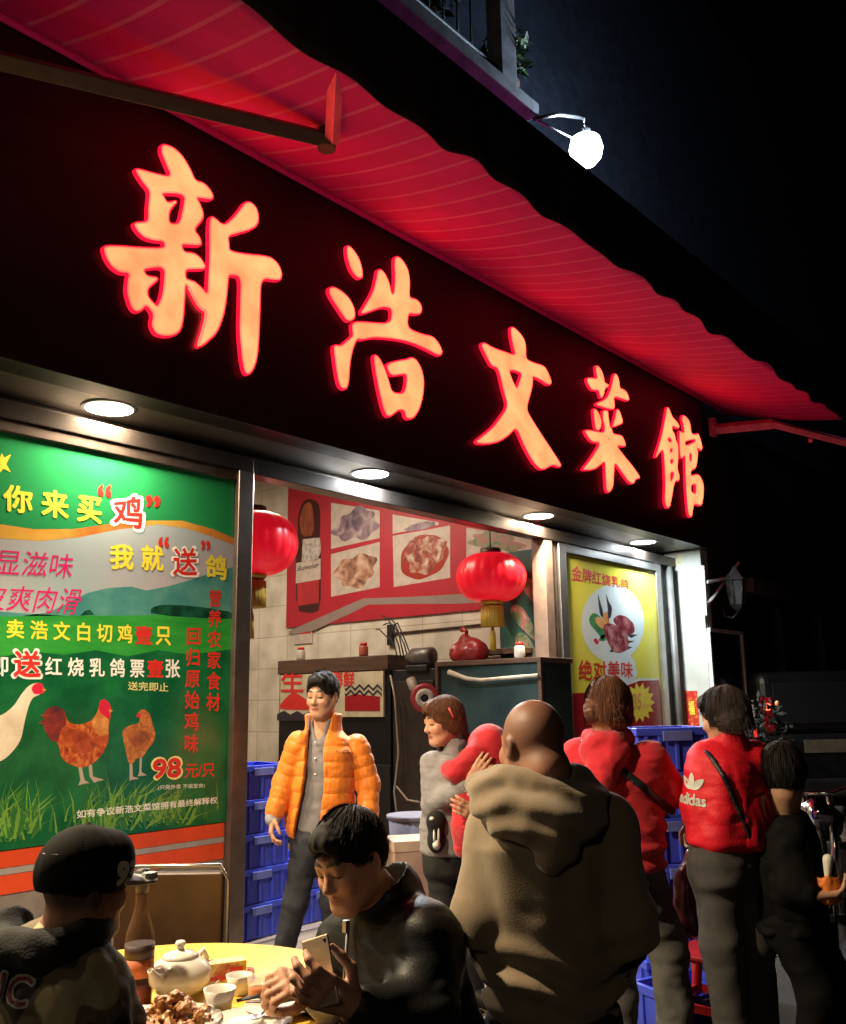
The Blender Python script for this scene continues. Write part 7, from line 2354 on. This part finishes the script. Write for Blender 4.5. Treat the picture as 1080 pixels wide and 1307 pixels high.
# tissue carton
c = on(286, 1255)
TX = thing('tissue_box', 'small yellow and red printed tissue box at the back of the table', 'box', c)
Rb = np.array([nrm(RT * 0.9 + HD * 0.42), np.cross([0, 0, 1.0], nrm(RT * 0.9 + HD * 0.42)), [0, 0, 1]]).T
part(MB().box(c + (-0.062, -0.03, 0), c + (0.062, 0.03, 0.066), R=Rb), 'carton', multi_noise('printed_card', [(0.35, (0.62, 0.42, 0.10)), (0.55, (0.72, 0.55, 0.22)), (0.7, (0.45, 0.10, 0.03))], 22, 0.5), TX, 0.002)
m = MB(); m.box(c + (-0.0635, -0.0315, 0.018), c + (0.0635, 0.0315, 0.030), R=Rb, c=c + (0, 0, 0.033)); part(m, 'red_stripe', I_red, TX)
m = MB(); m.box(c + (0.01, -0.0325, 0.004), c + (0.05, 0.0325, 0.05), R=Rb, c=c + (0, 0, 0.033)); part(m, 'red_panel', I_red, TX)
c = on(318, 1249)
LC = thing('bottle_cap', 'small red cap near the tissue box', 'cap', c)
part(MB().lathe([(0, 0), (0.016, 0), (0.017, 0.024), (0.013, 0.03), (0, 0.03)], None, 24, c, wob=lambda a, z: 1 + 0.02 * math.sin(a * 12)), 'cap_shell', I_red, LC)
part(MB().lathe([(0.0175, 0.001), (0.0185, 0.001), (0.0185, 0.006), (0.0175, 0.006)], None, 24, c), 'ring', I_red, LC)


def plate(label, px, py, r, food=None):
    c = on(px, py)
    o = thing('plate', label, 'plate', c, group='plates on the dining table')
    part(MB().lathe([(0, 0.003), (r * 0.55, 0.0), (r * 0.6, 0.006), (r, 0.019), (r, 0.022), (r * 0.62, 0.011), (0, 0.008)], None, 44, c), 'dish', M_por, o)
    return c


pc = plate('white plate heaped with pieces of brown roast chicken', 215, 1312, 0.14)
CKN = thing('roast_chicken', 'heap of chopped brown roast chicken on a plate', 'food', pc + np.array([0, 0, 0.012]))
S = Sdf(pc - np.array([0.16, 0.16, 0.01]), pc + np.array([0.16, 0.16, 0.12]), 0.0035)
for k in range(40):
    a = rng.uniform(0, 6.28); q = rng.uniform(0, 0.11)
    d_ = rng.normal(size=3); d_[2] *= 0.3; d_ = nrm(d_)
    p = pc + np.array([q * math.cos(a), q * math.sin(a), 0.022 + 0.05 * (1 - q / 0.11) * rng.random()])
    S.cone(p - d_ * 0.024, p + d_ * 0.026, rng.uniform(0.008, 0.016), rng.uniform(0.004, 0.011), 0.004)
S.disp(lambda p: 0.006 * vnoise(p * 75) + 0.004 * vnoise(p * 170), 0.03)
S.mesh('meat', multi_noise('roast_skin', [(0.3, (0.10, 0.035, 0.012)), (0.5, (0.30, 0.13, 0.045)), (0.7, (0.50, 0.28, 0.11))], 28, 0.35), CKN)
plate('white plate in front of the tea cup carrying a spoon', 318, 1314, 0.115)
pl3 = plate('white plate with black chopsticks laid across it', 360, 1291, 0.105)
a, b = on(303, 1292, 0.028), on(398, 1272, 0.03)
for k in range(2):
    o_ = np.array([0.004, 0.009, 0]) * k
    CH = thing('chopstick', 'black chopstick of the pair resting on the white plate', 'chopstick', a, group='pair of black chopsticks')
    part(MB().tube([a + o_, a + o_ + (b - a) * 0.55], [0.0032, 0.0042], n=8), 'tip', M_black, CH)
    part(MB().tube([a + o_ + (b - a) * 0.55, b + o_ * 2], [0.0043, 0.0052], n=4, smooth=False), 'grip', M_black, CH)
SPN = thing('spoon', 'steel spoon lying on the front white plate', 'spoon', on(345, 1306, 0.02))
part(MB().tube([on(330, 1309, 0.022), on(345, 1298, 0.03), on(378, 1290, 0.03)], [0.004, 0.0035, 0.005], n=8), 'stem', M_steel, SPN)
part(MB().lathe([(0, -0.008), (0.014, -0.005), (0.021, 0.0), (0.019, 0.0), (0.012, -0.003), (0, -0.006)], None, 20, on(326, 1312, 0.028), sx=1.0, sy=1.0), 'bowl', M_steel, SPN)

for k, (px, py, lab) in enumerate(((178, 1296, 'crumpled white tissue beside the roast chicken'), (262, 1302, 'crumpled white tissue near the tea cup'))):
    c = on(px, py)
    TS = thing('tissue', lab, 'tissue', c)
    S = Sdf(c - np.array([0.06, 0.06, 0.01]), c + np.array([0.06, 0.06, 0.06]), 0.0025)
    S.ell(c + (0, 0, 0.014), (0.034, 0.026, 0.016), 0.01)
    S.disp(lambda p: 0.011 * (1 - 2 * np.abs(vnoise(p * 48))), 0.04)
    S.mesh('paper', mat('tissue_white', (0.75, 0.73, 0.70), rough=0.9), TS)
plate('small white sauce dish at the back left of the table', 258, 1262, 0.05)
bowl('tea_cup', 'small white tea cup next to the tissue box', 'cup', 305, 1268, 0.04, 0.052, M_por, M_tea, foot=0.72)
# stools under the diners, chair behind the table
M_stool = mat('red_stool_plastic', (0.50, 0.012, 0.012), rough=0.4, var=0.08)


def stool(label, p, hgt=0.46, m_=None, w=0.16):
    o = thing('stool', label, 'stool', (p[0], p[1], 0))
    m_ = m_ or M_stool
    m = MB(); m.box((p[0] - w, p[1] - w, hgt - 0.03), (p[0] + w, p[1] + w, hgt)); part(m, 'seat', m_, o, 0.012, )
    for sx_ in (-1, 1):
        for sy_ in (-1, 1):
            m = MB(); m.tube([(p[0] + sx_ * (w - 0.03), p[1] + sy_ * (w - 0.03), hgt - 0.03), (p[0] + sx_ * (w + 0.02), p[1] + sy_ * (w + 0.02), 0.002)], [0.026, 0.02], n=6); part(m, 'leg', m_, o)
    m = MB()
    for q in ((-1, 0), (1, 0), (0, -1), (0, 1)):
        x, y = p[0] + q[0] * (w - 0.005), p[1] + q[1] * (w - 0.005)
        m.box((x - (0.008 if q[0] else w - 0.03), y - (0.008 if q[1] else w - 0.03), 0.2), (x + (0.008 if q[0] else w - 0.03), y + (0.008 if q[1] else w - 0.03), 0.235))
    part(m, 'stretcher', m_, o)
    return o


q = J(545, 1420, 2.78); stool('red plastic stool under the man with the phone', q)
q = J(40, 1400, 2.16); stool('red plastic stool under the man in the cap', q)
q = J(912, 1290, 4.75); stool('red plastic stool beside the legs of the woman in red sports jacket', q, 0.44)
cz = J(215, 1190, 3.95)
CHR = thing('chair', 'brown padded chair with chrome frame behind the table', 'chair', (cz[0], cz[1], 0), RZ_V)
M_vinyl = mat('brown_vinyl', (0.05, 0.022, 0.010), rough=0.4, var=0.2, vscale=5)
m = MB(); m.box((-0.22, -0.01, 0.58), (0.22, 0.025, 0.965)); m.build('backrest', M_vinyl, CHR, 0.03, 4)
m = MB(); m.box((-0.21, 0.03, 0.43), (0.21, 0.44, 0.48)); m.build('seat', M_vinyl, CHR, 0.02, 3)
m = MB(); m.tube([(-0.235, 0.01, 0.0), (-0.235, 0.0, 0.93), (-0.20, 0.0, 0.985), (0.20, 0.0, 0.985), (0.235, 0.0, 0.93), (0.235, 0.01, 0.0)], 0.009, n=10); m.build('frame', mat('dull_chrome', (0.35, 0.33, 0.3), rough=0.3, metal=0.9), CHR)
for sx_ in (-1, 1):
    m = MB(); m.tube([(sx_ * 0.235, 0.005, 0.44), (sx_ * 0.235, 0.42, 0.43), (sx_ * 0.235, 0.45, 0.0)], 0.011, n=10); m.build('leg', M_chrome, CHR)

# ------------------------------------------------------------------ right edge: bracket, wall lamp, notice board, neighbour, vehicle
yF = -0.43
BK = thing('wall_bracket', 'white metal triangular bracket on the outer wall corner', 'bracket', at(899, 750, y=yF))
for a, b, nm in (((897, 722), (900.5, 786), 'plate'), ((903, 743), (928, 738), 'rail'), ((902, 773), (943, 718), 'brace')):
    part(MB().tube([at(*a, y=yF), at(*b, y=yF - (0.0 if nm == 'plate' else 0.05))], 0.024, n=4, smooth=False), nm, mat('bracket_white', (0.75, 0.75, 0.72), rough=0.4), BK, 0.003)
c = at(940, 755, y=-0.62)
WL = thing('wall_lantern', 'unlit black carriage lantern behind the white bracket', 'lamp', c)
part(MB().lathe([(0.0, 0.34), (0.02, 0.33), (0.05, 0.27), (0.15, 0.16), (0.16, 0.145), (0.0, 0.145)], None, 6, c, smooth=False), 'roof', mat('lamp_grey', (0.06, 0.06, 0.065), rough=0.4, metal=0.3), WL)
part(MB().lathe([(0.125, 0.144), (0.085, -0.17)], None, 6, c, smooth=False), 'glass', mat('lamp_glass', (0.35, 0.36, 0.36), rough=0.08, trans=0.85, var=0.0), WL)
m = MB()
for k in range(6):
    a = 2 * math.pi * k / 6
    m.tube([c + (0.13 * math.cos(a), 0.13 * math.sin(a), 0.145), c + (0.09 * math.cos(a), 0.09 * math.sin(a), -0.17)], 0.009, n=5)
m.lathe([(0, -0.172), (0.095, -0.172), (0.06, -0.22), (0.02, -0.26), (0, -0.27)], None, 6, c, smooth=False)
part(m, 'cage', mat('lamp_black', (0.02, 0.02, 0.02), rough=0.35), WL)
part(MB().lathe([(0, -0.1), (0.03, -0.09), (0.045, -0.02), (0.03, 0.06), (0, 0.08)], None, 14, c), 'bulb', mat('dead_bulb', (0.5, 0.5, 0.5), rough=0.2), WL)
part(MB().tube([c + (0, 0, -0.27), c + (-0.0, 0.08, -0.34), c + (0, 0.19, -0.30), c + (0, 0.2, -0.10)], 0.014, n=8), 'bracket_arm', mat('lamp_black', (0.02, 0.02, 0.02), rough=0.35), WL)
a, b = at(904, 806, y=-0.42), at(951, 889, y=-0.42)
NB_ = thing('notice_board', 'dark glazed notice board in a silver frame on the side wall', 'board', a)
part(MB().box((a[0] + 0.02, -0.425, b[2]), (b[0], -0.402, a[2])), 'glass_panel', mat('navy_glass', (0.012, 0.018, 0.03), rough=0.15, var=0.2), NB_)
m = MB(); t_ = 0.045
m.box((a[0], -0.45, a[2]), (b[0] + t_, -0.402, a[2] + t_)); m.box((a[0], -0.45, b[2] - t_), (b[0] + t_, -0.402, b[2])); m.box((b[0], -0.449, b[2]), (b[0] + t_, -0.402, a[2])); m.box((a[0] - 0.02, -0.449, b[2]), (a[0] + 0.02, -0.402, a[2]))
part(m, 'frame', mat('dull_aluminium', (0.65, 0.66, 0.68), rough=0.45, metal=0.1), NB_)
m = MB(); m.tube([(b[0] + 0.02, -0.43, b[2] - t_), (b[0] + 0.05, -0.43, 0.3)], 0.02, n=8); m.box((a[0] + 0.2, -0.45, b[2] - 0.2), (b[0] + 0.04, -0.41, b[2] - 0.12))
part(m, 'post', mat('dull_aluminium', (0.65, 0.66, 0.68), rough=0.45, metal=0.1), NB_)
NBB = thing('neighbour_building', 'dark unlit shop front with tall glass panes beyond the restaurant', 'building', (14, 0, 0))
part(MB().box((8.31, -0.2, 3.25), (22, 0.2, ZT - 0.003)), 'upper_wall', M_dark, NBB)
part(MB().box((8.31, -0.55, 3.05), (22, -0.201, 3.24)), 'fascia', mat('fascia_grey', (0.12, 0.12, 0.11), rough=0.7, var=0.3), NBB)
for k in range(7):
    x = 8.35 + k * 1.9
    part(MB().box((x + 0.1, -0.12, 0.3), (x + 1.89, -0.09, 3.04)), 'pane', M_glassdark, NBB)
    part(MB().box((x, -0.2, 0), (x + 0.095, 0.0, 3.04)), 'mullion', mat('mullion_grey', (0.10, 0.10, 0.10), rough=0.4, metal=0.4), NBB)
part(MB().box((8.31, -0.15, 0.0), (22, 0.0, 0.295)), 'plinth', M_dark, NBB)
# kumquat pot with red ornaments
c = J(966, 940, 11.3); c[2] = 0
KP = thing('potted_tree', 'potted citrus tree with small red new-year ornaments by the side wall', 'plant', c)
zt_ = J(966, 872, 11.3)[2]
part(MB().lathe([(0, 0.005), (0.2, 0.005), (0.28, 0.45), (0.25, 0.45), (0, 0.40)], None, 24, c), 'pot', mat('pot_glaze', (0.08, 0.05, 0.04), rough=0.3), KP)
part(MB().tube([c + (0, 0, 0.4), c + (0.02, 0, 1.2), c + (0, 0.02, zt_ - 0.2)], [0.03, 0.02, 0.01]), 'trunk', M_wood, KP)
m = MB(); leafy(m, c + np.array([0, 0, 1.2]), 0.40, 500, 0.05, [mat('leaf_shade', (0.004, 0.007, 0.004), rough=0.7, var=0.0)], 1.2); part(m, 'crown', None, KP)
for k in range(6):
    a = rng.uniform(0, 6.28); z_ = rng.uniform(0.85, 1.65)
    p = c + np.array([0.34 * math.cos(a), 0.34 * math.sin(a), z_])
    m = MB()
    if k % 2: m.lathe([(0, -0.035), (0.024, -0.02), (0.024, 0.02), (0, 0.035)], None, 10, p)
    else: m.box(p - (0.02, 0.02, 0.045), p + (0.02, 0.02, 0.045))
    part(m, 'ornament' if k % 2 == 0 else 'fruit', I_red if k % 2 == 0 else I_or2, KP)
# dark van seen from behind
vc = J(1060, 1000, 12.2)
VN = thing('parked_van', 'dark van parked beyond the motorcycle with one red tail light showing', 'van', (vc[0], vc[1], 0), RZ_V + 0.12)
M_van = mat('van_paint', (0.006, 0.006, 0.007), rough=0.35, var=0.1)
m = MB(); m.box((-0.85, 0, 0.35), (0.85, 4.3, 1.15)); m.build('body', M_van, VN, 0.12, 4)
m = MB(); m.box((-0.80, 0.1, 1.12), (0.80, 3.3, 1.95)); m.build('cabin', M_van, VN, 0.15, 4)
m = MB(); m.box((-0.62, 0.085, 1.28), (0.62, 0.11, 1.8)); m.build('rear_window', M_glassdark, VN, 0.03)
m = MB(); m.box((-0.30, -0.012, 0.92), (0.30, 0.012, 1.08)); m.build('plate', mat('plate_pale', (0.10, 0.085, 0.06), rough=0.6), VN)
m = MB(); m.box((-0.85, -0.05, 0.38), (0.85, 0.1, 0.6)); m.build('bumper', M_black, VN, 0.04)
for sx_ in (-1, 1):
    m = MB(); m.box((sx_ * 0.72 - 0.08, 0.07, 1.15), (sx_ * 0.72 + 0.08, 0.10, 1.62)); m.build('tail_light', mat('lens_red', (0.25, 0.005, 0.01), rough=0.2), VN, 0.01)
    for y in (0.75, 3.4):
        w_ = MB(); w_.lathe([(0.17, -0.09), (0.31, -0.1), (0.33, -0.06), (0.33, 0.06), (0.31, 0.1), (0.17, 0.09), (0.17, -0.09)], None, 28, (sx_ * 0.76, y, 0.332), R=np.array([[0, 0, 1], [0, 1, 0], [-1, 0, 0]], float))
        wo = w_.build('wheel', M_black, VN)
        w_ = MB(); w_.lathe([(0, -0.05), (0.16, -0.06), (0.16, 0.06), (0, 0.05)], None, 20, (sx_ * 0.76, y, 0.332), R=np.array([[0, 0, 1], [0, 1, 0], [-1, 0, 0]], float))
        w_.build('rim', M_steel, wo)
m = MB(); m.lathe([(0, -0.02), (0.045, -0.01), (0.045, 0.01), (0, 0.02)], None, 16, (-0.72, 0.055, 1.5), R=np.array([[1, 0, 0], [0, 0, 1], [0, 1, 0]], float)); m.build('lit_bulb', emis('tail_glow', (1.0, 0.12, 0.05), 5), VN)

# motorcycle
rzm = math.atan2(*(-RT * 0.45 - HD * 0.9)[1::-1])
hb = J(1042, 1003, 6.35)
mc = hb - np.array([math.cos(rzm), math.sin(rzm), 0]) * 0.40
MC = thing('motorcycle', 'black motorcycle with bare chrome handlebar parked at the right edge', 'motorcycle', (mc[0], mc[1], 0), rzm)
rubber = mat('tyre_rubber', (0.012, 0.012, 0.012), rough=0.8)
RY = np.array([[1, 0, 0], [0, 0, 1], [0, -1, 0]], float)
for x in (-0.62, 0.66):
    w_ = MB(); w_.lathe([(0.22, -0.045), (0.285, -0.05), (0.305, 0.0), (0.285, 0.05), (0.22, 0.045), (0.22, -0.045)], None, 36, (x, 0, 0.307), R=RY)
    wo = w_.build('wheel', rubber, MC)
    w_ = MB(); w_.lathe([(0.03, -0.05), (0.05, -0.05), (0.05, 0.05), (0.03, 0.05)], None, 16, (x, 0, 0.307), R=RY)
    for k in range(9):
        a = 2 * math.pi * k / 9
        w_.tube([(x + 0.04 * math.cos(a), 0, 0.307 + 0.04 * math.sin(a)), (x + 0.225 * math.cos(a), 0, 0.307 + 0.225 * math.sin(a))], 0.008, n=5)
    w_.lathe([(0.205, -0.03), (0.225, -0.035), (0.225, 0.035), (0.205, 0.03), (0.205, -0.03)], None, 32, (x, 0, 0.307), R=RY)
    w_.build('rim', M_chrome, wo)
M_gloss = mat('bike_black', (0.012, 0.012, 0.014), rough=0.18, coat=0.6)
for sy_ in (-0.085, 0.085):
    m = MB(); m.tube([(0.66, sy_, 0.307), (0.50, sy_, 0.78), (0.43, sy_ * 0.9, 0.98)], [0.028, 0.026, 0.022], n=12); m.build('fork', M_chrome, MC)
S = Sdf((-0.8, -0.3, 0.2), (0.9, 0.3, 1.1), 0.012)
S.loft((0.32, 0, 0.80), (-0.12, 0, 0.76), (0, 1, 0), [(0, 0.06, 0.06, 0), (0.3, 0.13, 0.12, 0), (0.7, 0.13, 0.11, 0), (1, 0.08, 0.07, 0)], 0.03)
S.mesh('tank', M_gloss, None).parent = MC
m = MB(); m.box((-0.62, -0.12, 0.74), (-0.12, 0.12, 0.82)); m.build('seat', mat('seat_vinyl', (0.02, 0.02, 0.02), rough=0.35), MC, 0.035, 4)
m = MB(); m.box((-0.78, -0.09, 0.66), (-0.45, 0.09, 0.735)); m.build('rear_fender', mat('pale_panel', (0.35, 0.37, 0.38), rough=0.25, metal=0.3), MC, 0.03, 3)
m = MB(); m.box((-0.2, -0.13, 0.32), (0.22, 0.13, 0.62)); m.tube([(-0.2, 0.0, 0.4), (-0.62, 0, 0.31)], 0.03); m.tube([(0.40, 0, 0.85), (0.25, 0, 0.35), (-0.2, 0, 0.3), (-0.35, 0, 0.7)], 0.025); m.tube([(0.40, 0, 0.9), (-0.6, 0, 0.68)], 0.025)
m.build('engine_frame', mat('engine_metal', (0.10, 0.10, 0.10), rough=0.35, metal=0.7, var=0.2), MC, 0.015)
m = MB(); m.tube([(0.18, -0.15, 0.42), (0.05, -0.17, 0.28), (-0.35, -0.18, 0.28), (-0.75, -0.18, 0.34)], [0.025, 0.03, 0.045, 0.05], n=12); m.build('exhaust', M_chrome, MC)
m = MB(); m.tube([(0.26, -0.38, 1.06), (0.36, -0.28, 1.07), (0.43, -0.10, 1.0), (0.43, 0.10, 1.0), (0.36, 0.28, 1.07), (0.26, 0.38, 1.06)], 0.014, n=10); m.build('handlebar', M_chrome, MC)
for sy_ in (-1, 1):
    m = MB(); m.tube([(0.26, sy_ * 0.38, 1.06), (0.16, sy_ * 0.47, 1.05)], 0.019, n=10); m.build('grip', rubber, MC)
    m = MB(); m.tube([(0.33, sy_ * 0.31, 1.07), (0.33, sy_ * 0.40, 1.22)], 0.007, n=6); m.lathe([(0, -0.012), (0.055, -0.01), (0.06, 0.005), (0, 0.008)], None, 20, (0.33, sy_ * 0.42, 1.26), R=np.array([[0, 0, 1], [0, 1, 0], [-1, 0, 0]], float)); m.build('mirror', M_gloss, MC)
m = MB(); m.lathe([(0, -0.12), (0.06, -0.10), (0.095, 0.0), (0.1, 0.02), (0, 0.03)], None, 24, (0.54, 0, 0.88), R=np.array([[0, 0, 1], [0, 1, 0], [-1, 0, 0]], float)); m.build('headlight', M_chrome, MC)
